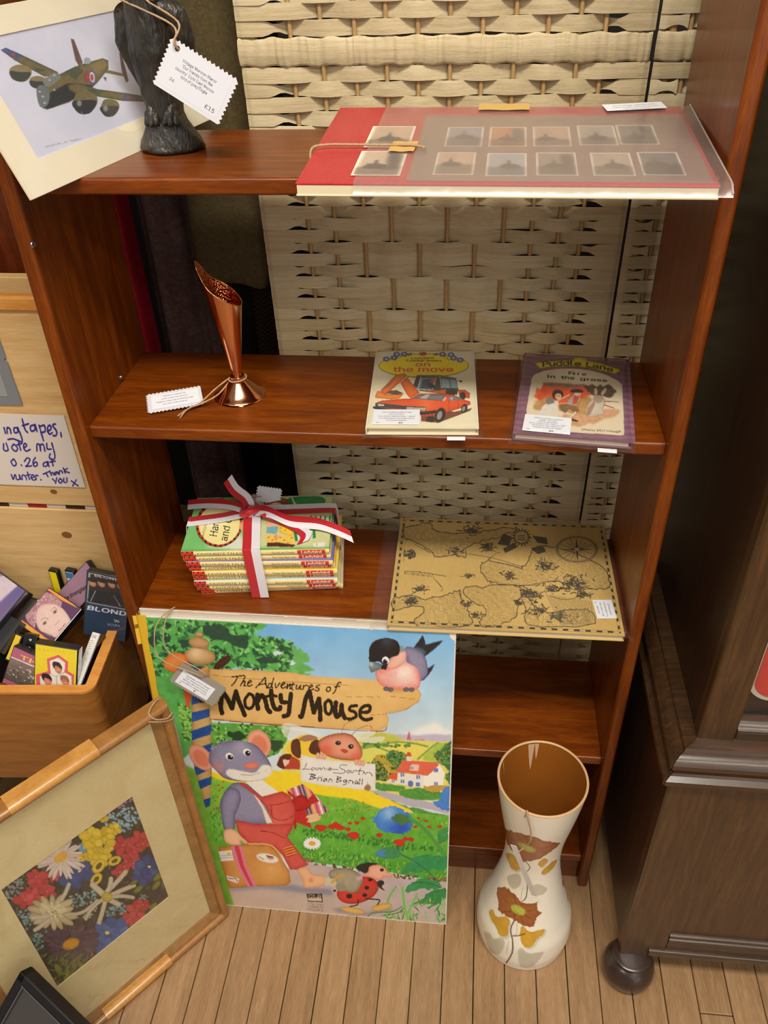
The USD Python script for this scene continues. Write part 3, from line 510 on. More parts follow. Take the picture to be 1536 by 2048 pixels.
    for p in ([(945, 642), (1020, 634), (1062, 630)], [(1000, 640), (975, 690), (945, 722)], [(1070, 640), (1045, 690), (1025, 724)], [(1033, 705), (1062, 682), (1070, 690), (1058, 724), (1075, 722)], [(1092, 705), (1125, 688), (1118, 674), (1098, 690), (1092, 718), (1110, 726), (1132, 714)],
              [(1166, 742), (1215, 690), (1252, 650), (1256, 700), (1268, 746)], [(1190, 716), (1262, 704)], [(1330, 655), (1312, 720), (1318, 746)], [(1315, 706), (1290, 706), (1276, 735), (1292, 744), (1314, 720)], [(1345, 702), (1352, 744), (1385, 700)], [(1398, 726), (1430, 708), (1420, 694), (1402, 712), (1398, 738), (1418, 746), (1438, 734)], [(1455, 708), (1448, 752), (1470, 716), (1482, 714), (1478, 752), (1492, 750)]): brush(p, 2.5)
    for p in ([(15, 610), (2, 660), (12, 672)], [(-12, 624), (28, 624)], [(50, 628), (42, 660), (58, 666), (84, 630)], [(84, 630), (78, 666), (92, 666)], [(112, 632), (104, 672)], [(108, 648), (130, 632), (150, 636)], [(160, 656), (192, 640), (182, 628), (164, 642), (160, 668), (178, 676), (202, 664)], [(258, 634), (232, 636), (226, 652), (252, 662), (240, 682), (214, 676)],
              [(346, 650), (326, 654), (318, 680), (338, 690), (356, 670), (348, 648)], [(452, 612), (430, 608), (412, 640), (396, 690), (376, 708)], [(392, 648), (440, 644)]): brush(p, 2.5, b)
    M = 9.2
    for p, w in (([(858, 778), (852, 850), (846, 920), (858, 972)], M), ([(838, 880), (850, 878)], M), ([(862, 770), (912, 850), (948, 930)], M), ([(950, 930), (968, 840), (985, 780)], M), ([(985, 775), (1010, 860), (1040, 930), (1064, 992)], M),
                 ([(1100, 800), (1068, 850), (1072, 910), (1112, 932), (1148, 890), (1142, 820), (1108, 796)], 6.5), ([(1180, 806), (1178, 880), (1186, 934)], M), ([(1182, 870), (1216, 812), (1250, 850), (1270, 930), (1296, 966)], M), ([(1306, 770), (1312, 850), (1338, 930), (1382, 938), (1388, 920)], M), ([(1256, 826), (1310, 812), (1352, 820)], 6), ([(1392, 812), (1402, 872), (1440, 876)], M), ([(1486, 802), (1474, 900), (1462, 985), (1420, 1004)], M)): brush(p, w)
    for p, w in (([(160, 690), (128, 760), (112, 840), (92, 915), (78, 914)], M), ([(165, 690), (185, 790), (204, 880)], M), ([(204, 880), (232, 800), (246, 770)], M), ([(250, 755), (260, 850), (262, 948)], M), ([(340, 768), (306, 800), (312, 876), (346, 896), (368, 850), (360, 790), (336, 766)], 6.5), ([(404, 790), (398, 870), (412, 920), (446, 888), (456, 820)], M), ([(456, 812), (462, 880), (486, 934)], M), ([(590, 820), (540, 828), (530, 860), (576, 880), (586, 920), (530, 944), (516, 938)], 6.5), ([(622, 880), (700, 876), (712, 826), (664, 824), (626, 862), (628, 920), (672, 950), (728, 938)], 7)): brush(p, w, b)
    # bird
    A.poly(b((1105, 300), (1150, 240), (1190, 182), (1212, 240), (1216, 270), (1290, 250), (1378, 230), (1310, 300), (1210, 378), (1160, 320)), (42, 44, 52), mott=10, blur=.6); A.poly(b((1105, 300), (1150, 290), (1220, 330), (1205, 370), (1150, 330)), (72, 104, 112), blur=1.5)
    A.poly(b((1150, 470), (1250, 480), (1298, 444), (1270, 510), (1200, 590), (1120, 605)), (44, 46, 58), blur=.7); A.poly(b((1030, 300), (1120, 300), (1200, 360), (1232, 450), (1230, 540), (1150, 600), (1060, 460)), (148, 140, 168), smooth=True, mott=14, edge=((92, 86, 120), 4))
    A.poly(b((770, 500), (870, 470), (1000, 420), (1090, 450), (1150, 500), (1170, 620), (1120, 672), (900, 668), (800, 620), (765, 550)), (238, 184, 172), smooth=True, mott=14, msc=5, edge=((222, 112, 100), 7), light=[(808, 1345, 20, (250, 226, 214))])
    A.poly(b((880, 430), (990, 300), (1042, 340), (1030, 420), (960, 480), (880, 480)), (238, 190, 172), smooth=True, edge=((222, 128, 110), 3)); A.poly(b((960, 270), (1010, 280), (1044, 320), (990, 340)), (130, 150, 160), blur=1)
    A.poly(b((704, 360), (712, 290), (760, 230), (860, 206), (950, 230), (984, 290), (970, 360), (900, 390), (860, 470), (800, 420), (716, 424)), (36, 34, 38), smooth=True, mott=6, light=[(772, 1282, 12, (66, 78, 92), .7)])
    A.poly(b((708, 420), (760, 424), (832, 448), (800, 490), (725, 522), (704, 470)), (122, 142, 142), edge=((74, 90, 94), 3), light=[(740, 1328, 5, (186, 198, 196))]); A.poly(b((820, 452), (870, 460), (860, 495), (810, 490)), (36, 30, 34))
    A.ell(*b((855, 410))[0], 7.2, 7.6, (244, 240, 236)); A.ell(*b((852, 422))[0], 4.8, 5, (40, 26, 26)); A.ell(*b((860, 408))[0], 1.3, 1.3, (255, 255, 255))
    for x, y in ((860, 668), (900, 676), (1040, 676), (1090, 678)): A.ell(*b((x, y))[0], 6, 4.4, (120, 116, 124), edge=((70, 66, 74), 2))
    # meadow
    mead = c((320, 640), (560, 690), (1000, 900), (1250, 780)) + d((420, 680), (620, 700), (900, 800), (1220, 835), (1490, 850), (1480, 1141)) + f((1455, 740), (1320, 720), (900, 640), (560, 600), (300, 560), (0, 520)) + e((900, 480), (60, 420), (0, 300)) + c((290, 1150),)
    A.poly(mead, (132, 190, 58), mott=22, msc=12, col2=(74, 160, 52), dir=(0, 1), blur=1.2)
    A.blades(mead, 420, 12, 1.6, [(70, 140, 52), (166, 212, 84), (58, 128, 50)], -70, 35, 21, .5)
    dk = f((0, 180), (250, 220), (620, 260), (900, 330), (1400, 400), (1400, 440), (900, 400), (560, 330), (0, 250)); A.blades(dk, 150, 11, 3, [(38, 110, 50), (50, 120, 48)], -60, 30, 22, .5)
    A.blades(f((0, 380), (300, 420), (700, 470), (1000, 560), (1000, 620), (500, 560), (0, 470)), 170, 11, 2.4, [(40, 122, 56), (54, 140, 56), (150, 200, 70)], -75, 30, 23, .5)
    A.blades(c((300, 1000), (430, 900), (450, 1300), (360, 1350)), 70, 13, 2.2, [(60, 130, 50), (140, 190, 80)], -80, 25, 24, .4)
    for x, y, q in [(300, 180, 9), (345, 160, 9), (385, 190, 10), (190, 185, 13), (515, 265, 12), (610, 95, 5), (550, 140, 6), (485, 142, 5), (460, 205, 6), (775, 262, 7), (970, 335, 12), (1035, 300, 7), (1085, 305, 7), (1135, 180, 5), (1270, 185, 4), (1375, 180, 5), (1160, 95, 4), (1240, 125, 4), (1380, 335, 5)]:
        x0, y0 = f((x, y))[0]; A.poly(A.jag([(x0 - q, y0), (x0, y0 - q * .55), (x0 + q, y0 - 1), (x0 + q * .2, y0 + q * .6)], .8, 3, x), (212, 44, 34), blur=.6, edge=((160, 24, 22), 1.5, .6))
    for p in ([(410, 740), (480, 765), (600, 785), (680, 800), (560, 820), (640, 830), (750, 780), (770, 800), (600, 730), (660, 722), (720, 735)],):
        for x, y in p: x0, y0 = d((x, y))[0]; A.ell(x0, y0, 2.6, 1.2, (200, 76, 40), rot=-20)
    for x, y in ((395, 720), (440, 750), (405, 780), (385, 850), (360, 890), (345, 985), (450, 680), (380, 970)): x0, y0 = c((x, y))[0]; A.ell(x0, y0, 2.8, 1.6, (206, 70, 40), rot=-20)
    # road edge, road
    path = f((0, 520), (200, 560), (540, 620), (900, 680), (1330, 720), (1470, 740), (1440, 1180), (1300, 1160), (0, 1060)) + e((240, 1085), (170, 850), (500, 700), (850, 660), (1040, 600))
    A.poly(path, (184, 172, 180), mott=12, msc=16, col2=(206, 176, 150), dir=(-.35, 1), blur=1)
    A.blades(f((0, 480), (200, 540), (540, 600), (900, 650), (1450, 700), (1450, 735), (900, 690), (520, 625), (0, 540)), 170, 8, 4.5, [(122, 80, 52), (92, 62, 44), (150, 104, 66)], 15, 40, 31, .5)
    A.blades(f((0, 460), (200, 500), (540, 560), (900, 620), (1450, 690), (1450, 650), (500, 520), (0, 430)), 150, 9, 2, [(94, 168, 60), (160, 206, 84), (60, 134, 54)], -80, 30, 32, .4)
    A.poly(e((180, 880), (500, 850), (900, 840), (1000, 870), (1240, 880), (1330, 900), (1330, 960), (1000, 930), (600, 880), (220, 910)), (120, 124, 146), blur=4, alpha=.75)
    A.poly(f((300, 1000), (420, 985), (640, 1040), (900, 990), (900, 1020), (640, 1070), (360, 1040)), (128, 126, 140), blur=3, alpha=.7)
    A.poly([(300, 1480), (372, 1560), (470, 1700), (480, 1830), (350, 1830)], (150, 110, 66), mott=14, blur=2, alpha=.0)
    # daisy
    x0, y0 = f((105, 345))[0]
    for k in range(18): t_ = k * 2 * math.pi / 18; A.ell(x0 + 12 * math.cos(t_), y0 + 7.5 * math.sin(t_), 6, 2.2, (240, 240, 236), rot=math.degrees(math.atan2(.65 * math.sin(t_), math.cos(t_))), blur=.3)
    A.ell(x0, y0, 6.5, 4.6, (240, 186, 50), edge=((214, 130, 50), 2))
    # blue flowers, leaves, stems
    A.poly(A.jag(f((705, 120), (740, 60), (820, -10), (900, -30), (1000, 0), (1080, 60), (1105, 130), (1090, 200), (1040, 240), (930, 255), (860, 235), (760, 205), (745, 150)), 1.6, 4, 3), (66, 130, 208), mott=16, msc=6, light=[(776, 1630, 16, (150, 192, 232)), (800, 1662, 22, (38, 86, 190))])
    A.poly(A.jag(f((900, 80), (1000, 45), (1110, 90), (1080, 140), (1000, 160), (920, 120)), 1.6, 4, 4), (70, 120, 66), mott=12)
    A.line(f((1080, 100), (1200, 180), (1300, 290), (1380, 400), (1430, 480)), 7, (74, 150, 74), blur=.8); A.line(f((980, 450), (1060, 490), (1120, 520)), 4, (54, 124, 66))
    A.poly(f((730, 455), (800, 400), (900, 380), (970, 420), (1010, 455), (960, 490), (860, 505), (780, 480)), (62, 140, 84), smooth=True, mott=12); A.poly(f((730, 455), (790, 405), (850, 420), (800, 450), (860, 470), (800, 480)), (74, 132, 206), blur=1)
    A.poly(A.jag(d((1340, 740), (1400, 690), (1400, 640), (1490, 600), (1495, 810), (1420, 790)), 1.4, 4, 6), (72, 132, 208), mott=14)
    for p, col in (([(990, 660), (1080, 520), (1160, 475), (1320, 470), (1450, 490), (1450, 580), (1380, 620), (1300, 600), (1180, 640), (1080, 640)], (44, 142, 82)), ([(1040, 830), (1100, 740), (1200, 690), (1330, 720), (1400, 780), (1300, 810), (1220, 800), (1100, 835)], (48, 142, 78)), ([(1110, 960), (1220, 890), (1260, 830), (1400, 790), (1455, 800), (1440, 900), (1340, 960), (1250, 1000), (1300, 940)], (46, 136, 70)), ([(1360, 220), (1470, 190), (1470, 290), (1370, 340)], (60, 146, 76))): A.poly(A.jag(f(p), 1.3, 3, len(p)), col, mott=16, msc=7, blur=.5)
    for p in ([(1130, 530), (1250, 620), (1380, 760)], [(1100, 740), (1250, 740), (1390, 790)]): A.line(f(p), 1.4, (24, 96, 56))
    A.blades(f((1100, 900), (1450, 900), (1440, 1160), (830, 1130), (850, 1060)), 60, 22, 3.4, [(120, 190, 90), (150, 206, 110), (84, 160, 66), (60, 132, 60)], -75, 30, 41, .4)
    for p, w, col in (([(850, 1120), (855, 950), (880, 870), (940, 780)], 4, (110, 184, 84)), ([(1060, 1110), (1030, 1000), (1015, 900), (1005, 790)], 5, (120, 190, 90)), ([(1050, 1060), (1110, 940), (1150, 850)], 4, (120, 190, 96)), ([(650, 1090), (720, 1040), (900, 1030), (1000, 980)], 2.4, (88, 130, 96)), ([(370, 1080), (500, 1070), (640, 1095)], 2.6, (70, 124, 74)), ([(900, 1060), (960, 1040), (1010, 1030)], 2, (80, 110, 80))): A.line(f(p), w, col)
    # bee-like insect holding the note
    for p in ([(10, 70), (30, 30), (120, 40), (240, 90), (320, 130), (180, 90)], [(0, 90), (40, 70), (180, 90), (330, 135), (250, 180), (120, 180), (40, 150)], [(620, 150), (700, 110), (820, 100), (820, 130), (720, 170)], [(640, 170), (760, 160), (900, 150), (890, 190), (760, 205)]): A.poly(d(p), (224, 222, 214), smooth=True, alpha=.75, edge=((250, 248, 240), 1.5), blur=.6)
    A.poly(d((60, 300), (50, 230), (90, 180), (200, 130), (330, 190), (330, 310), (180, 320), (130, 345)), (240, 204, 60), smooth=True, mott=10); A.poly(d((90, 290), (90, 190), (150, 170), (170, 250), (160, 340)), (96, 54, 40), smooth=True, mott=10); A.poly(d((240, 260), (270, 190), (330, 180), (340, 300), (270, 300)), (90, 50, 40), smooth=True, mott=10); A.poly(d((150, 170), (230, 130), (320, 160), (220, 190)), (170, 120, 90), smooth=True)
    A.poly(d((320, 210), (380, 150), (500, 118), (610, 130), (680, 200), (715, 290), (690, 350), (620, 360), (480, 345), (370, 300)), (232, 160, 130), smooth=True, edge=((150, 62, 36), 5), light=[(650, 1500, 14, (226, 92, 70), .8), (712, 1515, 12, (228, 100, 76), .8)])
    for x, y in ((500, 205), (612, 236)): A.ell(*d((x, y))[0], 5.5, 4.6, (44, 34, 34)); A.ell(*d((x + 6, y - 5))[0], 1.3, 1.1, (250, 246, 240))
    A.poly(d((520, 268), (550, 258), (590, 276), (560, 296)), (196, 76, 54), smooth=True)
    A.line(d((530, 105), (560, 40), (620, 10)), .7, (70, 50, 40)); A.line(d((615, 140), (680, 80), (770, 50), (800, 80)), .7, (70, 50, 40))
    A.poly(d((175, 305), (300, 340), (640, 380), (828, 392), (830, 630), (640, 612), (360, 580), (170, 545), (168, 430)), (236, 230, 222), mott=7, msc=12, edge=((206, 198, 190), 2, .6))
    for x, y in ((320, 315), (350, 320), (378, 325), (660, 375), (690, 382), (718, 385)): A.ell(*d((x, y))[0], 4, 6.5, (238, 186, 160), edge=((190, 120, 96), 1.6))
    for p in ([(224, 380), (200, 430), (182, 436), (250, 436)], [(285, 420), (262, 432), (276, 446), (296, 424), (300, 442)], [(310, 424), (316, 442), (340, 424), (344, 444)], [(352, 444), (362, 424), (378, 428), (384, 446)], [(396, 426), (404, 444)], [(414, 440), (440, 430), (424, 424), (418, 446), (450, 440), (500, 440)], [(580, 404), (530, 398), (516, 426), (560, 450), (540, 474), (456, 470)], [(600, 444), (574, 458), (590, 472), (610, 448), (616, 470)], [(626, 474), (638, 452), (660, 450)], [(700, 425), (680, 478), (690, 482)], [(660, 452), (720, 452)], [(718, 482), (728, 460), (742, 484), (760, 464), (790, 478), (800, 500)], [(780, 440), (783, 442)]): A.line(d(p), 1.15, (46, 42, 44))
    for p in ([(262, 480), (252, 528)], [(244, 478), (300, 488), (262, 502), (304, 514), (246, 528)], [(318, 540), (324, 512), (344, 512)], [(356, 514), (352, 542)], [(356, 496), (358, 498)], [(392, 520), (370, 530), (378, 546), (396, 524), (400, 546)], [(416, 548), (424, 524), (444, 532), (446, 552)], [(494, 504), (486, 552)], [(494, 504), (526, 512), (492, 526), (530, 540), (484, 554)], [(566, 530), (546, 540), (556, 556), (574, 534), (566, 572), (540, 576)], [(590, 562), (598, 538), (618, 540)], [(628, 544), (630, 566)], [(664, 540), (648, 552), (656, 570), (672, 548), (674, 570)], [(692, 520), (686, 574)], [(716, 524), (708, 576)], [(756, 556), (760, 558)]): A.line(d(p), 1.5, (52, 46, 44))
    A.poly(d((730, 600), (760, 570), (790, 600), (770, 630), (735, 620)), (160, 120, 80), smooth=True, blur=1)
    A.poly(c((1040, 500), (1080, 400), (1200, 390), (1300, 450), (1300, 550), (1120, 540)), (186, 66, 50), blur=.8); A.poly(c((1080, 430), (1160, 410), (1180, 470), (1110, 520)), (236, 200, 176), smooth=True); A.poly(c((1050, 500), (1100, 390), (1200, 380), (1180, 440), (1110, 440), (1130, 540)), (96, 46, 36), smooth=True)
    # parcel
    pk = sg.Polygon(c((1160, 780), (1320, 710), (1400, 760), (1536, 900), (1536, 1010), (1400, 1040), (1260, 950)) + []).union(sg.Polygon(d((40, 620), (190, 568), (420, 810), (330, 850), (200, 830), (140, 700))))
    A.geom(pk, (224, 132, 140), mott=14)
    for k, col in enumerate(((52, 92, 96), (240, 196, 74), (196, 70, 120), (246, 226, 210), (70, 70, 110)) * 4):
        x = 560 + k * 7.5; A.geom(sg.LineString([(x, 1560), (x + 26, 1640)]).buffer(1.8).intersection(pk), col, blur=.5)
    A.poly(c((1240, 990), (1360, 1000), (1430, 1200), (1250, 1130)), (196, 40, 40), blur=.6); A.poly(c((1200, 900), (1330, 830), (1420, 960), (1250, 1010)), (190, 36, 38), smooth=True, edge=((130, 20, 26), 4)); A.poly(c((1390, 870), (1450, 820), (1510, 900), (1400, 950)), (186, 40, 38)); A.line(d((60, 640), (120, 690), (180, 700)), 5, (190, 40, 40)); A.line(d((120, 700), (110, 800), (120, 960)), 5, (176, 36, 36))
    for p in ((222, 850), (240, 870), (232, 890)): A.ell(*d((p[0] + 50, p[1]))[0], 14, 3.6, (246, 204, 160), rot=-14, edge=((206, 150, 110), 1.6))
    # grey mouse sitting on a suitcase, in red
    FUR, FURD = (146, 140, 166), (96, 90, 118)
    A.poly(c((420, 1000), (430, 860), (540, 710), (700, 700), (900, 840), (1000, 1100), (960, 1150), (760, 1160), (560, 1130)), FUR, smooth=True, mott=10, msc=4, edge=(FURD, 7)); A.poly(c((700, 690), (880, 660), (1060, 800), (880, 850)), (236, 230, 216), mott=6); A.poly(c((800, 800), (900, 960), (1000, 1140), (930, 1150), (880, 980), (790, 830)), (236, 222, 196), blur=1.2)
    RD, RDD = (214, 88, 78), (164, 44, 46)
    A.poly(c((620, 700), (680, 700), (880, 850), (1060, 800), (1100, 790), (1180, 830), (1240, 960), (1250, 1080), (1200, 1240), (1130, 1310), (1240, 1426), (700, 1400), (600, 1200), (590, 1110), (750, 1150), (1000, 1150), (920, 960), (800, 830)), RD, blur=.7, mott=9, msc=7, edge=(RDD, 5, .8), light=[(548, 1655, 22, (226, 104, 92))])
    A.poly(e((250, 120), (500, 170), (700, 170), (900, 160), (830, 310), (900, 400), (1060, 620), (940, 675), (860, 670), (780, 520), (700, 430), (400, 380), (290, 260)), RD, smooth=False, blur=.8, mott=9, msc=7, edge=(RDD, 5, .8))
    for p in ([(960, 945), (1080, 930), (1180, 900)], [(980, 960), (1000, 1080), (1120, 1110), (1230, 1060)], [(860, 1230), (1000, 1250), (1120, 1310)]): A.line(c(p), 1.3, (136, 34, 38))
    A.poly(c((420, 1000), (440, 840), (520, 750), (620, 780), (640, 900), (580, 1060), (570, 1210), (460, 1210)), FUR, smooth=True, mott=10, msc=4, edge=((84, 78, 108), 5))
    A.poly(c((450, 1260), (480, 1210), (570, 1215), (650, 1290), (720, 1360), (690, 1375), (640, 1340), (640, 1390), (560, 1390), (470, 1350)), (240, 190, 148), smooth=True, edge=((196, 132, 92), 3))
    for cx_, cy_, rx, ry, ro in ((200, 410, 31, 19, 50), (845, 265, 24, 30, -20)): x0, y0 = c((cx_, cy_))[0]; A.ell(x0, y0, rx, ry, (238, 172, 142), rot=ro, edge=((196, 112, 84), 3)); A.ell(x0 + 1, y0 + 2, rx * .68, ry * .68, (222, 128, 98), rot=ro, blur=2)
    A.poly(c((290, 450), (330, 290), (480, 230), (660, 230), (800, 270), (900, 370), (980, 500), (970, 600), (880, 660), (700, 680), (480, 650), (370, 560)), FUR, smooth=True, mott=9, msc=4, edge=(FURD, 6), light=[(430, 1535, 12, (206, 130, 116), .7), (478, 1492, 16, (170, 164, 186), .8)])
    A.blades(c((300, 300), (480, 220), (660, 220), (480, 240), (320, 420)), 50, 9, 1, [FURD, FUR, (178, 172, 192)], -35, 25, 51, .3)
    A.poly(c((480, 590), (520, 540), (640, 560), (800, 580), (880, 500), (975, 510), (980, 600), (890, 655), (740, 678), (560, 650)), (234, 226, 210), smooth=True, mott=6, blur=1)
    A.poly(c((680, 500), (720, 470), (780, 462), (830, 480), (840, 510), (790, 540), (720, 540)), (230, 136, 112), smooth=True, edge=((200, 96, 80), 3))
    for x, y in ((520, 400), (715, 355)): A.ell(*c((x, y))[0], 8.5, 7, (240, 236, 222), rot=24); A.ell(*c((x + 8, y + 10))[0], 6, 5, (44, 34, 34), rot=18); A.ell(*c((x + 20, y))[0], 1.6, 1.6, (250, 248, 240))
    A.line(c((640, 600), (760, 610), (860, 580)), 1, (150, 110, 96)); [A.line(c((900, 560), (1010, y)), .6, (210, 204, 196)) for y in (520, 560, 600)]
    # suitcase
    A.poly(e((60, 420), (200, 405), (420, 385), (620, 395), (720, 470), (770, 560), (850, 690), (865, 810), (820, 850), (480, 860), (180, 880), (100, 620)), (206, 142, 72), blur=.8, mott=10, msc=12, edge=((156, 92, 40), 4), light=[(540, 1745, 26, (222, 162, 92))])
    A.line(e((400, 385), (620, 395), (715, 460), (770, 550)), 3, (226, 170, 100)); A.poly(e((205, 410), (325, 405), (380, 640), (490, 855), (390, 862), (280, 660)), (222, 120, 150), blur=.6); A.poly(e((240, 410), (290, 408), (350, 640), (450, 858), (420, 860), (310, 650)), (204, 60, 70), blur=.6)
    A.ell(*e((608, 545))[0], 23, 9.5, (240, 230, 216), rot=12, edge=((206, 150, 110), 1.5)); A.ell(*e((640, 540))[0], 8, 4, (206, 150, 126), rot=10); A.line(e((600, 515), (630, 530), (665, 535)), 2, (50, 40, 40)); A.line(e((515, 530), (570, 560)), 1.6, (120, 120, 130))
    A.poly(e((65, 470), (210, 455), (235, 570), (95, 580)), (230, 224, 214)); A.ell(*e((180, 495))[0], 4, 3, (236, 184, 70)); [A.line(e((90, y), (225, y - 10)), 1, (140, 140, 150)) for y in (520, 545)]
    A.poly(e((150, 735), (300, 775), (275, 825), (165, 790)), (230, 214, 200)); A.line(e((175, 765), (215, 775), (250, 770), (275, 805)), 1.4, (80, 70, 70))
    A.poly(e((770, 430), (880, 400), (935, 500), (840, 540)), (196, 60, 48), blur=.5)
    for q in range(4): A.line(e((780 + 14 * q, 440 + 26 * q), (888 + 14 * q, 408 + 26 * q)), 1.4, (240, 190, 62))
    A.poly(e((940, 675), (1040, 645), (1110, 720), (1240, 745), (1240, 840), (1110, 875), (1020, 870), (1000, 780)), (238, 184, 138), smooth=True, edge=((204, 132, 90), 3), light=[(619, 1764, 5, (220, 140, 104))])
    # ladybird with a pack
    A.ell(*f((560, 815))[0], 43, 26, (214, 54, 44), rot=-16, edge=((150, 26, 28), 4)); A.poly(f((270, 660), (330, 600), (460, 595), (560, 640), (610, 700), (600, 760), (530, 840), (430, 820), (350, 770)), (168, 158, 130), smooth=True, mott=12, edge=((110, 100, 80), 4)); A.poly(f((230, 690), (330, 700), (350, 750), (330, 775), (230, 765)), (206, 196, 168)); A.poly(f((285, 740), (330, 690), (400, 645), (415, 670), (350, 700), (310, 755)), (214, 160, 72)); A.poly(f((540, 690), (600, 665), (610, 700), (555, 725)), (216, 160, 176))
    A.poly(f((345, 760), (430, 760), (440, 820), (360, 820)), (150, 142, 116), smooth=True); A.line(f((540, 840), (650, 830), (755, 780)), 2.4, (110, 96, 70))
    for x, y, q in ((475, 875, 6.5), (630, 865, 5), (650, 790, 5), (685, 710, 4.4), (330, 820, 3)): A.ell(*f((x, y))[0], q, q * .75, (34, 26, 26))
    A.poly(f((545, 600), (570, 560), (660, 538), (760, 550), (700, 580), (660, 650), (600, 630)), (36, 34, 34), smooth=True); A.poly(f((660, 630), (680, 575), (770, 560), (840, 600), (860, 635), (910, 660), (890, 690), (830, 680), (780, 715), (700, 690), (610, 660)), (240, 178, 146), smooth=True, edge=((204, 116, 90), 3)); A.ell(*f((800, 612))[0], 4, 3.4, (40, 34, 40))
    A.poly(f((755, 730), (800, 715), (825, 745), (800, 780), (830, 820), (790, 800), (760, 770)), (36, 34, 36), smooth=True); A.line(f((565, 915), (555, 960), (480, 980)), 2.6, (52, 40, 38)); A.line(f((640, 900), (770, 910), (770, 940), (745, 975)), 2.6, (52, 40, 38)); A.ell(*f((510, 1018))[0], 25, 6.4, (222, 180, 100), rot=10, edge=((160, 112, 60), 2)); A.ell(*f((800, 985))[0], 21, 7, (222, 180, 90), rot=-12, edge=((160, 112, 60), 2))
    # publisher's mark
    A.poly(f((48, 850), (205, 850), (210, 935), (62, 930)), (50, 42, 38)); A.poly(f((62, 893), (200, 893), (203, 926), (66, 922)), (210, 186, 160)); A.text('CLB', *f((66, 888))[0], 6, (200, 182, 160), fit=26, ang=2)
    for k, t_ in enumerate(('COLOUR', 'LIBRARY', 'BOOKS')): A.text(t_, *f((54, 962 + k * 26))[0], 3.6, (126, 104, 80), ang=4, fit=33)
    # worn edges
    nz = A.noise(5, 9); wear = np.minimum.reduce([(1 - A.U) * 640, A.V * 590, (1 - A.V) * 590]); m = (wear < 1.2 + 3.2 * (nz - .35)); m |= (np.hypot((1 - A.U) * 640, A.V * 590) < 13); A.C[m] = (232, 226, 214)
    return A
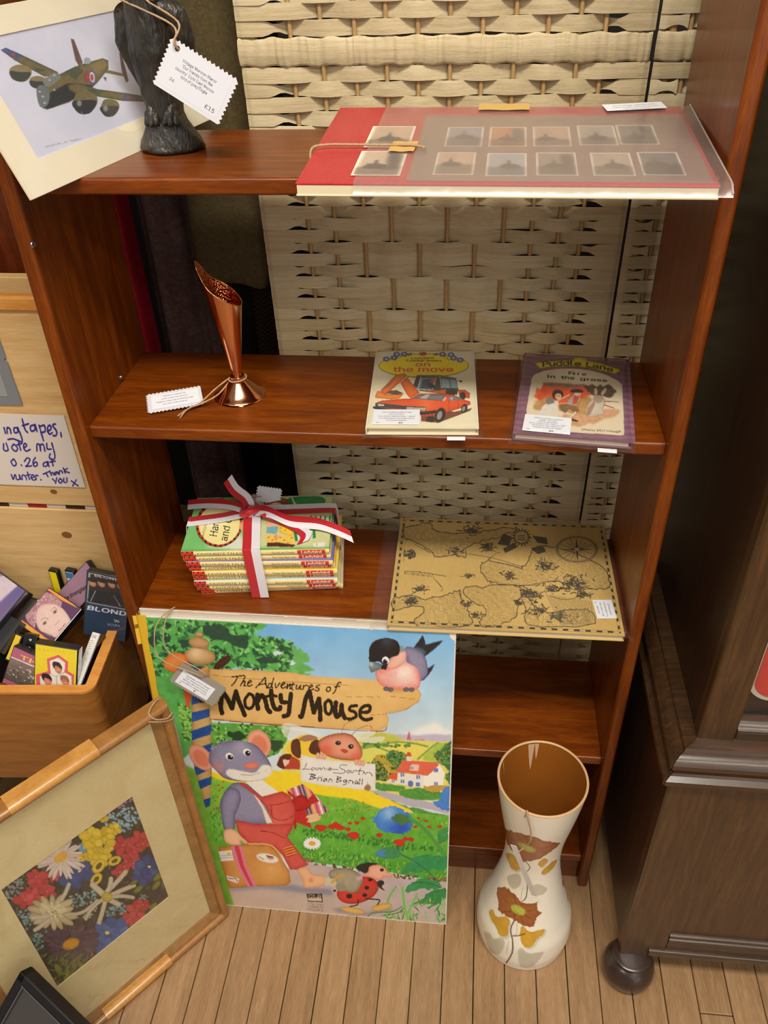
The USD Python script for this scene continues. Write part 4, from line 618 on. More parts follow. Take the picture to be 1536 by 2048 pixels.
def aeroplane_print():
    """Watercolour of a four-engined camouflaged aeroplane with its title below."""
    A = Art([(-62.8, 84.2), (284.2, 9.4), (379, 198.4), (77.2, 318.6)], 0.246, 0.0935, step=0.95); k = K(0, 0, 3.072)
    A.C[:] = (206, 208, 226); A.C += (A.noise(50, 2)[..., None] - .5) * np.array((18, 16, 14))
    OL, DK, GR = (112, 100, 64), (50, 54, 52), (76, 82, 58)
    def P(p, col, **q): A.poly(k(p), col, **{'blur': .5, 'mott': 12, 'msc': 5, **q})
    P([(40, 290), (120, 325), (360, 440), (370, 470), (300, 480), (190, 420), (100, 370), (10, 305)], OL, edge=((70, 66, 44), 3)); P([(45, 292), (145, 345), (120, 360), (15, 306)], (66, 86, 140)); P([(75, 318), (100, 326), (95, 345), (75, 338)], (150, 70, 76), mott=0)
    P([(200, 400), (290, 430), (240, 440)], GR)
    for x, y, s in ((135, 450, 1.0), (240, 505, .75)):
        P([(x - 70 * s, y - 25 * s), (x - 20 * s, y - 55 * s), (x + 50 * s, y - 40 * s), (x + 65 * s, y), (x + 30 * s, y + 45 * s), (x - 40 * s, y + 35 * s)], (134, 118, 84), smooth=True); P([(x - 70 * s, y - 15 * s), (x - 10 * s, y - 10 * s), (x + 60 * s, y - 5 * s), (x + 20 * s, y + 48 * s), (x - 50 * s, y + 35 * s)], DK, smooth=True)
    P([(440, 235), (460, 240), (515, 385), (490, 400), (470, 370)], (92, 66, 62)); P([(738, 322), (755, 335), (796, 495), (780, 505), (755, 440)], (98, 72, 66)); P([(640, 420), (760, 450), (770, 468), (650, 445)], OL)
    P([(280, 500), (380, 450), (500, 395), (635, 355), (670, 370), (672, 420), (600, 510), (560, 545), (430, 610), (330, 660), (270, 665), (240, 600)], OL, edge=((60, 60, 40), 4)); P([(400, 440), (470, 405), (520, 430), (470, 490)], GR); P([(560, 400), (640, 360), (668, 400), (600, 450)], (124, 108, 66)); P([(250, 600), (420, 510), (560, 520), (580, 540), (430, 625), (290, 672)], (38, 40, 40), blur=1.2)
    P([(230, 545), (270, 520), (310, 560), (300, 640), (250, 650)], (104, 110, 112), smooth=True); P([(270, 490), (340, 445), (380, 470), (330, 520), (290, 530)], (118, 124, 118), smooth=True)
    for x, y in ((290, 470), (310, 490), (340, 460), (250, 560), (270, 590), (280, 630), (340, 550)): A.ell(*k((x, y))[0], 2.6, 1.8, (176, 184, 190), blur=.7)
    P([(520, 370), (535, 350), (560, 360), (560, 385), (530, 390)], (150, 160, 170), smooth=True)
    A.ell(*k((572, 472))[0], 7.2, 14, (70, 82, 140), rot=-8); A.ell(*k((572, 472))[0], 5, 10.5, (214, 208, 206), rot=-8); A.ell(*k((571, 474))[0], 3.2, 7, (176, 54, 60), rot=-8); P([(520, 450), (550, 430), (556, 500), (530, 505)], (146, 58, 52))
    P([(420, 520), (480, 505), (600, 545), (780, 570), (895, 590), (890, 622), (760, 618), (600, 590), (480, 580), (430, 550)], OL, edge=((64, 60, 40), 3)); P([(540, 540), (640, 560), (600, 590), (560, 580)], GR); P([(760, 580), (850, 590), (830, 614), (760, 608)], (84, 92, 132)); P([(790, 586), (820, 590), (812, 606), (786, 602)], (150, 84, 80))
    for x, y, s in ((530, 620, 1.25), (682, 655, .95)):
        P([(x - 55 * s, y - 15 * s), (x - 30 * s, y - 50 * s), (x + 40 * s, y - 40 * s), (x + 60 * s, y), (x + 30 * s, y + 50 * s), (x - 20 * s, y + 60 * s), (x - 60 * s, y + 20 * s)], (112, 104, 66), smooth=True); P([(x - 62 * s, y + 2 * s), (x - 10 * s, y - 6 * s), (x + 56 * s, y), (x + 26 * s, y + 55 * s), (x - 24 * s, y + 62 * s), (x - 58 * s, y + 30 * s)], (44, 46, 46), smooth=True); A.ell(*k((x - 30 * s, y + 10 * s))[0], 5, 6, (130, 136, 138), blur=1)
    P([(640, 470), (660, 475), (655, 497)], (70, 44, 40)); A.line(k((310, 675), (325, 700)), .8, (160, 162, 176)); A.line(k((505, 680), (525, 725)), .8, (150, 152, 166)); A.line(k((360, 330), (430, 250)), .5, (186, 188, 204)); A.line(k((330, 420), (350, 260)), .4, (190, 192, 206))
    A.text('Lancaster Mk I . 617 Squadron', *k((285, 905))[0], 4.0, (120, 120, 136), ang=-13, fit=72, shear=.2)
    return A

def album_card(i):
    """One small collector's card: a hazy harbour or ship picture with a pale margin."""
    A = Art([(0, 0), (36, 0), (36, 56), (0, 56)], 0.036, 0.056, step=1.3); r = np.random.default_rng(100 + i)
    A.C[:] = (240, 232, 216); sky = [(196, 170, 140), (206, 184, 156), (150, 154, 166), (206, 176, 150), (200, 130, 84), (170, 176, 184), (196, 160, 140), (150, 140, 128), (176, 168, 154), (186, 170, 150), (120, 116, 112), (110, 110, 110)][i % 12]
    A.poly([(2, 2), (34, 2), (34, 54), (2, 54)], sky, mott=22, msc=12); y = 34 + r.uniform(-4, 4)
    A.poly([(2, y), (34, y - 2), (34, 54), (2, 54)], tuple(int(c * .6) for c in sky), mott=20, msc=6, blur=1.5)
    x = 12 + r.uniform(0, 8); A.poly([(x - 9, y), (x - 6, y - 7), (x - 2, y - 8), (x, y - 20), (x + 2, y - 8), (x + 9, y - 6), (x + 11, y), (x + 6, y + 4), (x - 6, y + 4)], (46, 42, 42), blur=.8, mott=14)
    if i % 3 == 1: A.poly([(22, 4), (32, 6), (33, 40), (24, 44)], (70, 66, 68), blur=1.6, mott=16)
    return A

def toy_vehicles_cover():
    A = Art([(749, 699.5), (946, 699.5), (956, 858), (731, 856)], 0.1155, 0.178, step=0.85); k = K(720, 690, 6.144)
    A.C[:] = (232, 222, 188); A.C += (A.noise(30, 4)[..., None] - .5) * 14
    A.ell(*k((768, 255))[0], 91, 24.5, (70, 60, 30)); A.ell(*k((768, 253))[0], 90, 23.6, (246, 222, 26), mott=4)
    for x, y in ((300, 172), (395, 155), (430, 112), (525, 110), (1000, 112), (1105, 118), (1135, 160), (1220, 185)):
        for t in range(5): A.ell(*k((x + 26 * math.cos(t * 1.26), y + 17 * math.sin(t * 1.26)))[0], 3.6, 2.8, (86, 108, 168), blur=.3)
        A.ell(*k((x, y))[0], 2.2, 1.7, (240, 236, 214))
    for p in ([(460, 165), (480, 140), (560, 110), (640, 104)], [(860, 104), (950, 110), (1040, 150), (1080, 190)]): A.line(k(p), 1.1, (60, 84, 56))
    for x in (590, 920): A.ell(*k((x, 112))[0], 5, 2, (66, 92, 58), rot=-20)
    A.ell(*k((755, 106))[0], 8.5, 3.8, (196, 66, 44)); A.ell(*k((770, 100))[0], 3, 1.5, (90, 40, 30)); A.ell(*k((735, 112))[0], 2, 1.2, (90, 40, 30))
    A.text('Ladybird', *k((612, 172))[0], 3.7, (48, 46, 20), fit=45, bold=True); A.text('Toddler Books', *k((540, 204))[0], 4.0, (48, 46, 20), fit=72.5, bold=True)
    A.text('on', *k((662, 262))[0], 8.4, (224, 92, 40), fit=30, bold=True); A.text('the move', *k((386, 330))[0], 9.4, (224, 92, 40), fit=122, bold=True)
    OR, OD = (232, 112, 40), (150, 62, 26); E = dict(edge=(OD, 1.6), blur=.35)
    def P(p, c, **q): A.poly(k(p), c, **{'blur': .35, **q})
    P([(480, 470), (560, 400), (720, 590), (700, 610), (600, 660), (565, 620)], OR, edge=(OD, 2)); P([(240, 560), (420, 370), (530, 350), (560, 380), (480, 460), (300, 620), (260, 600)], (236, 124, 50), edge=(OD, 2)); P([(245, 570), (430, 400), (350, 500)], (120, 110, 90))
    P([(170, 640), (200, 570), (260, 580), (300, 610), (520, 610), (470, 665), (370, 675), (180, 655)], (236, 136, 52), edge=(OD, 1.6)); P([(300, 600), (350, 570), (430, 560), (520, 600), (440, 620)], (96, 74, 56), mott=20, msc=3)
    P([(640, 500), (680, 380), (960, 376), (1170, 420), (1200, 560), (1180, 620), (1000, 610), (720, 570)], (66, 68, 66)); P([(672, 376), (960, 372), (1175, 412), (1165, 432), (960, 402), (680, 392)], (94, 104, 108)); P([(716, 410), (920, 408), (885, 560), (700, 548)], (120, 146, 156)); P([(760, 430), (880, 420), (860, 550), (720, 540)], (70, 84, 88)); P([(980, 415), (1080, 430), (1100, 540), (1000, 530)], (140, 164, 170)); P([(1090, 430), (1165, 435), (1195, 540), (1110, 540)], (134, 158, 164))
    for p in ([(735, 395), (690, 550)], [(925, 400), (880, 565)], [(965, 390), (990, 540)], [(700, 550), (880, 565)]): A.line(k(p), 1.3, (216, 214, 200))
    A.ell(*k((880, 450))[0], 4.5, 5, (176, 92, 66)); P([(800, 490), (870, 470), (930, 530), (860, 545)], (50, 56, 60)); P([(720, 570), (980, 560), (1040, 545), (1040, 610), (980, 605)], (196, 110, 50), edge=(OD, 1.5)); P([(1200, 560), (1280, 560), (1340, 600), (1335, 665), (1270, 660), (1200, 620)], (216, 84, 44), edge=(OD, 2)); A.ell(*k((1110, 590))[0], 10, 7, (50, 44, 42)); A.ell(*k((1250, 635))[0], 6, 8, (48, 42, 42)); A.line(k((1170, 445), (1240, 450)), .8, (60, 60, 60)); P([(1210, 440), (1250, 445), (1240, 468), (1212, 462)], (70, 70, 60))
    P([(740, 820), (950, 800), (1150, 830), (1370, 785), (1340, 820), (950, 965), (740, 945)], (120, 70, 46), mott=8)
    P([(175, 720), (250, 690), (470, 670), (600, 665), (720, 605), (1000, 605), (1140, 620), (1260, 680), (1340, 700), (1350, 740), (1280, 770), (1080, 830), (950, 870), (740, 885), (730, 830), (180, 790)], (226, 86, 40), edge=((160, 50, 26), 2.5), light=[(850, 808, 14, (238, 120, 60), .7)])
    P([(620, 660), (720, 612), (1040, 615), (1000, 695), (800, 680)], (120, 122, 122), edge=((60, 56, 54), 1.2)); P([(720, 660), (800, 615), (850, 618), (800, 672)], (176, 178, 172)); P([(1000, 690), (1040, 640), (1050, 660), (1020, 700)], (200, 198, 190)); P([(1070, 690), (1090, 640), (1160, 640), (1170, 690)], (120, 124, 124)); P([(1165, 635), (1230, 655), (1250, 680), (1185, 688)], (110, 112, 112)); P([(1090, 655), (1130, 650), (1120, 690)], (190, 190, 180))
    P([(170, 760), (200, 715), (540, 755), (800, 770), (800, 820), (560, 800), (180, 770)], (66, 66, 64)); P([(205, 730), (290, 735), (280, 760), (215, 755)], (190, 196, 190)); P([(560, 770), (800, 780), (790, 815), (560, 800)], (176, 172, 150)); P([(140, 760), (400, 800), (740, 830), (930, 808), (920, 850), (740, 870), (160, 790)], (44, 40, 40)); A.ell(*k((860, 920))[0], 9, 6, (48, 38, 36))
    for x, y, rx, ry in ((975, 870, 10, 15), (1270, 790, 6, 9)): A.ell(*k((x, y))[0], rx, ry, (40, 36, 36), rot=18); A.ell(*k((x - 8, y + 4))[0], rx * .5, ry * .6, (150, 146, 138), rot=18)
    A.line(k((1075, 690), (1085, 820)), .7, (130, 44, 26)); A.line(k((1190, 690), (1195, 790)), .7, (130, 44, 26))
    return A

def fire_story_cover():
    A = Art([(1046, 706.5), (1258.6, 715), (1266, 889), (1026, 867.5)], 0.1195, 0.181, step=0.85); k = K(1010, 695, 5.486)
    A.C[:] = (130, 88, 106); A.C += (np.sin(A.V * 90 + 8 * A.noise(30, 3)) * 9 + (A.noise(9, 5) - .5) * 26)[..., None]
    def P(p, c, **q): A.poly(k(p), c, **{'blur': .5, **q})
    P([(275, 350), (300, 310), (400, 262), (560, 236), (720, 230), (900, 244), (1080, 290), (1220, 360), (1272, 410), (1280, 700), (1278, 985), (700, 945), (225, 790), (222, 700)], (224, 208, 176), mott=5, msc=20)
    P([(300, 175), (340, 165), (520, 145), (720, 128), (740, 100), (800, 92), (860, 105), (880, 130), (1050, 165), (1240, 225), (1260, 240), (1200, 290), (1120, 270), (900, 220), (700, 205), (500, 215), (360, 240), (335, 215)], (236, 214, 30), edge=((90, 80, 24), 1.6))
    for t, x, y, h, fit, an in (('P', 390, 214, 10, 13, -6), ('u', 462, 206, 9.5, 12.5, -4), ('d', 534, 200, 10, 13, -2), ('d', 610, 195, 10, 13, 0), ('l', 690, 193, 10, 6.5, 0), ('e', 738, 196, 9.5, 14, 3), ('L', 866, 208, 10.5, 12, 6), ('a', 936, 216, 9.5, 13, 8), ('n', 1016, 228, 9.5, 13, 10), ('e', 1094, 246, 9.5, 14, 12)): A.text(t, *k((x, y))[0], h, (44, 52, 20), ang=an, fit=fit, bold=True)
    for t, x, y, h, f in (('F', 672, 300, 6.4, 8), ('i', 722, 302, 6, 4), ('r', 768, 304, 6, 7), ('e', 820, 306, 6, 9.5)): A.text(t, *k((x, y))[0], h, (46, 40, 34), ang=2, fit=f, bold=True)
    A.text('in', *k((440, 340))[0], 6.2, (46, 40, 34), ang=3, fit=16, bold=True); A.text('the', *k((590, 348))[0], 6.2, (46, 40, 34), ang=3, fit=27, bold=True); A.text('grass', *k((796, 360))[0], 6.2, (46, 40, 34), ang=3.5, fit=56, bold=True)
    P(A.jag([(300, 540), (380, 430), (420, 400), (520, 400), (840, 420), (960, 430), (900, 520), (880, 560), (760, 600), (640, 640), (400, 620)], 14, 4, 3), (226, 92, 44), mott=22, msc=6, blur=1.2); P(A.jag([(400, 400), (560, 395), (800, 405), (900, 440), (700, 440), (480, 440)], 8, 4, 4), (130, 112, 84), mott=26, msc=5, blur=1.3)
    P(A.jag([(850, 430), (980, 420), (1140, 430), (1200, 490), (1140, 560), (1000, 540), (880, 500)], 10, 4, 5), (84, 70, 50), mott=26, msc=5, blur=1); P(A.jag([(310, 620), (420, 560), (620, 620), (880, 560), (940, 640), (1000, 720), (820, 760), (560, 700), (330, 690)], 9, 4, 6), (186, 140, 80), mott=30, msc=6, blur=1.4)
    P(A.jag([(560, 780), (760, 740), (900, 760), (1080, 690), (1220, 700), (1180, 770), (940, 840), (760, 880), (660, 860)], 10, 4, 7), (206, 158, 116), mott=24, msc=5, blur=1.4)
    P([(345, 750), (400, 650), (480, 590), (560, 600), (560, 700), (550, 770), (440, 765)], (220, 212, 196), mott=14, msc=4); P([(420, 620), (440, 560), (500, 560), (520, 620), (450, 640)], (130, 124, 116), mott=16); A.ell(*k((555, 530))[0], 11, 10.5, (60, 40, 34)); A.ell(*k((560, 548))[0], 6.6, 6.6, (232, 180, 140)); A.ell(*k((545, 545))[0], 1, 1, (50, 30, 26)); A.ell(*k((572, 545))[0], 1, 1, (50, 30, 26)); A.line(k((560, 590), (620, 560), (680, 530)), 3, (226, 178, 140)); A.line(k((400, 640), (330, 690)), 3, (180, 140, 110))
    P([(640, 650), (680, 570), (740, 520), (800, 540), (790, 600), (700, 640)], (170, 160, 146), mott=10); P([(735, 540), (790, 540), (760, 620), (710, 640)], (200, 66, 44)); A.ell(*k((768, 510))[0], 7, 6, (232, 186, 150)); P([(695, 500), (700, 475), (760, 462), (820, 475), (830, 500), (760, 505)], (54, 46, 42), smooth=True); P([(570, 640), (640, 630), (760, 660), (790, 710), (740, 730), (680, 690), (640, 730), (590, 720)], (130, 96, 62), mott=12); A.line(k((600, 720), (590, 770)), 3.4, (226, 210, 190)); A.line(k((745, 725), (690, 780)), 3.4, (220, 206, 186)); P([(690, 785), (780, 820), (760, 832), (690, 812)], (50, 40, 36))
    P([(880, 640), (940, 570), (960, 540), (1040, 540), (1080, 600), (1050, 690), (1060, 740), (980, 765), (860, 770)], (206, 194, 176), smooth=True, mott=12, edge=((160, 136, 110), 2)); P([(860, 760), (880, 680), (960, 590), (960, 640), (900, 760)], (166, 134, 106)); A.ell(*k((1000, 575))[0], 10, 8, (176, 150, 122)); A.ell(*k((972, 490))[0], 3.6, 8, (190, 160, 130)); A.ell(*k((1062, 490))[0], 3.6, 9, (196, 166, 136), rot=35); A.line(k((1060, 600), (1220, 605)), 2, (150, 110, 80)); A.line(k((1060, 640), (1170, 675)), 2.4, (150, 112, 84))
    A.text('Sheila McCullagh', *k((805, 925))[0], 4, (70, 56, 46), ang=3.5, fit=80); A.text('Ladybird', *k((262, 122))[0], 2.6, (110, 60, 76), ang=2, fit=29); A.ell(*k((335, 88))[0], 5, 2.2, (196, 60, 60))
    return A

def fairy_tale_cover():
    A = Art([(394.7, 998.6), (665.5, 988), (663, 1096), (367, 1106.7)], 0.181, 0.111, step=1.1); k = K(340, 940, 3.84)
    A.C[:] = (122, 190, 110); A.C += (A.noise(40, 5)[..., None] - .5) * 26
    def P(p, c, **q): A.poly(k(p), c, **{'blur': .6, 'mott': 8, **q})
    P([(300, 600), (420, 470), (560, 500), (620, 600), (600, 640)], (214, 222, 196), blur=4); P([(560, 230), (700, 200), (900, 200), (1240, 190), (1240, 590), (620, 600), (600, 400)], (206, 206, 150), blur=3)
    A.ell(*k((385, 425))[0], 46, 46, (60, 40, 34)); A.ell(*k((385, 425))[0], 45, 45, (206, 64, 44))
    for t in range(26): A.ell(*k((385 + 166 * math.cos(t * .2417), 425 + 166 * math.sin(t * .2417)))[0], 2.6, 2, (40, 30, 28), rot=t * 14)
    A.ell(*k((388, 425))[0], 41, 41, (238, 226, 152), light=[(430, 1040, 22, (250, 240, 190))])
    P([(320, 250), (420, 215), (380, 260), (270, 275)], (170, 50, 44), blur=1)
    # title, standing on its side
    for p in ([(298, 506), (364, 480)], [(308, 478), (316, 510)], [(358, 464), (368, 500)], [(296, 450), (372, 436)], [(332, 452), (340, 492)]): pass
    A.text('Hans', *k((372, 520))[0], 15, (40, 36, 30), ang=-82, fit=38); A.text('and G', *k((452, 556))[0], 15, (40, 36, 30), ang=-80, fit=48); A.text('FAVOURITE', *k((268, 545))[0], 5, (120, 110, 70), ang=-78, fit=44)
    P([(720, 230), (860, 215), (1000, 260), (1040, 280), (860, 300), (740, 290)], (140, 88, 52), smooth=True); [A.line(k((760 + 40 * i, 225 + 6 * i), (800 + 40 * i, 262 + 6 * i)), 1.6, (96, 58, 34)) for i in range(6)]
    P([(740, 290), (800, 250), (860, 265), (870, 300), (800, 310)], (238, 190, 150), smooth=True); P([(900, 220), (1000, 200), (1150, 200), (1185, 240), (1100, 290), (950, 280)], (54, 146, 76), smooth=True, edge=((36, 110, 60), 3)); A.line(k((930, 210), (960, 260), (1040, 285)), 2.6, (232, 226, 206))
    P([(540, 430), (580, 380), (640, 370), (650, 420), (600, 470), (550, 465)], (226, 160, 110), smooth=True); P([(740, 380), (830, 370), (850, 420), (780, 440), (745, 420)], (238, 180, 140), smooth=True); P([(750, 440), (840, 430), (830, 490), (750, 490)], (120, 170, 176)); P([(840, 420), (1000, 440), (940, 510), (850, 480)], (240, 204, 70), edge=((206, 150, 50), 2)); [A.ell(*k((860 + 34 * i, 445 + 16 * (i % 2)))[0], 2, 1.5, (214, 130, 50)) for i in range(4)]
    P([(745, 500), (960, 510), (990, 550), (940, 590), (760, 580)], (236, 196, 90), mott=16, msc=3); [A.ell(*k((770 + 30 * i, 520 + 20 * (i % 3)))[0], 2.2, 1.6, (200, 120, 60)) for i in range(7)]; A.ell(*k((825, 520))[0], 4, 6, (226, 150, 100))
    for i in range(7): P([(960 + 24 * i, 480 - 4 * i), (978 + 24 * i, 476 - 4 * i), (1000 + 22 * i, 540 - 4 * i), (976 + 22 * i, 548 - 4 * i)], ((44, 132, 70), (236, 236, 220))[i % 2], mott=0)
    P([(1080, 360), (1180, 350), (1240, 370), (1240, 450), (1120, 430)], (236, 232, 214)); [A.line(k((1085 + 36 * i, 350), (1090 + 36 * i, 440)), 3, (48, 140, 80)) for i in range(5)]
    P([(760, 560), (860, 560), (980, 575), (960, 592), (760, 590)], (90, 50, 40)); P([(1110, 560), (1200, 550), (1200, 585), (1120, 585)], (230, 226, 216)); A.text('L', *k((1140, 578))[0], 5, (50, 46, 44)); A.C[:, -4:] = A.C[:, -4:] * .9
    return A

def antique_map():
    """Fanciful black line map on gold-brown paper with a dashed border."""
    A = Art([(801, 1037), (1208, 1047), (1250, 1272), (774, 1250)], 0.279, 0.2115, step=0.95); k = K(740, 1020, 2.793); r = np.random.default_rng(6)
    A.C[:] = (206, 172, 98); A.C += (A.noise(70, 6)[..., None] - .5) * 30 + (A.noise(5, 7)[..., None] - .5) * 12
    IN, MID = (44, 36, 24), (108, 88, 52)
    U, V = A.U, A.V; w, h = 279, 211.5; x, y = U * w, V * h; d = np.minimum.reduce([x, y, w - x, h - y])
    bor = (d > 4.2) & (d < 6.4); dash = np.where((y < 7) | (y > h - 7), (x / 13) % 1 < .5, (y / 13) % 1 < .5); A.C[bor & dash] = IN; A.C[(d > 6.4) & (d < 7.1)] = (150, 124, 74); A.C[(d > 3.4) & (d < 4.2)] = (160, 134, 82)
    seas = [[(200, 100), (330, 75), (350, 110), (420, 125), (600, 120), (740, 100), (820, 105), (740, 140), (640, 170), (540, 210), (520, 265), (450, 250), (370, 265), (340, 240), (260, 190), (190, 150)],
            [(640, 285), (760, 300), (850, 320), (900, 230), (1000, 200), (1280, 300), (1340, 420), (1260, 440), (1000, 400), (900, 420), (690, 410), (640, 380), (610, 330)],
            [(130, 500), (220, 480), (310, 500), (430, 470), (490, 450), (500, 490), (540, 560), (560, 640), (420, 660), (240, 640), (300, 560), (240, 540), (140, 560)],
            [(520, 440), (690, 420), (860, 430), (830, 500), (800, 600), (700, 650), (600, 640), (640, 560), (560, 510)], [(850, 450), (960, 560), (1200, 560), (1240, 640), (900, 650), (860, 560)]]
    for s, p in enumerate(seas):
        q = A.jag(k(p), 1.5, 6, s); g = sg.Polygon(q).buffer(0); b = g.bounds
        for yy in np.arange(b[1], b[3], 3.1):
            for xx in np.arange(b[0], b[2], 8.5):
                x0 = xx + r.uniform(-3, 3)
                if g.contains(sg.Point(x0, yy)): A.line([(x0 - 3, yy), (x0 - 1, yy - .9), (x0 + 1.5, yy + .2), (x0 + 4, yy - .5)], .55, MID, blur=.3)
        ring = g.buffer(0).boundary; A.geom(ring.buffer(1.5).intersection(g), (110, 90, 54), alpha=.6, blur=.6); A.geom(ring.buffer(.55), IN, blur=.3)
    for p in ([(350, 380), (400, 440), (390, 455)], [(640, 290), (700, 240), (720, 240)], [(540, 245), (660, 265), (760, 290), (850, 320)], [(240, 190), (330, 240)], [(950, 420), (1100, 440), (1240, 440)], [(1000, 480), (1100, 500), (1230, 460)]): A.line(A.jag(k(p), 0, 4)[:len(p) * 3 - 2] if False else k(p), .9, IN)
    for cx_, cy_, n, sp in ((560, 115, 26, 45), (470, 232, 16, 40), (650, 205, 30, 38), (225, 255, 22, 40), (280, 440, 18, 38), (770, 365, 22, 35), (970, 310, 30, 55), (545, 365, 10, 20), (1130, 410, 60, 75), (890, 470, 44, 60), (1010, 440, 20, 40), (1180, 470, 20, 40), (590, 590, 16, 40), (530, 525, 12, 30), (1060, 600, 24, 90), (930, 560, 30, 60), (820, 520, 14, 20), (230, 510, 26, 40)):
        for i in range(int(n * 1.9)):
            px, py = cx_ + r.normal(0, sp * .5), cy_ + r.normal(0, sp * .28); a = r.uniform(0, 6.28); l = r.uniform(6, 18); A.line(k([(px - l * math.cos(a), py - l * .6 * math.sin(a)), (px + r.normal(0, 4), py + r.normal(0, 3)), (px + l * math.cos(a), py + l * .6 * math.sin(a))]), r.uniform(.7, 2.2), ((58, 48, 32), (84, 70, 46))[i % 2], blur=.35)
    for q in range(12): A.line(k([(190 + 14 * q, 350 + 1.4 * q), (200 + 14 * q, 362 + 1.4 * q)]), .9, IN)
    A.line(k([(190, 345), (280, 350), (420, 372)]), 1.1, IN)
    for rad, n in ((0, 1),):   # sun emblem and banners
        c = k((840, 150))[0]; [A.poly([(c[0] + 14 * math.cos(t), c[1] + 13 * math.sin(t)), (c[0] + 24 * math.cos(t + .12), c[1] + 21 * math.sin(t + .12)), (c[0] + 14 * math.cos(t + .24), c[1] + 13 * math.sin(t + .24))], (70, 60, 40), blur=.3) for t in np.arange(0, 6.28, .36)]
        A.ell(*c, 15, 14, (84, 70, 44)); A.ell(*c, 13, 12, (196, 168, 106)); [A.line([(c[0] - 7, c[1] - 3 + 4 * i), (c[0] + 7, c[1] - 3 + 4 * i)], 1.6, (70, 58, 38)) for i in range(3)]
        for p in ([(705, 190), (740, 130), (790, 150), (770, 200)], [(735, 215), (800, 180), (820, 205), (750, 240)], [(890, 210), (960, 200), (980, 230), (930, 245)], [(900, 140), (980, 150), (990, 190), (930, 180)]): A.poly(k(p), (78, 66, 42), mott=30, msc=2, blur=.3)
    c = k((1152, 216))[0]
    A.geom(affinity.translate(affinity.scale(sg.Point(0, 0).buffer(1, 32).difference(sg.Point(0, 0).buffer(.86, 32)), 43, 27), *c), (140, 116, 70), blur=.5, mott=14)
    for t in np.arange(0, 6.28, .39): A.line([c, (c[0] + (34 if int(t / .39) % 2 else 26) * math.cos(t), c[1] + (22 if int(t / .39) % 2 else 17) * math.sin(t))], .8, (92, 76, 48))
    for t in (1.5, 4.7, 3.1, 0): A.poly([(c[0] + 30 * math.cos(t), c[1] + 24 * math.sin(t)), (c[0] + 3 * math.cos(t + 1.57), c[1] + 2.5 * math.sin(t + 1.57)), (c[0] - 3 * math.cos(t + 1.57), c[1] - 2.5 * math.sin(t + 1.57))], (72, 60, 38))
    A.ell(*c, 6, 4, (200, 172, 110), edge=((90, 74, 46), 1))
    for i in range(26): t = i / 26; A.line(k([(980 + 260 * t, 470 + 40 * t), (1020 + 230 * t, 560 + 20 * t), (1060 + 180 * t, 640)]), .8, (104, 86, 54), blur=.3)
    return A

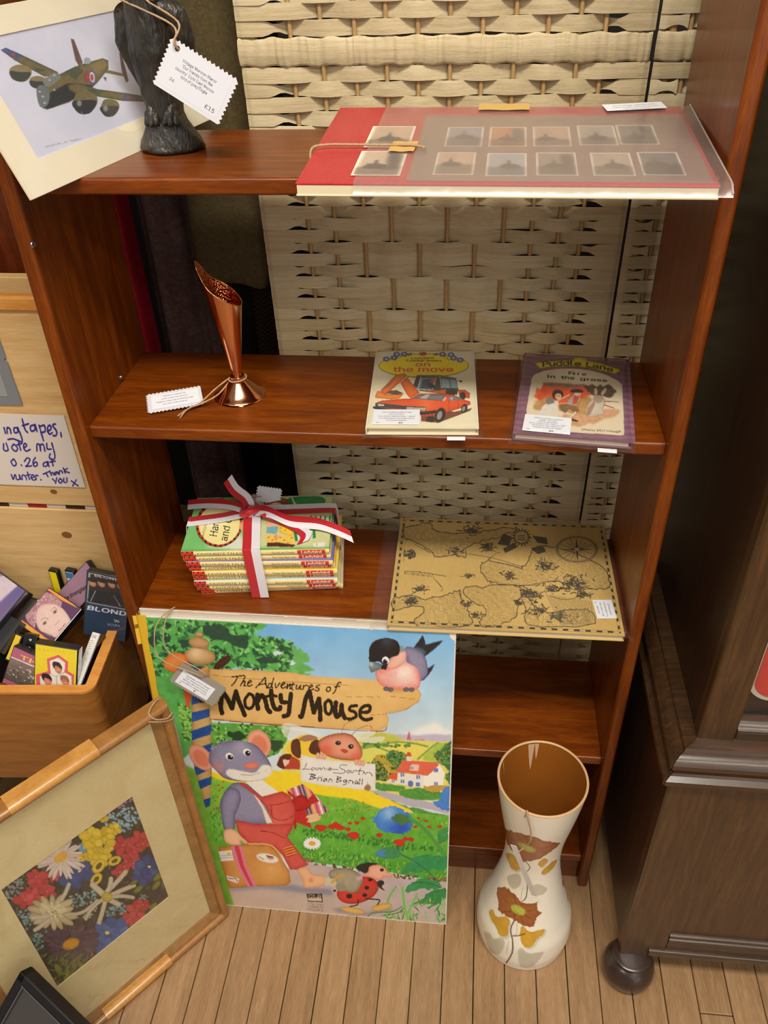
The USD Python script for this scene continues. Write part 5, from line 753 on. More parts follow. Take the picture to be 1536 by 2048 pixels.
def alpine_flowers():
    A = Art([(17.7, 1782.5), (274.5, 1593), (343, 1790), (120.7, 1976)], 0.170, 0.234, step=1.1); k = K(10, 1580, 4.518); r = np.random.default_rng(9)
    A.C[:] = (58, 50, 38); A.C += (A.noise(9, 8)[..., None] - .5) * 60
    full = [(17, 1782), (274, 1593), (343, 1790), (120, 1976)]
    A.blades(full, 170, 14, 4, [(74, 84, 48), (52, 58, 40), (96, 104, 58)], 50, 40, 1, .6)
    def dots(reg, n, cols, s, seed): A.blades(k(reg), n, s, s * .8, cols, 0, 90, seed, .5)
    TEAL = [(110, 142, 140), (126, 160, 160), (88, 122, 124)]
    dots([(950, 250), (1200, 150), (1260, 260), (1160, 380), (950, 330)], 70, [(126, 164, 180), (104, 146, 168), (140, 172, 180)], 8, 2); dots([(40, 920), (200, 800), (240, 860), (200, 1000), (110, 1060)], 40, [(110, 122, 124), (128, 140, 138)], 7, 3); dots([(170, 1130), (330, 1050), (330, 1180), (250, 1280)], 40, TEAL, 7, 4)
    dots([(640, 950), (860, 890), (880, 1000), (640, 1080)], 50, TEAL, 7, 5); dots([(960, 1060), (1120, 1010), (1120, 1120), (960, 1140)], 36, TEAL, 7, 6); dots([(1160, 1040), (1300, 930), (1320, 960), (1190, 1060)], 22, TEAL, 7, 7); dots([(290, 1330), (430, 1280), (440, 1380), (340, 1500)], 34, TEAL, 7, 8); dots([(700, 1160), (880, 1060), (800, 1180)], 16, [(150, 160, 130)], 6, 9); dots([(1060, 150), (1200, 70), (1210, 100), (1090, 180)], 14, [(150, 110, 150)], 6, 10)
    def flower(cx_, cy_, rx, ry, n, col, rot=0, w=.5, edge=None, mott=14, off=0):
        x0, y0 = k((cx_, cy_))[0]
        for i in range(n):
            t = rot + i * 6.283 / n + r.normal(0, .06); l = r.uniform(.85, 1.12); dx, dy = rx * l * math.cos(t), ry * l * math.sin(t); L_ = math.hypot(dx, dy)
            A.ell(x0 + dx * .55, y0 + dy * .55, L_ * .5, L_ * w * .5, tuple(np.clip(np.array(col) + r.normal(0, 8), 0, 255)), rot=math.degrees(math.atan2(dy, dx)), edge=edge or (tuple(int(c * .62) for c in col), 1.5, .7), blur=.4, mott=mott, msc=3)
    # red
    for x, y, s in ((345, 800, 22), (400, 880, 20), (300, 960, 22), (240, 1010, 22), (440, 930, 18), (380, 1010, 16), (500, 790, 15), (1110, 500, 24), (1210, 520, 20), (1260, 440, 20), (1170, 610, 18), (1200, 660, 16), (1080, 740, 16), (1120, 690, 14), (1290, 480, 14), (1220, 1080, 22), (1160, 1160, 22), (1280, 1030, 16)): flower(x, y, s, s * .8, 5, (178, 58, 60), rot=r.uniform(0, 1), w=.75); A.ell(*k((x, y))[0], 1.8, 1.4, (196, 140, 70))
    for x, y, s in ((720, 740, 30), (640, 830, 26), (1330, 680, 28), (1270, 770, 24), (950, 1290, 34), (870, 1380, 32), (1040, 1240, 26)): flower(x, y, s, s * .8, 5, (52, 70, 122) if x < 800 or x > 1200 else (64, 92, 150), rot=r.uniform(0, 1), w=.85)
    A.blades(k([(700, 760), (760, 690), (740, 740)]), 8, 5, 2, [(226, 206, 110)], -50, 20, 3); A.ell(*k((955, 1290))[0], 4.5, 3.6, (232, 206, 70)); A.ell(*k((1340, 685))[0], 3, 2.4, (214, 200, 130)); A.ell(*k((760, 530))[0], 9, 9, (96, 142, 176), mott=20, msc=3); A.ell(*k((768, 530))[0], 2, 2, (206, 180, 90))
    for x, y, s in ((840, 430, 24), (930, 420, 24), (870, 500, 22), (960, 500, 20), (860, 590, 20), (760, 610, 14), (940, 580, 18), (1040, 360, 16), (900, 650, 20), (940, 260, 11)): flower(x, y, s, s * .8, 5, (206, 178, 44), rot=r.uniform(0, 1), w=.85)
    for x, y, rx, ro in ((1035, 640, 14, -30), (895, 690, 17, -50), (870, 810, 15, -50), (940, 510, 8, -60)): A.ell(*k((x, y))[0], rx, rx * .62, (216, 190, 60), rot=ro, edge=((150, 120, 30), 2)); A.ell(*k((x, y))[0], rx * .5, rx * .26, (96, 80, 30), rot=ro)
    flower(560, 620, 46, 40, 26, (206, 192, 178), rot=.4, w=.2, edge=((150, 130, 124), 1.2)); A.poly(k([(500, 560), (420, 600), (500, 500), (640, 440), (620, 500)]), (58, 50, 40), alpha=.0); A.ell(*k((565, 620))[0], 15, 9, (206, 160, 62), rot=-38, mott=20, msc=2)
    flower(650, 1390, 54, 40, 22, (92, 66, 76), rot=.1, w=.3, edge=((54, 40, 46), 2)); flower(640, 1400, 40, 30, 14, (80, 58, 70), rot=.4, w=.4); A.ell(*k((632, 1398))[0], 18, 11, (206, 146, 30), rot=-25, mott=34, msc=2, edge=((130, 84, 20), 2))
    flower(480, 1120, 46, 36, 14, (186, 170, 130), rot=.2, w=.36, edge=((120, 104, 70), 2)); flower(480, 1110, 26, 22, 9, (206, 192, 150), rot=.5, w=.5); A.blades(k([(420, 1080), (540, 1080), (520, 1170), (430, 1160)]), 24, 5, 4, [(150, 132, 90), (214, 200, 160)], 0, 90, 5)
    for p, w in (([(560, 1000), (600, 930), (630, 860)], 8), ([(320, 1280), (400, 1220), (450, 1180)], 8), ([(300, 1170), (380, 1160), (440, 1150)], 9), ([(620, 1130), (740, 1110), (880, 1000)], 7), ([(960, 920), (1060, 820), (1130, 735)], 9), ([(960, 930), (990, 860), (1000, 800)], 9), ([(970, 960), (1100, 900), (1200, 855)], 9), ([(970, 970), (1090, 955), (1190, 965)], 8), ([(950, 980), (920, 1090), (885, 1200)], 9), ([(960, 980), (1020, 1010), (1060, 1030)], 11), ([(940, 950), (880, 900), (840, 860)], 13), ([(920, 990), (820, 1080), (770, 1170)], 7)): A.line(k(p), w, (196, 184, 158), mott=12, msc=3, edge=((130, 118, 92), 1.6))
    A.ell(*k((960, 965))[0], 11, 9.5, (190, 170, 60), mott=36, msc=2.4, edge=((120, 110, 50), 2))
    for x, y, rx, ro in ((1200, 830, 9, -30), (1240, 890, 11, -40), (1400, 850, 12, -50), (1420, 770, 13, -40), (1370, 1040, 10, -50), (700, 1570, 14, 60), (640, 1600, 18, -60), (600, 1660, 18, -70), (520, 1640, 16, 60)): A.ell(*k((x, y))[0], rx, rx * .45, (120, 124, 48), rot=ro, edge=((64, 70, 30), 2)); 
    A.blades(k([(400, 1500), (860, 1480), (500, 1790)]), 60, 16, 4, [(84, 92, 44), (58, 66, 36), (110, 112, 56)], -60, 25, 12, .5)
    A.C = A.C * 1.12 + 6
    return A

def typed(A, lines, x0, y0, x1, y1, h, col=(70, 70, 82), mirror=False):
    n = len(lines)
    for i, t in enumerate(lines):
        f = (x1 - x0) * min(1.0, len(t) / max(len(s) for s in lines)); A.text(t, (x0 + x1) / 2 - f / 2, y0 + (y1 - y0) * (i + 1) / n, h, col, fit=f, blur=.2)
def paper_label(w, h, lines, price=None, num='26', scale=4.0, bg=(232, 234, 240), text_h=1.7, pad=2):
    """A small typed price label; its picture coordinates are millimetres."""
    A = Art([(0, 0), (w * 1000, 0), (w * 1000, h * 1000), (0, h * 1000)], w, h, step=1 / scale); A.C[:] = bg; W_, H_ = w * 1000, h * 1000
    typed(A, lines, W_ * .12, H_ * .08, W_ * .9, H_ * (.74 if price else .86), text_h)
    if num: A.text(num, W_ * .09, H_ * .9, text_h * 1.1, (80, 80, 92), blur=.2)
    if price: A.text(price, W_ * .56, H_ * .92, text_h * 1.5, (60, 60, 72), blur=.2, bold=True)
    return A

def tape_sign():
    """Handwritten notice in blue marker."""
    A = Art([(-239, 825), (123, 831), (175, 971), (-262, 974)], 0.262, 0.176, step=0.9); k = K(0, 580, 4.0967); A.C[:] = (222, 210, 200); B_ = (44, 38, 132)
    for p in ([(-5, 1110), (-2, 1150)], [(15, 1150), (22, 1112), (45, 1116), (48, 1150)], [(112, 1110), (84, 1112), (80, 1142), (110, 1140), (116, 1108), (140, 1200), (110, 1206), (60, 1190), (10, 1196)], [(165, 1050), (178, 1120), (196, 1140)], [(160, 1094), (215, 1080)], [(262, 1088), (228, 1098), (230, 1130), (262, 1122), (268, 1086), (280, 1132)], [(302, 1090), (330, 1200)], [(306, 1100), (346, 1090), (350, 1130), (316, 1140)], [(370, 1132), (402, 1112), (390, 1088), (372, 1110), (384, 1150), (410, 1140)], [(440, 1080), (416, 1090), (448, 1130), (440, 1160), (416, 1160)], [(482, 1140), (488, 1168)],
              [(-40, 1230), (-50, 1280), (-10, 1280), (-14, 1226)], [(52, 1232), (30, 1262), (60, 1288), (84, 1262), (60, 1232)], [(102, 1200), (110, 1278)], [(84, 1236), (134, 1222)], [(140, 1262), (172, 1240), (160, 1222), (142, 1248), (158, 1284), (200, 1270)], [(262, 1280), (268, 1230), (290, 1232), (296, 1278), (300, 1232), (326, 1232), (336, 1280)], [(356, 1220), (360, 1262), (392, 1262)], [(402, 1216), (426, 1320), (400, 1352), (372, 1330), (384, 1302)],
              [(20, 1360), (-4, 1380), (14, 1416), (44, 1398), (30, 1356), (14, 1362)], [(92, 1404), (96, 1410)], [(130, 1372), (160, 1342), (186, 1356), (156, 1400), (136, 1418), (196, 1410)], [(240, 1336), (212, 1378), (222, 1414), (252, 1400), (244, 1374), (216, 1390)], [(352, 1370), (316, 1382), (312, 1410), (346, 1404), (354, 1366), (364, 1412)], [(392, 1340), (404, 1404)], [(374, 1372), (426, 1362)],
              [(-30, 1500), (-20, 1548), (6, 1500)], [(14, 1500), (20, 1548), (50, 1540), (54, 1500), (62, 1546)], [(76, 1548), (84, 1504), (112, 1508), (122, 1548)], [(142, 1470), (154, 1544)], [(126, 1502), (170, 1492)], [(172, 1530), (206, 1512), (192, 1494), (174, 1520), (190, 1548), (216, 1540)], [(222, 1544), (224, 1500), (248, 1502)], [(270, 1540), (274, 1544)],
              [(302, 1484), (362, 1458)], [(330, 1474), (348, 1508)], [(368, 1450), (384, 1494)], [(376, 1478), (396, 1466), (408, 1488)], [(440, 1458), (416, 1466), (424, 1486), (442, 1458), (452, 1480)], [(462, 1478), (464, 1450), (484, 1446), (494, 1466)], [(502, 1420), (520, 1466)], [(540, 1424), (512, 1444), (560, 1462)], [(392, 1526), (412, 1548)], [(436, 1514), (420, 1570)], [(470, 1522), (452, 1544), (472, 1566), (490, 1540), (468, 1520)], [(506, 1516), (508, 1556), (536, 1552), (536, 1512)], [(582, 1540), (652, 1588)], [(630, 1526), (596, 1590)]): A.line(k(p), 3.3, B_)
    return A
def cassette_art(kind):
    """Inlay cards of the music cassettes, each in its own picture coordinates."""
    k, z = K(0, 1080, 4.877), K(0, 1100, 6.826)
    if kind == 'purple':
        A = Art([(-60, 1112), (77, 1143), (14, 1220), (-130, 1180)], 0.132, 0.105, step=1.2); A.C[:] = (120, 104, 168); A.C += (A.noise(30, 2)[..., None] - .5) * 40
        A.poly(k([(-300, 330), (150, 220), (290, 270), (0, 500), (-300, 640)]), (208, 190, 200), blur=1.5, mott=12); A.poly(k([(-20, 380), (30, 370), (20, 400), (-10, 440)]), (96, 88, 160)); A.poly(k([(20, 190), (60, 200), (-200, 330), (-300, 330)]), (84, 76, 124), blur=3); A.poly(k([(290, 270), (370, 310), (60, 660), (-100, 640)]), (100, 84, 150), blur=2, col2=(120, 100, 120), dir=(0, 1)); A.text('82', *k((-6, 605))[0], 9, (226, 214, 226), ang=-48, fit=12, bold=True)
    elif kind == 'band':
        A = Art([(180, 1115), (215, 1127), (166, 1199), (121, 1180)], 0.066, 0.102, step=.8); A.C[:] = (182, 138, 160); A.C += (A.noise(20, 2)[..., None] - .5) * 14; A.text('The Stranglers', *k((680, 515))[0], 5.6, (40, 28, 34), ang=-40, fit=72, bold=True); A.poly(k([(735, 480), (760, 475), (765, 500), (740, 505)]), (226, 140, 170), blur=1)
    elif kind == 'blonde':
        A = Art([(176, 1131), (237, 1123), (217, 1257), (168, 1258)], 0.066, 0.104, step=.8); A.C[:] = (40, 58, 84); A.C += (A.noise(16, 3)[..., None] - .5) * 12
        A.poly(k([(868, 258), (1190, 225), (1170, 560), (846, 578)]), (196, 190, 186)); A.poly(k([(876, 264), (1184, 232), (1164, 552), (852, 572)]), (52, 32, 28), mott=10)
        for x, y in ((890, 365), (950, 345), (1020, 325), (1085, 320)): A.poly(k([(x - 26, y + 90), (x - 40, y + 200), (x + 70, y + 190), (x + 40, y + 70)]), (28, 26, 30), mott=8); A.ell(*k((x, y - 28))[0], 6.6, 7, (50, 30, 24)); A.ell(*k((x - 2, y))[0], 5.4, 8.4, (206, 150, 116), edge=((150, 96, 70), 2)); A.ell(*k((x, y - 32))[0], 6.4, 4.6, (44, 26, 22))
        A.line(k((905, 440), (870, 560)), .8, (206, 200, 196)); A.line(k((1025, 440), (1060, 540)), .8, (206, 200, 196)); A.line(k((1085, 400), (1140, 450)), .8, (206, 200, 196))
        A.text('BLONDIE', *k((905, 282))[0], 4.4, (226, 222, 220), ang=-7, fit=46, bold=True, shear=.25); A.text('BLONDIE', *k((845, 648))[0], 8, (226, 226, 230), ang=-6, fit=66, bold=True, shear=.3); A.text('IN', *k((1010, 705))[0], 4, (200, 204, 210), ang=-5, bold=True); A.text('DOLBY', *k((965, 750))[0], 3.6, (190, 196, 204), ang=-5)
    elif kind == 'portrait':
        A = Art([(98, 1176), (171, 1203), (106, 1272), (33, 1246)], 0.069, 0.098, step=.75); A.C[:] = (96, 54, 96)
        A.poly(z([(640, 540), (880, 640), (1120, 700), (1060, 660), (860, 580), (680, 520)]), (238, 160, 50), mott=14); A.poly(z([(250, 940), (520, 1050), (780, 1150), (640, 1180), (300, 1010)]), (240, 168, 50), mott=14); A.poly(z([(1040, 890), (1100, 850), (1140, 920), (1080, 1100), (1030, 960)]), (216, 70, 84))
        A.poly(z([(320, 900), (360, 780), (480, 640), (640, 570), (780, 600), (880, 660), (860, 740), (500, 860), (480, 1020), (360, 960)]), (190, 140, 150), mott=30, msc=3); A.blades(z([(330, 890), (480, 660), (640, 580), (840, 640), (700, 700), (520, 780), (480, 1020)]), 60, 7, 2, [(130, 84, 100), (226, 190, 190), (168, 112, 124)], 60, 60, 4, .4)
        A.poly(z([(480, 860), (560, 740), (760, 700), (900, 740), (1010, 840), (1030, 920), (960, 1010), (860, 1080), (640, 1060), (520, 1000)]), (232, 200, 190), smooth=True, edge=((206, 160, 150), 2), mott=6); A.poly(z([(860, 1070), (1040, 930), (1100, 1100), (900, 1110)]), (236, 206, 196))
        for x, y in ((775, 790), (625, 940)): A.ell(*z((x, y))[0], 5, 2.6, (150, 120, 96), rot=-38, blur=.8); A.ell(*z((x, y))[0], 2, 1.6, (70, 60, 50))
        A.line(z([(710, 790), (760, 740), (810, 760)]), .9, (170, 120, 110)); A.line(z([(560, 920), (620, 880), (680, 890)]), .9, (170, 120, 110)); A.line(z([(840, 880), (820, 910), (790, 940)]), 1.2, (190, 130, 120)); A.line(z([(840, 1000), (890, 960), (935, 905)]), 1.7, (196, 110, 116)); A.line(z([(520, 1040), (700, 1060), (860, 1085), (1030, 950)]), 1, (120, 70, 80))
    elif kind == 'yellow':
        A = Art([(71, 1283), (152, 1265), (131, 1400), (55, 1400)], 0.066, 0.106, step=.8); A.C[:] = (246, 222, 40); A.C += (A.noise(20, 2)[..., None] - .5) * 8
        hexa = [(540, 1030), (625, 1075), (610, 1190), (672, 1218), (650, 1330), (640, 1560), (290, 1560), (310, 1320), (420, 1250), (425, 1115)]; A.poly(k(hexa), (232, 96, 106)); A.poly(k([(535, 1062), (598, 1100), (575, 1212), (640, 1240), (620, 1560), (325, 1560), (340, 1330), (440, 1272), (447, 1130)]), (246, 240, 226)); A.line(k((430, 1270), (488, 1285), (578, 1212)), .7, (120, 110, 100)); A.line(k((490, 1285), (480, 1420)), .7, (120, 110, 100))
        for x, y, hair in ((513, 1195, (50, 40, 36)), (400, 1360, (44, 32, 44)), (568, 1330, (170, 110, 80))): A.ell(*k((x, y - 26))[0], 9, 10, hair); A.ell(*k((x + 3, y + 6))[0], 6.6, 10, (232, 160, 130), edge=((196, 110, 90), 2)); A.poly(k([(x - 42, y - 30), (x - 30, y - 70), (x + 20, y - 76), (x + 36, y - 50), (x + 38, y - 20), (x - 10, y - 30)]), hair, smooth=True); A.line(k((x - 12, y - 10), (x + 2, y - 12)), 1, (60, 40, 36)); A.line(k((x + 14, y - 12), (x + 24, y - 14)), 1, (60, 40, 36)); A.line(k((x - 2, y + 34), (x + 14, y + 32)), 1.2, (190, 70, 70))
        for i, ch in enumerate('FACTORY OF'): A.text(ch, *k((372 + 36 * i, 1052 - 9.5 * i))[0], 5.5, (214, 180, 30), ang=-14, fit=3 if ch != ' ' else 1) if ch != ' ' else None
    elif kind == 'the':
        A = Art([(27, 1291), (68, 1304), (62, 1410), (-12, 1405)], 0.066, 0.106, step=.8); A.C[:] = (186, 96, 130); A.poly(k([(90, 1120), (320, 1170), (300, 1500), (-80, 1480)]), (226, 214, 206)); A.poly(k([(95, 1135), (310, 1185), (300, 1500), (-60, 1480)]), (140, 116, 104), mott=20, col2=(80, 72, 68), dir=(0, 1)); A.blades(k([(150, 1200), (310, 1190), (300, 1400), (100, 1400), (20, 1360)]), 60, 5, 3, [(196, 186, 176), (50, 46, 46), (226, 216, 206), (70, 62, 58)], 30, 60, 6, .4); A.text('THE', *k((158, 1125))[0], 8.6, (240, 204, 70), ang=10, fit=31, bold=True)
    elif kind == 'white':
        A = Art([(182, 1261), (199, 1261), (155, 1400), (134, 1400)], 0.0145, 0.104, step=.6); A.C[:] = (236, 232, 224); A.text('PLAY', *k((885, 918))[0], 2.6, (70, 70, 76), fit=12); A.text('ONE', *k((880, 936))[0], 2.6, (70, 70, 76), fit=10)
        for y in range(970, 1420, 22): A.line(k((860 - (y - 970) * .33, y), (890 - (y - 970) * .33 + (y % 3) * 8, y - 4)), .8, (120, 116, 120), blur=.3)
    return A

def vase_flowers():
    """Transfer pattern on the vase: brown flowers, ochre and grey leaves on a stem; picture coordinates are degrees round the vase and millimetres up it."""
    A = Art([(-180, 370), (180, 370), (180, 0), (-180, 0)], 1, 1, nx=440, ny=380); A.C[:] = (238, 230, 212); A.C += (A.noise(60, 3)[..., None] - .5) * 8
    D = dict(
f1=[(-81.7, 263.4), (-60, 285), (-39.8, 305.9), (-18.0, 315.4), (-4.8, 316.4), (14.0, 305.1), (33.8, 292.2), (32.2, 279.9), (22.8, 272.0), (8.6, 258.0), (-4.8, 249.6), (-24.2, 235.1), (-39.1, 241.6), (-62.9, 241.3), (-84, 238)],
f2=[(-67.1, 135.4), (-52.4, 153.7), (-34.7, 158.9), (-21.7, 153.2), (-12.7, 149.0), (12.3, 152.9), (11.8, 138.8), (17.5, 131.4), (9.3, 119.0), (7.6, 109.4), (-5.8, 108.2), (-15.8, 109.7), (-24.6, 112.4), (-39.7, 108.5), (-48.7, 107.3), (-55.6, 119.3)],
y1=[(-76, 210), (-49.6, 233.4), (-32.6, 232.8), (-28.5, 218.8), (-36.0, 205.7), (-51.4, 200.9), (-60.7, 206)], y2=[(3.6, 241.3), (14.2, 253.4), (22.3, 245.2), (13.0, 229.7)], y3=[(49.6, 229.0), (35.3, 234.4), (16.9, 222.1), (15.7, 210.8), (27.3, 210.3), (44.7, 217.7)],
y4=[(-64.0, 86.8), (-57.8, 95.9), (-48.3, 95.2), (-36.8, 107.1), (-28.6, 106.0), (-26.4, 79.5), (-36.6, 71.3), (-44.2, 79.1), (-55.7, 81.1)], y5=[(-11.2, 96.9), (-7.5, 105.4), (2.5, 97.5), (22.5, 99.0), (21.2, 89.7), (12.0, 82.5), (5.5, 70.6), (-2.7, 69.8), (-7.8, 81.0)],
g1=[(-54.1, 177.1), (-32.1, 200.7), (-22.7, 188.6), (-29.1, 170.8), (-42.3, 164.4)], g2=[(-2.4, 183.6), (12.4, 189.3), (30.0, 175.5), (24.4, 167.0), (6.5, 167.8)], g3=[(-59.8, 41.8), (-48.9, 58.4), (-43.3, 54.7), (-32.4, 70.2), (-27.1, 61.8), (-31.2, 30.5), (-45.2, 9), (-52.4, 30.8)], g4=[(-9.8, 57.5), (-5.7, 66.5), (2.8, 58.0), (20.7, 57.2), (16.5, 39.5), (7.1, 15.3), (-4.3, 18.3)],
s1=[(-19.0, 238.3), (-10.0, 226.3), (-18.3, 205.2), (-10.2, 184.9), (-9.5, 160.6), (-15.3, 150.7)], s2=[(-21.3, 111.9), (-23.9, 92.8), (-18.2, 73.6), (-16.5, 50.3), (-22.4, 12)], s3=[(-21.2, 82.0), (-12.7, 86.6), (-4.4, 92.9)], t1=[(-17.6, 182.3), (-17.9, 152.3)], t2=[(-17.3, 106.5), (-15.0, 90.4), (-19.5, 83.0)], t3=[(-23.1, 70.3), (-23.4, 43.6)])
    for off in (0, 150, -150):
        sh = lambda p: [(x + off, y) for x, y in p]
        for n in ('g1', 'g2', 'g3', 'g4'): A.poly(A.jag(sh(D[n]), .4, 4, 2), (196, 188, 166), blur=.8, mott=5)
        for n in ('y1', 'y2', 'y3', 'y4', 'y5'): A.poly(A.jag([(x + 3, y - 3) for x, y in sh(D[n])], .4, 4, 3), (206, 200, 180), blur=1)
        for n in ('y1', 'y2', 'y3', 'y4', 'y5'): A.poly(A.jag(sh(D[n]), .5, 4, 3), (206, 158, 52), mott=14, msc=8, blur=.5, edge=((182, 130, 36), 2, .6))
        for n in ('t1', 't2', 't3'): A.line(sh(D[n]), 1.6, (206, 196, 176))
        for n in ('s1', 's2', 's3'): A.line(sh(D[n]), 1.7, (96, 74, 56))
        for n, c in (('f1', (-20, 278)), ('f2', (-19, 132))):
            q = A.jag(sh(D[n]), 1.5, 4, 5); A.poly(q, (158, 92, 46), mott=12, msc=6, blur=.5, edge=((116, 58, 26), 2.5, .7)); c = (c[0] + off, c[1])
            for x, y in sh(D[n])[::2]: A.line([(c[0] + (x - c[0]) * .35, c[1] + (y - c[1]) * .35), (c[0] + (x - c[0]) * .8, c[1] + (y - c[1]) * .8)], .9, (92, 48, 26))
            A.ell(c[0], c[1], 17 if n == 'f1' else 13, 11 if n == 'f1' else 9, (186, 186, 78), mott=30, msc=3, edge=((140, 136, 50), 2))
    return A
# ================================================================ the big picture book standing against the bookcase
gloss_print = printed('glossy_print', 0.33, coat=0.15); matt_print = printed('matt_print', 0.6)
paper_white = plain('paper_white', (226, 222, 212), 0.7); paper_cream = plain('paper_cream', (220, 206, 172), 0.7)
board_white = plain('worn_board_edge', (222, 216, 204), 0.7)
def flip(mesh): return mesh
MB = axes((0.0015, -0.079, 0.0), (1, 0, 0), (0, 0.077, 0.5446))
bkx = Thing('picture_book', 'very large worn picture book with a mouse in red, standing against the bookcase', 'book', M=MB)
art = cover_picture_book(); msh, col = art.mesh(0.0003); fc_ = bkx.part('front_cover', box(-0.0005, 0.3965, 0, 0.5506, -0.0022, 0.0, 0.0008), board_white); bkx.part('cover_print', msh, gloss_print, 'printed country scene with a wooden signboard', smooth=True, col=col, under=fc_)
rr = np.random.default_rng(3)
for k, c in enumerate(((214, 204, 190), (206, 190, 168), (196, 180, 170), (222, 212, 196))):
    bkx.part('page', box(0.003, 0.393 - 0.002 * k, 0.001, 0.5525 + 0.0016 * k + 0.001 * rr.random(), -0.0032 - 0.0011 * k, -0.0024 - 0.0011 * k), plain(f'book_page_{k}', c, 0.7))
for x0, x1, c in ((0.13, 0.185, (84, 60, 66)), (0.19, 0.215, (150, 106, 140)), (0.245, 0.275, (70, 140, 66)), (0.276, 0.31, (176, 196, 60)), (0.05, 0.07, (180, 132, 90))): bkx.part('page_picture', box(x0, x1, 0.535, 0.5568 + 0.0002 * (x0 > .2), -0.00625 - 0.0005, -0.0056, 0), plain(f'page_picture_{int(x0 * 1000)}', c, 0.6), 'coloured picture at the page head')
bkx.part('back_cover', box(-0.0005, 0.3965, 0, 0.5560, -0.0098, -0.0078, 0.0006), board_white)
ys = np.linspace(0.0, 0.552, 60); wv = 0.0085 + 0.0005 * np.sin(ys * 70) + rr.normal(0, 0.0003, 60); wv[-4:] += 0.002
P = np.array([[(-0.0012, y, -0.0085), (-0.0026, y, -0.005), (-0.0018, y, -0.0005), (0.0004, y, 0.0008), (w, y, 0.0009)] for y, w in zip(ys, wv)])
bkx.part('spine', sheet(P, 0.0004), plain('yellow_spine_cloth', (222, 176, 40), 0.6), 'torn yellow spine strip', smooth=50)
for y0, h in ((0.505, 0.03), (0.53, 0.018)): bkx.part('torn_flap', sheet(np.array([[(-0.001 - 0.006 * t, y0 + h * s + 0.002 * t * s, -0.004 + 0.004 * t) for t in (0, .5, 1)] for s in (0, .5, 1)]), 0.0003), plain(f'yellow_flap_{y0}'.replace('.', '_'), (226, 186, 60), 0.6), 'torn yellow flap of the spine', smooth=50)
# ================================================================ strings and price tags
twine = grain('jute_twine', (150, 118, 84), (184, 152, 114), (206, 178, 142), stretch=(60, 60, 60), scale=14, rough=0.9, bump=0.5)
tag_card = plain('tag_card', (214, 215, 222), 0.75); grey_card = plain('grey_tag_card', (150, 142, 132), 0.8)
def twist(pts, r=0.0008, n=10):
    p = spline(pts, n); k = len(p); return tube(p, r * (1 + 0.14 * np.sin(np.arange(k) * 1.9)), 7)
def label_on(t, name, A, M, mat=None, text=None, thick=0.0004, under=None):
    """A printed card set on a thing: M places its lower left corner, x right, y up the card, z out."""
    msh, col = A.mesh(0.00008); v = (np.c_[msh[0], np.ones(len(msh[0]))] @ M.T)[:, :3]; t.part(name, (v, msh[1]), mat or matt_print, text, smooth=True, col=col, under=under)
def sleeve(t, w, h, z, film_mat, m=0.004, front=0.010, name='plastic_sleeve', sag=True, bulge=0.0006):
    """A clear bag drawn over a flat book: top and bottom sheets welded at the edges, the front flap hanging a little."""
    xs, ys = np.linspace(-m, w + m, 24), np.linspace(-front, h + m, 30)
    X, Y = np.meshgrid(xs, ys, indexing='ij'); e = np.minimum.reduce([X + m, w + m - X, h + m - Y]); f = np.clip((Y + front) / front, 0, 1); lift = z * np.clip(e / m, 0, 1) ** 0.5 * (0.25 + 0.75 * f) + bulge
    r = np.random.default_rng(int(w * 1e5)); Zt = lift + 0.0005 * np.sin(X * 180 + 3 * np.sin(Y * 90)) * (Y < 0.004)
    t.part(name, gridmesh(np.stack([X, Y, Zt], -1)), film_mat, 'clear plastic sleeve', smooth=60)
clear_film = film('clear_plastic', 0.11, 0.10, haze=0.025); milky_film = film('milky_plastic', 0.10, 0.22, tint=(204, 186, 180), haze=0.17); mid_film = film('album_pocket_plastic', 0.10, 0.20, tint=(186, 166, 150), haze=0.14)
white_tab = plain('white_tab', (232, 232, 238), 0.6)

# ================================================================ two small hardbacks in sleeves on the second shelf
def hardback(name, label, M, w, h, t_, art, edge, lab, labM, label_text):
    b = Thing(name, label, 'book', 'hardbacks in sleeves on the second shelf', M=M); bd = plain(name + '_board_' + str(int(w * 1e6)), edge, 0.5)
    b.part('back_cover', box(0, w, 0, h, 0, 0.0016, 0.0006), bd); fc_ = b.part('front_cover', box(0, w, 0, h, t_ - 0.0018, t_ - 0.0002, 0.0006), bd)
    b.part('pages', box(0.002, w - 0.003, 0.0025, h - 0.003, 0.0016, t_ - 0.0018), paper_cream); b.part('spine', box(-0.0006, 0.0014, 0, h, 0.0002, t_ - 0.0004, 0.0005), bd)
    msh, col = art.mesh(t_ - 0.0001); b.part('cover_print', msh, gloss_print, smooth=True, col=col, under=fc_)
    label_on(b, 'price_label', lab, labM @ np.eye(4), text=label_text); sleeve(b, w, h, t_ + 0.0006, clear_film)
    b.part('tape_tab', box(w * .72, w * .88, -0.0105, -0.004, 0.0006, 0.0012), white_tab, 'small white tab of tape at the sleeve mouth')
Z2 = Z[1]
hardback('small_hardback', 'cream hardback with an orange car and a digger on its cover, in a plastic sleeve', at(0.2985, 0.0105, Z2 + 0.0002, math.radians(2.7)), 0.1155, 0.178, 0.009, toy_vehicles_cover(), (224, 212, 176),
    paper_label(0.049, 0.031, ['1980 First Edition Ladybird Toddler', 'Book "On the Move"', 'Good condition small board book illustrated', 'a fun introduction for new readers perhaps', 'for a 40 year old book!'], '£3'), np.array([[1, 0, 0, .0058], [0, 1, 0, .0052], [0, 0, 1, .0095], [0, 0, 0, 1.0]]), 'white typed price label, £3')
R_ = np.eye(4); R_[:3, :3] = _rot('z', math.radians(-2)); R_[:3, 3] = (0.0085, 0.0045, .0095)
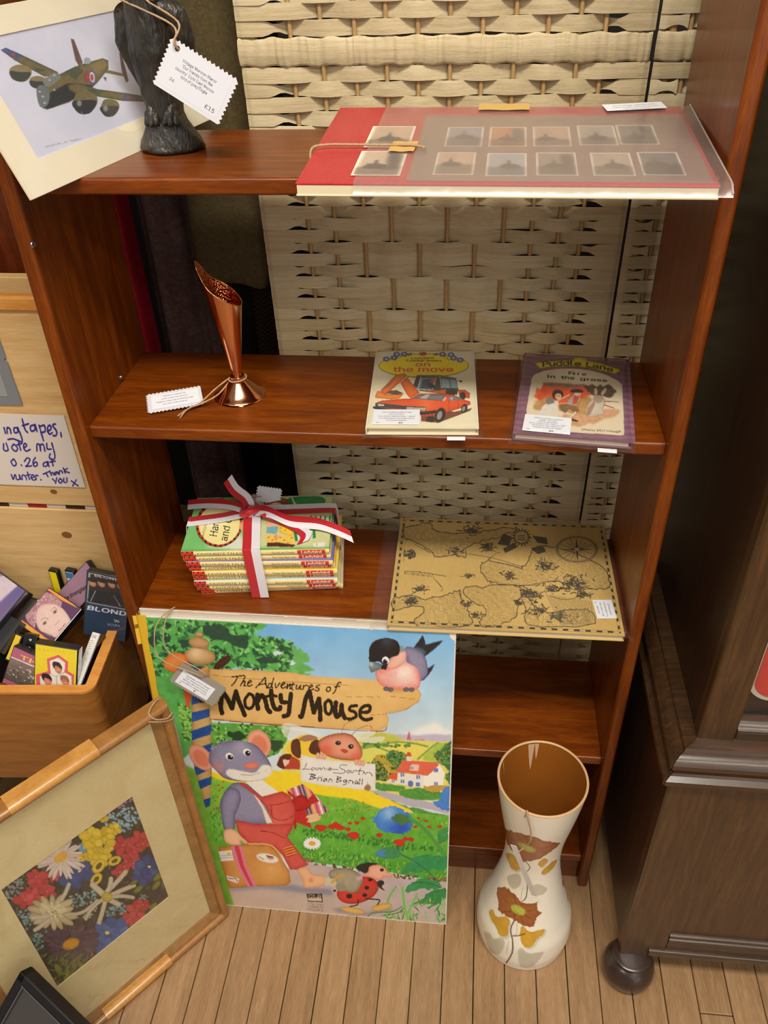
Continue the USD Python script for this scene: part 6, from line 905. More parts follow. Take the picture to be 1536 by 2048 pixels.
hardback('small_hardback', 'mauve hardback with two children and a rabbit by a fire on its cover', at(0.4482, 0.0095, Z2 + 0.0002, math.radians(-5.4)), 0.1165, 0.179, 0.0085, fire_story_cover(), (120, 78, 96),
    paper_label(0.0475, 0.033, ['1985 First Edition Ladybird', 'Puddle Lane Book', '"Fire in the grass"', 'Good condition with sleeve a super', 'illustrated read ideal for a', 'reading 40 year old reader'], '£4'), R_, 'white typed price label')

# ================================================================ map album on the third shelf
Z3 = Z[2]
mp = Thing('map_album', 'gold brown album with an old-fashioned black map on its cover, in a plastic sleeve', 'album', M=at(0.3150, -0.0060, Z3 + 0.0002, math.radians(0.5)))
gold = plain('gold_brown_board', (196, 164, 96), 0.5)
mp.part('back_cover', box(0, 0.279, 0, 0.2115, 0, 0.002, 0.0006), gold); mp.part('pages', box(0.002, 0.277, 0.002, 0.209, 0.002, 0.0076), paper_cream); fc_ = mp.part('front_cover', box(0, 0.279, 0, 0.2115, 0.0076, 0.0097, 0.0006), gold)
msh, col = antique_map().mesh(0.0099); mp.part('cover_print', msh, printed('map_print', 0.5), smooth=True, col=col, under=fc_)
msh, col = paper_label(0.0325, 0.0235, ['1970s Vintage map album', 'wonderfully detailed drawing', 'Great condition for a gift', 'complete inside'], None).mesh(0.0); Mx = axes((0.2475, 0.0590, 0.01005), (0.08, -1, 0), (1, 0.08, 0)); v = (np.c_[msh[0], np.ones(len(msh[0]))] @ Mx.T)[:, :3]; mp.part('price_label', (v, msh[1]), matt_print, 'white typed price label stuck sideways', smooth=True, col=col)
xs, ys = np.linspace(-0.022, 0.290, 40), np.linspace(-0.0035, 0.218, 30); X, Y = np.meshgrid(xs, ys, indexing='ij'); Zs = 0.0106 * np.clip(np.minimum((X + 0.022) / 0.020, (0.290 - X) / 0.009), 0.03, 1) ** .7 + 0.0003 * np.sin(X * 60) * (Y < .01)
mp.part('plastic_sleeve', gridmesh(np.stack([X, Y, Zs], -1)), film('map_sleeve_plastic', 0.11, 0.10, haze=0.03), 'clear plastic sleeve wider than the album', smooth=60)

# ================================================================ stack of fairy tale books tied with ribbon
rb = np.random.default_rng(17)
STK = [('Hansel and Gretel', (96, 168, 92)), ('The Little Red Hen', (232, 206, 120)), ('Beauty and the Beast', (122, 116, 190)), ("Emperor's New Clothes", (236, 186, 60)), ('Three Billy Goats Gruff', (236, 206, 90)), ('The Ugly Duckling', (170, 206, 226)), ('Jack and the Beanstalk', (190, 214, 220)), ('Sleeping Beauty', (226, 206, 120)), ('Rumpelstiltskin', (210, 190, 170))]
LOOK = ['uppermost of the ribboned stack, with a green cover', 'second down in the ribboned stack, cream spine', 'third down in the ribboned stack, under a violet cover edge', 'fourth down in the ribboned stack, orange yellow cover edge', 'fifth down in the ribboned stack, yellow cover edge', 'sixth down in the ribboned stack, pale blue cover edge', 'third up from the shelf in the ribboned stack', 'second from the bottom of the ribboned stack', 'lowest of the ribboned stack, resting on the shelf']
BT = 0.0086; BW, BD = 0.181, 0.1115
def spine_art(title, i):
    A = Art([(0, 0), (181, 0), (181, 7), (0, 7)], BW, 0.0080, nx=560, ny=22); A.C[:] = (236, 216, 150)
    A.poly([(0, 0), (15 + i % 3, 0), (15 + i % 3, 7), (0, 7)], (206, 56, 38)); [A.ell(1.5 + 3.1 * q, (1.4, 5.2)[q % 2], 1.0, .9, (40, 24, 24), blur=.1) for q in range(6)]
    A.poly([(142, .8), (176, .8), (176, 6.2), (142, 6.2)], (206, 50, 34)); A.text('Ladybird', 146.5, 5.3, 3.6, (240, 226, 200), fit=25, bold=True, blur=.08)
    A.text('FAVOURITE TALES', 20, 5.0, 2.9, (70, 58, 40), fit=54, blur=.08); A.text(title, 140 - 1.72 * len(title), 5.2, 3.1, (84, 66, 44), fit=1.62 * len(title), blur=.08); return A
hz = Z3 + 0.0001; ST0 = np.array([0.0605, 0.0330]); ang0 = math.radians(5.6)
for i in range(8, -1, -1):
    title, cv = STK[i]; off = np.array([(0.0, 0.001, 0.004, 0.006, 0.009, 0.0085, 0.008, 0.010, 0.014)[i], (0.0, 0.001, 0.001, 0.003, 0.003, 0.005, 0.004, 0.006, 0.009)[i]]) * (1, 1)
    a = ang0 + (0, .004, -.012, .008, -.006, .01, 0, .006, .03)[i]; M = at(ST0[0] + off[0] * .8, ST0[1] + off[1], hz, a)
    b = Thing('fairy_tale_book', 'small hardback picture book, ' + LOOK[i], 'book', 'fairy tale books in the ribboned stack', M=M); bd = plain(f'fairy_board_{i}', cv, 0.4)
    b.part('back_cover', box(0, BW, 0, BD, 0, 0.0012, 0.0005), bd); fc_ = b.part('front_cover', box(0, BW, 0, BD, BT - 0.0014, BT - 0.0002, 0.0005), bd); b.part('pages', box(0.0015, BW - 0.0015, 0.002, BD - 0.002, 0.0012, BT - 0.0014), paper_white)
    msh, col = spine_art(title, i).mesh(0.0); v = np.stack([msh[0][:, 0], -0.0010 + 0.0012 * (2 * msh[0][:, 1] / 0.0080 - 1) ** 2, 0.0003 + msh[0][:, 1]], -1); b.part('spine', (v, msh[1]), gloss_print, 'cream spine with red ends', smooth=True, col=col)
    if i == 0: msh, col = fairy_tale_cover().mesh(BT - 0.0001); b.part('cover_print', msh, gloss_print, smooth=True, col=col, under=fc_)
    hz += BT
TOPZ = hz
red_rib, white_rib = plain('red_ribbon', (190, 22, 34), 0.45, sheen_weight=0.3), plain('white_ribbon', (226, 222, 228), 0.5, sheen_weight=0.3)
RIB = Thing('ribbon', 'red and white striped ribbon tied in a knot round the stack of fairy tale books', 'ribbon')
BK = at(ST0[0], ST0[1], 0, ang0)
def band(center, side, w=0.0215, name=None):
    """A two-coloured ribbon: the middle line and its sideways direction at each point."""
    c, s = np.asarray(center, float), np.asarray(side, float); s = s / np.linalg.norm(s, axis=1, keepdims=True)
    c = (np.c_[c, np.ones(len(c))] @ BK.T)[:, :3]; s = s @ BK[:3, :3].T
    for k0, k1, m, n in ((-.5, 0.0, red_rib, 'red_half'), (0.0, .5, white_rib, 'white_half')): RIB.part(n, sheet(np.stack([c + s * w * (k0 + (k1 - k0) * u) for u in (0, .5, 1)], 1), 0.0003), m, smooth=60)
T = TOPZ; Zb = Z3 + 0.0016; KX, KY = 0.077, 0.070
def lerp(P, n=14): return spline(P, n)
fr = lerp([(0.089, -0.0028, Zb), (0.088, -0.0042, (Zb + T) / 2), (0.0865, -0.0032, T - 0.001), (0.086, 0.002, T + 0.0012), (0.083, 0.03, T + 0.0022), (KX + .002, KY - 0.004, T + 0.0042)], 8); band(fr, [(1, 0, 0)] * len(fr))
lf = lerp([(-0.0035, 0.050, Zb + .004), (-0.004, 0.052, (Zb + T) / 2), (-0.0025, 0.056, T - 0.0005), (0.004, 0.058, T + 0.0012), (0.04, 0.064, T + 0.002), (KX - .006, KY, T + 0.005)], 8); band(lf, [(0, -1, 0.0)] * len(lf), 0.020)
rg = lerp([(KX + .008, KY + .004, T + 0.005), (0.11, 0.078, T + 0.0022), (0.15, 0.080, T + 0.0015), (0.179, 0.081, T + 0.001), (0.1855, 0.081, T - 0.004), (0.1875, 0.079, (Zb + T) / 2), (0.189, 0.078, Zb + .004)], 8); band(rg, [(0, 1, 0.0)] * len(rg), 0.0205)
bkr = lerp([(KX, KY + .006, T + 0.005), (0.074, 0.092, T + 0.002), (0.073, 0.1115, T + 0.001), (0.073, 0.1155, T - 0.006), (0.073, 0.117, Zb + 0.004)], 8); band(bkr, [(1, 0, 0)] * len(bkr))
t1 = lerp([(KX + .004, KY, T + 0.007), (0.10, 0.060, T + 0.013), (0.13, 0.046, T + 0.008), (0.165, 0.040, T + 0.0075), (0.190, 0.028, T + 0.006), (0.208, 0.018, T + 0.0035)], 8); band(t1, [(0.25, -1, -0.15)] * 6 + [(0.3, -1, -0.35)] * (len(t1) - 6), 0.019)
t2 = lerp([(KX, KY + .002, T + 0.008), (0.070, 0.082, T + 0.018), (0.055, 0.094, T + 0.024), (0.046, 0.104, T + 0.034)], 8); band(t2, [(0.6, 0.1, 0.6)] * len(t2), 0.017)
t3 = lerp([(KX + .02, KY - .012, T + 0.012), (0.125, 0.048, T + 0.004), (0.150, 0.026, T + 0.004), (0.148, 0.010, T + 0.002)], 8); band(t3, [(1, .5, .1)] * len(t3), 0.015)
t4 = lerp([(KX - .004, KY, T + 0.008), (0.05, 0.082, T + 0.008), (0.02, 0.088, T + 0.007), (-0.008, 0.090, T + 0.004)], 8); band(t4, [(0.1, -1, -.25)] * len(t4), 0.016)
kn = spline([(KX - .009, KY - .006, T + .006), (KX, KY - .009, T + .012), (KX + .009, KY, T + .011), (KX + .003, KY + .008, T + .009), (KX - .007, KY + .004, T + .007)], 8, True); kw = (np.c_[kn, np.ones(len(kn))] @ BK.T)[:, :3]
RIB.part('knot', tube(np.vstack([kw, kw[:2]]), 0.0052, 10), red_rib, smooth=60); kl = lerp([(KX - .002, KY - .010, T + .004), (KX + .002, KY - .006, T + .0145), (KX + .004, KY + .006, T + .013)], 8); band(kl, [(1, .2, 0)] * len(kl), 0.011)
tg = Thing('price_tag', 'white pinked tag on twine behind the ribbon knot', 'tag', M=axes((BK @ np.array([0.080, 0.098, T + 0.003, 1]))[:3], (1, 0.1, -0.2), (0.1, 0.8, 0.45)))
tg.part('card', prism(pinked(0.030, 0.020, 0.004, 'tblr'), 0.0005), tag_card); tg.part('string', twist([(0.006, 0.006, 0.001), (-0.012, 0.004, 0.003), (-0.030, 0.010, 0.004), (-0.040, 0.018, 0.006)], 0.0009), twine)

# ================================================================ copper specimen vase with its tag
copper = usdkit.material(stage, L + 'polished_copper', {'p': ('principled_bsdf', {'base_color': S(236, 168, 122), 'metallic': 1.0, 'roughness': 0.12})}, surface='p.BSDF')
copper_h = usdkit.material(stage, L + 'hammered_copper', {'g': ('geometry', {}), 'v': ('voronoi_texture', {'scale': 420.0}), 'bu': ('bump', {'strength': 0.8, 'distance': 0.001}), 'p': ('principled_bsdf', {'base_color': S(206, 116, 72), 'metallic': 1.0, 'roughness': 0.16})}, [('g.position', 'v.vector'), ('v.distance', 'bu.height'), ('bu.normal', 'p.normal')], surface='p.BSDF')
cv = Thing('copper_vase', 'polished copper flute vase with a slanting pointed lip, on the second shelf', 'vase', M=at(0.1462, 0.0885, Z2))
cv.part('base', lathe(spline([(0, 0.0008), (0.0268, 0.0002), (0.0275, 0.0012), (0.0262, 0.0026), (0.022, 0.006), (0.0155, 0.0125), (0.0095, 0.0185), (0.0072, 0.0205), (0.0068, 0.0225), (0, 0.023)], 5), 64), copper, smooth=50)
th = np.linspace(0, 2 * np.pi, 97); nt = 40
def flute(r_off):
    rows = []
    for k in range(nt):
        t = k / (nt - 1); row = []
        for a in th:
            tip = max(0.0, math.cos(a - math.pi - 0.10)); ztop = 0.1200 + 0.0130 * math.cos(a - math.pi - 0.05) + 0.0205 * tip ** 7
            z = 0.021 + (ztop - 0.021) * t; h_ = (z - 0.021) / 0.100; r = 0.0046 + 0.0142 * h_ ** 1.05 + 0.0050 * max(0, h_ - 1) * tip; row.append((( r + r_off) * math.cos(a) - 0.0008 * h_, (r + r_off) * math.sin(a), z))
        rows.append(row)
    return np.array(rows)
cv.part('flute', gridmesh(flute(0.0)), copper, smooth=True); P = flute(-0.0006); cv.part('flute_lining', gridmesh(P[::-1]), copper_h, 'hammered inside of the flute', smooth=True)
cv.part('rolled_lip', tube(flute(-0.0003)[-1], 0.0006, 8), copper, smooth=True); cv.part('collar', lathe([(0, 0.0215), (0.0078, 0.0215), (0.0082, 0.023), (0.0076, 0.0245), (0, 0.0245)], 40), copper, smooth=40)
tg = Thing('price_tag', 'white pinked tag lying on the shelf, tied to the copper vase', 'tag', M=axes((0.0578, 0.0391, Z2 + 0.0022), (0.93, 0.36, 0.02), (-0.36, 0.93, 0.06)))
A = paper_label(0.052, 0.029, ['Vintage Copper bud vase', 'with hammered lip in fine condition', 'a lovely decorative piece', 'for flowers or display'], None, num=None); A.C = A.C[::-1, ::-1]
tg.part('card', prism(pinked(0.059, 0.0365, 0.0042, 'tbl'), 0.0006), tag_card); msh, col = A.mesh(0.0009); tg.part('card_print', (msh[0] + (0.0035, 0.004, 0), msh[1]), matt_print, 'small upside-down typing', smooth=True, col=col)
inv = np.linalg.inv(tg.M)
def loc(*pts): return [(inv @ np.array([*p, 1.0]))[:3] for p in pts]
zc = Z2 + 0.021
ring = [(0.1462 + 0.0098 * math.cos(a), 0.0885 + 0.0098 * math.sin(a), zc + 0.001 * math.cos(a)) for a in np.linspace(2.6, 2.6 + 5.9, 14)]
end = (0.1085, 0.0600, Z2 + 0.0042)
tg.part('string', twist(loc((0.0905, 0.0350, Z2 + 0.0015), (0.0990, 0.0490, Z2 + 0.0035), end, (0.122, 0.078, Z2 + 0.012), *ring, (0.128, 0.072, Z2 + 0.010), (0.112, 0.0585, Z2 + 0.0050), (0.0990, 0.0470, Z2 + 0.0042), (0.094, 0.032, Z2 + 0.0012)), 0.0009, 6), twine, smooth=60)

# ================================================================ dark bird of prey figure on the top shelf, with its tag
bronze = usdkit.material(stage, L + 'cold_cast_bronze', {'g': ('geometry', {}), 'n': ('noise_texture', {'scale': 60.0, 'detail': 4.0}), 'r': ('rgb_ramp', {'ramp': [(0.3, S(26, 24, 20)), (0.7, S(50, 45, 36))]}), 'm': ('mapping', {'scale': (60, 60, 14)}), 'f': ('noise_texture', {'scale': 4.0, 'detail': 3.0, 'distortion': 1.0}), 'bu': ('bump', {'strength': 0.7, 'distance': 0.003}), 'p': ('principled_bsdf', {'roughness': 0.36, 'specular_ior_level': 0.6})},
    [('g.position', 'n.vector'), ('n.fac', 'r.fac'), ('r.color', 'p.base_color'), ('g.position', 'm.vector'), ('m.vector', 'f.vector'), ('f.fac', 'bu.height'), ('bu.normal', 'p.normal')], surface='p.BSDF')
eg = Thing('eagle_figure', 'dark bronze figure of a perched bird of prey, beside the aeroplane print', 'figurine', M=at(0.1090, 0.1085, Z[0]))
def blob(spheres, seed=0, amp=0.0012, fs=200, stretch=(1, 1, .3), widen=0.22):
    """A body from tapered limbs: each pair of spheres hulled, joined, smoothed, then feathered."""
    ms = []
    for (a, ra), (b, rb_) in spheres:
        s1, s2 = manifold3d.Manifold.sphere(ra, 24).translate(a), manifold3d.Manifold.sphere(rb_, 24).translate(b); ms.append(manifold3d.Manifold.batch_hull([s1, s2]))
    m = manifold3d.Manifold.batch_boolean(ms, manifold3d.OpType.Add).refine_to_length(0.0016).to_mesh(); t = trimesh.Trimesh(m.vert_properties[:, :3], m.tri_verts); t.merge_vertices(); trimesh.smoothing.filter_taubin(t, iterations=14)
    n = (meshkit.fbm(t.vertices * np.array(stretch) * fs, 3, seed) - .5) * 2 * amp; t.vertices = t.vertices + t.vertex_normals * n[:, None]; t.vertices = t.vertices * (1.0 + widen * np.clip((t.vertices[:, 2:] - 0.03) / 0.04, 0, 1) * np.array([[1, .6, 0]])); return t
rockp = []
for k, (z, rx, ry) in enumerate(((0.0, .0305, .0235), (.004, .0312, .024), (.010, .029, .0225), (.017, .0245, .020), (.026, .0195, .017), (.033, .015, .014), (.038, .006, .006))):
    a_ = np.linspace(0, 2 * np.pi, 72, endpoint=False); w_ = 1 + 0.05 * np.sin(3 * a_ + k) + 0.03 * np.sin(7 * a_ + 2 * k); rockp.append(np.stack([rx * w_ * np.cos(a_) + 0.002 * k / 6, ry * w_ * np.sin(a_), np.full(72, z)], -1))
P = np.array([np.vstack([r_, r_[:1]]) for r_ in rockp]); P = np.vstack([P[:1] * (0.0, 0.0, 1), P, P[-1:] * 0 + P[-1].mean(0)]); eg.part('base', gridmesh(P[:, ::-1]), bronze, 'rocky mound base', smooth=True)
eg.part('body', blob([(((0, 0, .030), .0165), ((-.001, 0, .055), .0165)), (((-.001, 0, .055), .0165), ((-.002, -.001, .085), .0175)), (((-.002, -.001, .085), .0175), ((-.003, -.002, .112), .0145)), (((-.003, -.002, .112), .0145), ((-.004, -.004, .134), .0105)), (((0, .006, .03), .011), ((.002, .012, .012), .009))], 2), bronze, smooth=True)
for s in (-1, 1): eg.part('wing', blob([(((s * .017, .004, .112), .0105), ((s * .0215, .005, .092), .0095)), (((s * .0215, .005, .092), .0095), ((s * .0165, .006, .062), .0065)), (((s * .0165, .006, .062), .0065), ((s * .010, .008, .036), .004)), (((s * .010, 0, .116), .010), ((s * .018, .004, .110), .010))], 5 + s, 0.0010), bronze, 'folded wing', smooth=True)
eg.part('head', blob([(((-.004, -.004, .140), .0108), ((-.0045, -.007, .148), .0112)), (((-.0045, -.012, .147), .0066), ((-.005, -.017, .1445), .0034)), (((-.005, -.017, .1445), .0034), ((-.005, -.0195, .140), .0014))], 9, 0.0004), bronze, 'head with hooked beak', smooth=True)
for s in (-1, 1):
    e = trimesh.creation.icosphere(2, 0.0018); e.apply_translation((-.0045 + s * .0068, -.0150, .1495)); eg.part('eye', e, bronze, smooth=True)
    eg.part('foot', blob([(((s * .008, -.008, .040), .006), ((s * .009, -.014, .034), .0045)), (((s * .009, -.014, .034), .0045), ((s * .009, -.0185, .027), .0028)), (((s * .006, -.014, .034), .004), ((s * .004, -.0185, .028), .0026)), (((s * .012, -.012, .034), .004), ((s * .014, -.0165, .027), .0026))], 3, .0003), bronze, smooth=True)
TGM = axes((0.1222, 0.0545, 1.1330), (0.0522, 0.0, -0.0333), (0.0207 - 0.004, 0.004, 0.036)); tg = Thing('price_tag', 'white pinked tag marked £15, hanging from the bird figure by twine', 'tag', M=TGM)
ew, eh = 0.0605, 0.0400
A = paper_label(ew - .006, eh - .006, ['Vintage Merizon Manor', "'Our friends from the", "country' Cold Cast Bronze", 'bird of prey/Eagle'], None, num=None, text_h=2.5); 
A.C[:] = (216, 217, 225)
for i, (t_, x) in enumerate((('Vintage Merizon Manor', 11), ("'Our friends from the", 12.5), ("country' Cold Cast Bronze", 8), ('bird of prey/Eagle', 15))): A.text(t_, x, 8.4 + 4.1 * i, 2.6, (62, 62, 74), blur=.1, sx=.82)
A.text('26', 7, 27, 2.7, (62, 62, 74), blur=.1); A.text('£15', 42, 31, 3.6, (54, 54, 66), blur=.1)
tg.part('card', prism(pinked(ew, eh, 0.0040, 'trl').difference(affinity.translate(sg.Point(0, 0).buffer(0.0022), 0.0065, eh - 0.0045)), 0.0006), tag_card); msh, col = A.mesh(0.0007)
keep = np.hypot(msh[0][:, 0] + .003 - 0.0065, msh[0][:, 1] + .003 - (eh - 0.0045)) > 0.0028; fs_ = msh[1][keep[msh[1]].all(1)]; tg.part('card_print', (msh[0] + (0.003, 0.003, 0), fs_), matt_print, 'typed description and price', smooth=True, col=col)
inv = np.linalg.inv(TGM); C0 = np.array([0.1050, 0.1045, Z[0] + 0.126])
hole = (TGM @ np.array([0.0065, eh - 0.0045, 0.0015, 1]))[:3]; lp = [C0 + np.array((0.0165 * math.cos(a), 0.0165 * math.sin(a), 0.002 * math.sin(a))) for a in np.linspace(-0.9, 3.6, 14)]
tg.part('string', twist(loc(hole + (0.001, 0.004, -0.001), hole, hole + (-0.001, -0.002, 0.006), hole + (0.0005, 0.012, 0.018), *lp, hole + (-0.006, 0.014, 0.016), hole + (-0.001, -0.001, 0.005), hole + (0, 0.002, 0)), 0.0009, 6), twine, smooth=60)

# ================================================================ mounted aeroplane print
PM = axes((0.0413, -0.0496, Z[0] + 0.0002), (0.2396, 0.9709, 0), (-0.3959, 0.0977, 0.9131)); pr = Thing('aeroplane_print', 'cream mounted print of a four-engined aeroplane, leaning at the left end of the top shelf', 'picture', M=PM)
mount = plain('cream_mount_board', (234, 224, 198), 0.6); PW, PH = 0.298, 0.1400
pr.part('backing_board', box(0, PW, 0, PH, -0.0052, -0.0030, 0.0004), paper_cream); outer = sg.box(0, 0, PW, PH); win = sg.box(0.029, 0.0255, 0.275, 0.119)
pr.part('mount', prism(outer.difference(win), 0.0016, -0.0016), mount); msh, col = aeroplane_print().mesh(-0.0012); pr.part('print', (msh[0] + (0.029, 0.0255, 0), msh[1]), matt_print, 'watercolour print of an aeroplane on pale blue', smooth=True, col=col)
pr.part('second_mount', box(0, PW, 0, PH, -0.0030, -0.0018, 0.0003), mount); xs, ys = np.linspace(-0.0008, PW + 0.0008, 40), np.linspace(-0.0006, PH, 24); X, Y = np.meshgrid(xs, ys, indexing='ij'); pr.part('plastic_sleeve', gridmesh(np.stack([X, Y, 0.0006 + 0.0009 * np.sin(X * 22 + 1) * np.sin(Y * 20 + .6) ** 2], -1)), clear_film, 'clear plastic sleeve over the mount', smooth=60)

# ================================================================ album of cards on the top shelf
AM = axes((0.2590, -0.0420, Z[0] + 0.0003), (0.3245, -0.0085, 0), (0.0085, 0.3245, 0)); ab = Thing('card_album', 'red card album on the top shelf with small picture cards in milky plastic', 'album', M=AM)
AW, AD, tilt = 0.3260, 0.2150, 0.0125 / 0.2150
def tl(m):
    m = m.copy(); v = m.vertices.copy(); v[:, 2] += np.clip(v[:, 1], 0, None) * tilt; m.vertices = v; return m
red_board = grain('red_album_board', (160, 22, 34), (184, 30, 44), (200, 46, 58), stretch=(10, 10, 10), scale=30, rough=0.35, coat=0.2, bump=0.05)
ab.part('back_cover', box(0, AW, 0, AD, 0, 0.0016, 0.0005), paper_cream); ab.part('pages', trimesh.Trimesh(np.array([(x, y, z) for x in (0.001, AW - 0.001) for y, z in ((0.0005, 0.0016), (AD - .001, 0.0016), (AD - .001, 0.0088 + AD * tilt), (0.0005, 0.0088))])).convex_hull, paper_cream, 'cream page edges')
b0 = box(0, AW, 0, AD, 0.0088, 0.0104, 0.0005); ab.part('front_page', tl(b0), red_board, 'glossy red page'); PZ = 0.0106; ab.part('pocket_page', tl(box(0.089, AW - 0.004, 0.006, AD - 0.032, 0.0104, 0.0107)), plain('pocket_page_card', (146, 118, 106), 0.5), 'brownish page behind the pockets')
def apt(px, py): return px, py
cards = [(0.062, 0.112, 0), (0.062, 0.040, 1), (0.128, 0.112, 2), (0.124, 0.040, 3), (0.166, 0.112, 4), (0.166, 0.038, 5), (0.204, 0.113, 6), (0.206, 0.040, 7), (0.243, 0.116, 8), (0.250, 0.040, 9), (0.277, 0.118, 10), (0.288, 0.042, 11)]
for x, y, i in cards:
    if i in (0, 1): cw, ch = 0.040, 0.062
    else: cw, ch = 0.0325, 0.056
    msh, col = album_card(i).mesh(0.0); v = msh[0] * (cw / 0.036, ch / 0.056, 1) + (x - cw / 2, y - ch / 2 + .008, 0); v[:, 2] = PZ + 0.0002 + v[:, 1] * tilt
    ab.part('picture_card', (v, msh[1]), matt_print, smooth=True, col=col)
def filmsheet(name, x0, x1, y0, y1, lift, mat, lab, seed):
    r = np.random.default_rng(seed); X, Y = np.meshgrid(np.linspace(x0, x1, 50), np.linspace(y0, y1, 36), indexing='ij'); w_ = 0.0006 * (meshkit.fbm(np.stack([X * 14, Y * 14, X * 0], -1), 3, seed) - .5)
    Zf = PZ + lift + np.clip(Y, 0, None) * tilt + w_ - np.clip(-Y, 0, 1) * 1.3; ab.part(name, gridmesh(np.stack([X, Y, Zf], -1)), mat, lab, smooth=60)
filmsheet('plastic_sleeve', 0.047, AW + 0.009, -0.0065, AD - 0.006, 0.0016, milky_film, 'milky plastic sleeve', 3); filmsheet('pocket_sheet', 0.088, AW - 0.002, 0.004, AD - 0.030, 0.0009, mid_film, 'plastic pocket sheet over the cards', 5)
xs = np.linspace(-0.006, AD + 0.001, 20); P = [(AW + 0.0085 , y, PZ + 0.001 + max(y, 0) * tilt - max(-y, 0) * .8) for y in xs]; ab.part('sleeve_seam', tube(P, 0.0007, 6), film('sleeve_seam_plastic', 0.2, 0.2, tint=(220, 214, 208), haze=0.4), smooth=60)
tape = plain('masking_tape', (206, 168, 96), 0.6)
def tapepiece(x0, x1, y0, y1, lift, sk=0.0): return sheet(np.array([[(x0 + (x1 - x0) * a + sk * b, y0 + (y1 - y0) * b, PZ + lift + (y0 + (y1 - y0) * b) * tilt + 0.0003 * math.sin(9 * a)) for b in np.linspace(0, 1, 5)] for a in np.linspace(0, 1, 9)]), 0.0001)
ab.part('masking_tape', tapepiece(0.0655, 0.0875, 0.070, 0.097, 0.0026, 0.002), tape); ab.part('masking_tape', tapepiece(0.137, 0.185, 0.193, 0.2145, 0.0028), tape)
msh, col = paper_label(0.056, 0.022, ['Set of vintage cigarette cards', 'in album pages, flowers and ships', 'very good condition'], None, num=None, text_h=1.6).mesh(0.0); Mx = axes((0.256, 0.1875, PZ + 0.0030 + 0.1875 * tilt), (1, 0.16, 0.013), (-0.16, 1, tilt)); v = (np.c_[msh[0], np.ones(len(msh[0]))] @ Mx.T)[:, :3]; ab.part('price_label', (v, msh[1]), matt_print, 'white typed label along the back edge', smooth=True, col=col)
ab.part('string', twist([(-0.0015, 0.070, 0.001), (-0.002, 0.078, PZ + 0.006), (0.010, 0.084, PZ + 0.0085), (0.034, 0.085, PZ + 0.0085), (0.060, 0.0845, PZ + 0.0085), (0.085, 0.082, PZ + 0.009), (0.098, 0.074, PZ + 0.0085)], 0.0011), twine, smooth=60)
# ================================================================ framed flower picture leaning in front of the box of tapes
FW, FH = 0.317, 0.4833
FM = axes((0.0585 - 0.6357 * FW, -0.0880 - 0.772 * FW, 0.0), (0.6357, 0.772, 0), (-0.018, 0.0148, 0.9997))
fw1 = grain('picture_frame_wood', (134, 88, 40), (154, 104, 50), (172, 122, 62), stretch=(3, 3, 3), scale=9, rough=0.35, coat=0.35, bump=0.05, seed=31); fw2 = grain('picture_frame_bevel', (120, 84, 44), (146, 106, 60), (166, 124, 74), stretch=(3, 3, 3), scale=9, rough=0.5, bump=0.05, seed=33)
gold_wood = grain('picture_frame_raised', (172, 116, 52), (194, 138, 66), (208, 156, 84), stretch=(3, 3, 3), scale=9, rough=0.28, coat=0.5, bump=0.05, seed=35)
fp = Thing('framed_picture', 'wood framed picture of mountain flowers in a wide cream mount, standing on the floor', 'picture', M=FM)
def rail_profile(w, rod): return [(0.0, -0.011)] + [(0.0055 - 0.0055 * math.cos(a), 0.004 + 0.0062 * math.sin(a)) for a in np.linspace(0, math.pi, 9)] + [(0.0110, -0.011)] if rod else [(0.0110, -0.011), (0.0110, 0.0025), (0.0130, 0.0030), (w, -0.0025), (w, -0.006), (w - .002, -0.011)]
def frame_rail(p0, p1, inward, w, rod=True):
    """A mitred rail: its profile carried from outer corner p0 to p1; inward is the direction to the picture."""
    p0, p1, inw = np.array(p0, float), np.array(p1, float), np.array(inward, float); d = (p1 - p0) / np.linalg.norm(p1 - p0); pr_ = rail_profile(w, rod)
    A_ = np.array([(*(p0 + inw * o + d * o), z) for o, z in pr_]); B_ = np.array([(*(p1 + inw * o - d * o), z) for o, z in pr_]); n = len(pr_); v = np.vstack([A_, B_]); j = np.arange(n); q = np.stack([j, (j + 1) % n, n + (j + 1) % n, n + j], -1); f = np.vstack([q[:, [0, 1, 2]], q[:, [0, 2, 3]]])
    c = trimesh.creation.triangulate_polygon(sg.Polygon(pr_)); caps = c[1] if len(c[0]) == n else np.array([[0, i, i + 1] for i in range(1, n - 1)]); m = trimesh.Trimesh(v, np.vstack([f, caps, caps[:, ::-1] + n]), process=False); m.fix_normals(); return m
RW = 0.0235
for p0, p1, inw in (((0, 0), (FW, 0), (0, 1)), ((FW, 0), (FW, FH), (-1, 0)), ((FW, FH), (0, FH), (0, -1)), ((0, FH), (0, 0), (1, 0))): rl_ = fp.part('frame_rail', frame_rail(p0, p1, inw, RW), fw1, smooth=35); fp.part('inner_bevel', frame_rail(p0, p1, inw, RW, False), fw2, 'darker sloping inner edge of the rail', smooth=35, under=rl_)
ix, iy = RW - .001, RW - .001
fp.part('backing_board', box(0.006, FW - 0.006, 0.006, FH - 0.006, -0.0105, -0.0090), paper_cream)
mount2 = grain('mount_cream_card', (222, 202, 148), (231, 213, 160), (238, 222, 172), stretch=(3, 3, 3), scale=9, rough=0.55, bump=0.03, seed=41)
wq = sg.box(0.0744, 0.1280, 0.2440, 0.3620); mt_ = fp.part('mount', prism(sg.box(ix - .004, iy - .004, FW - ix + .004, FH - iy + .004).difference(wq), 0.0020, -0.0066), mount2)
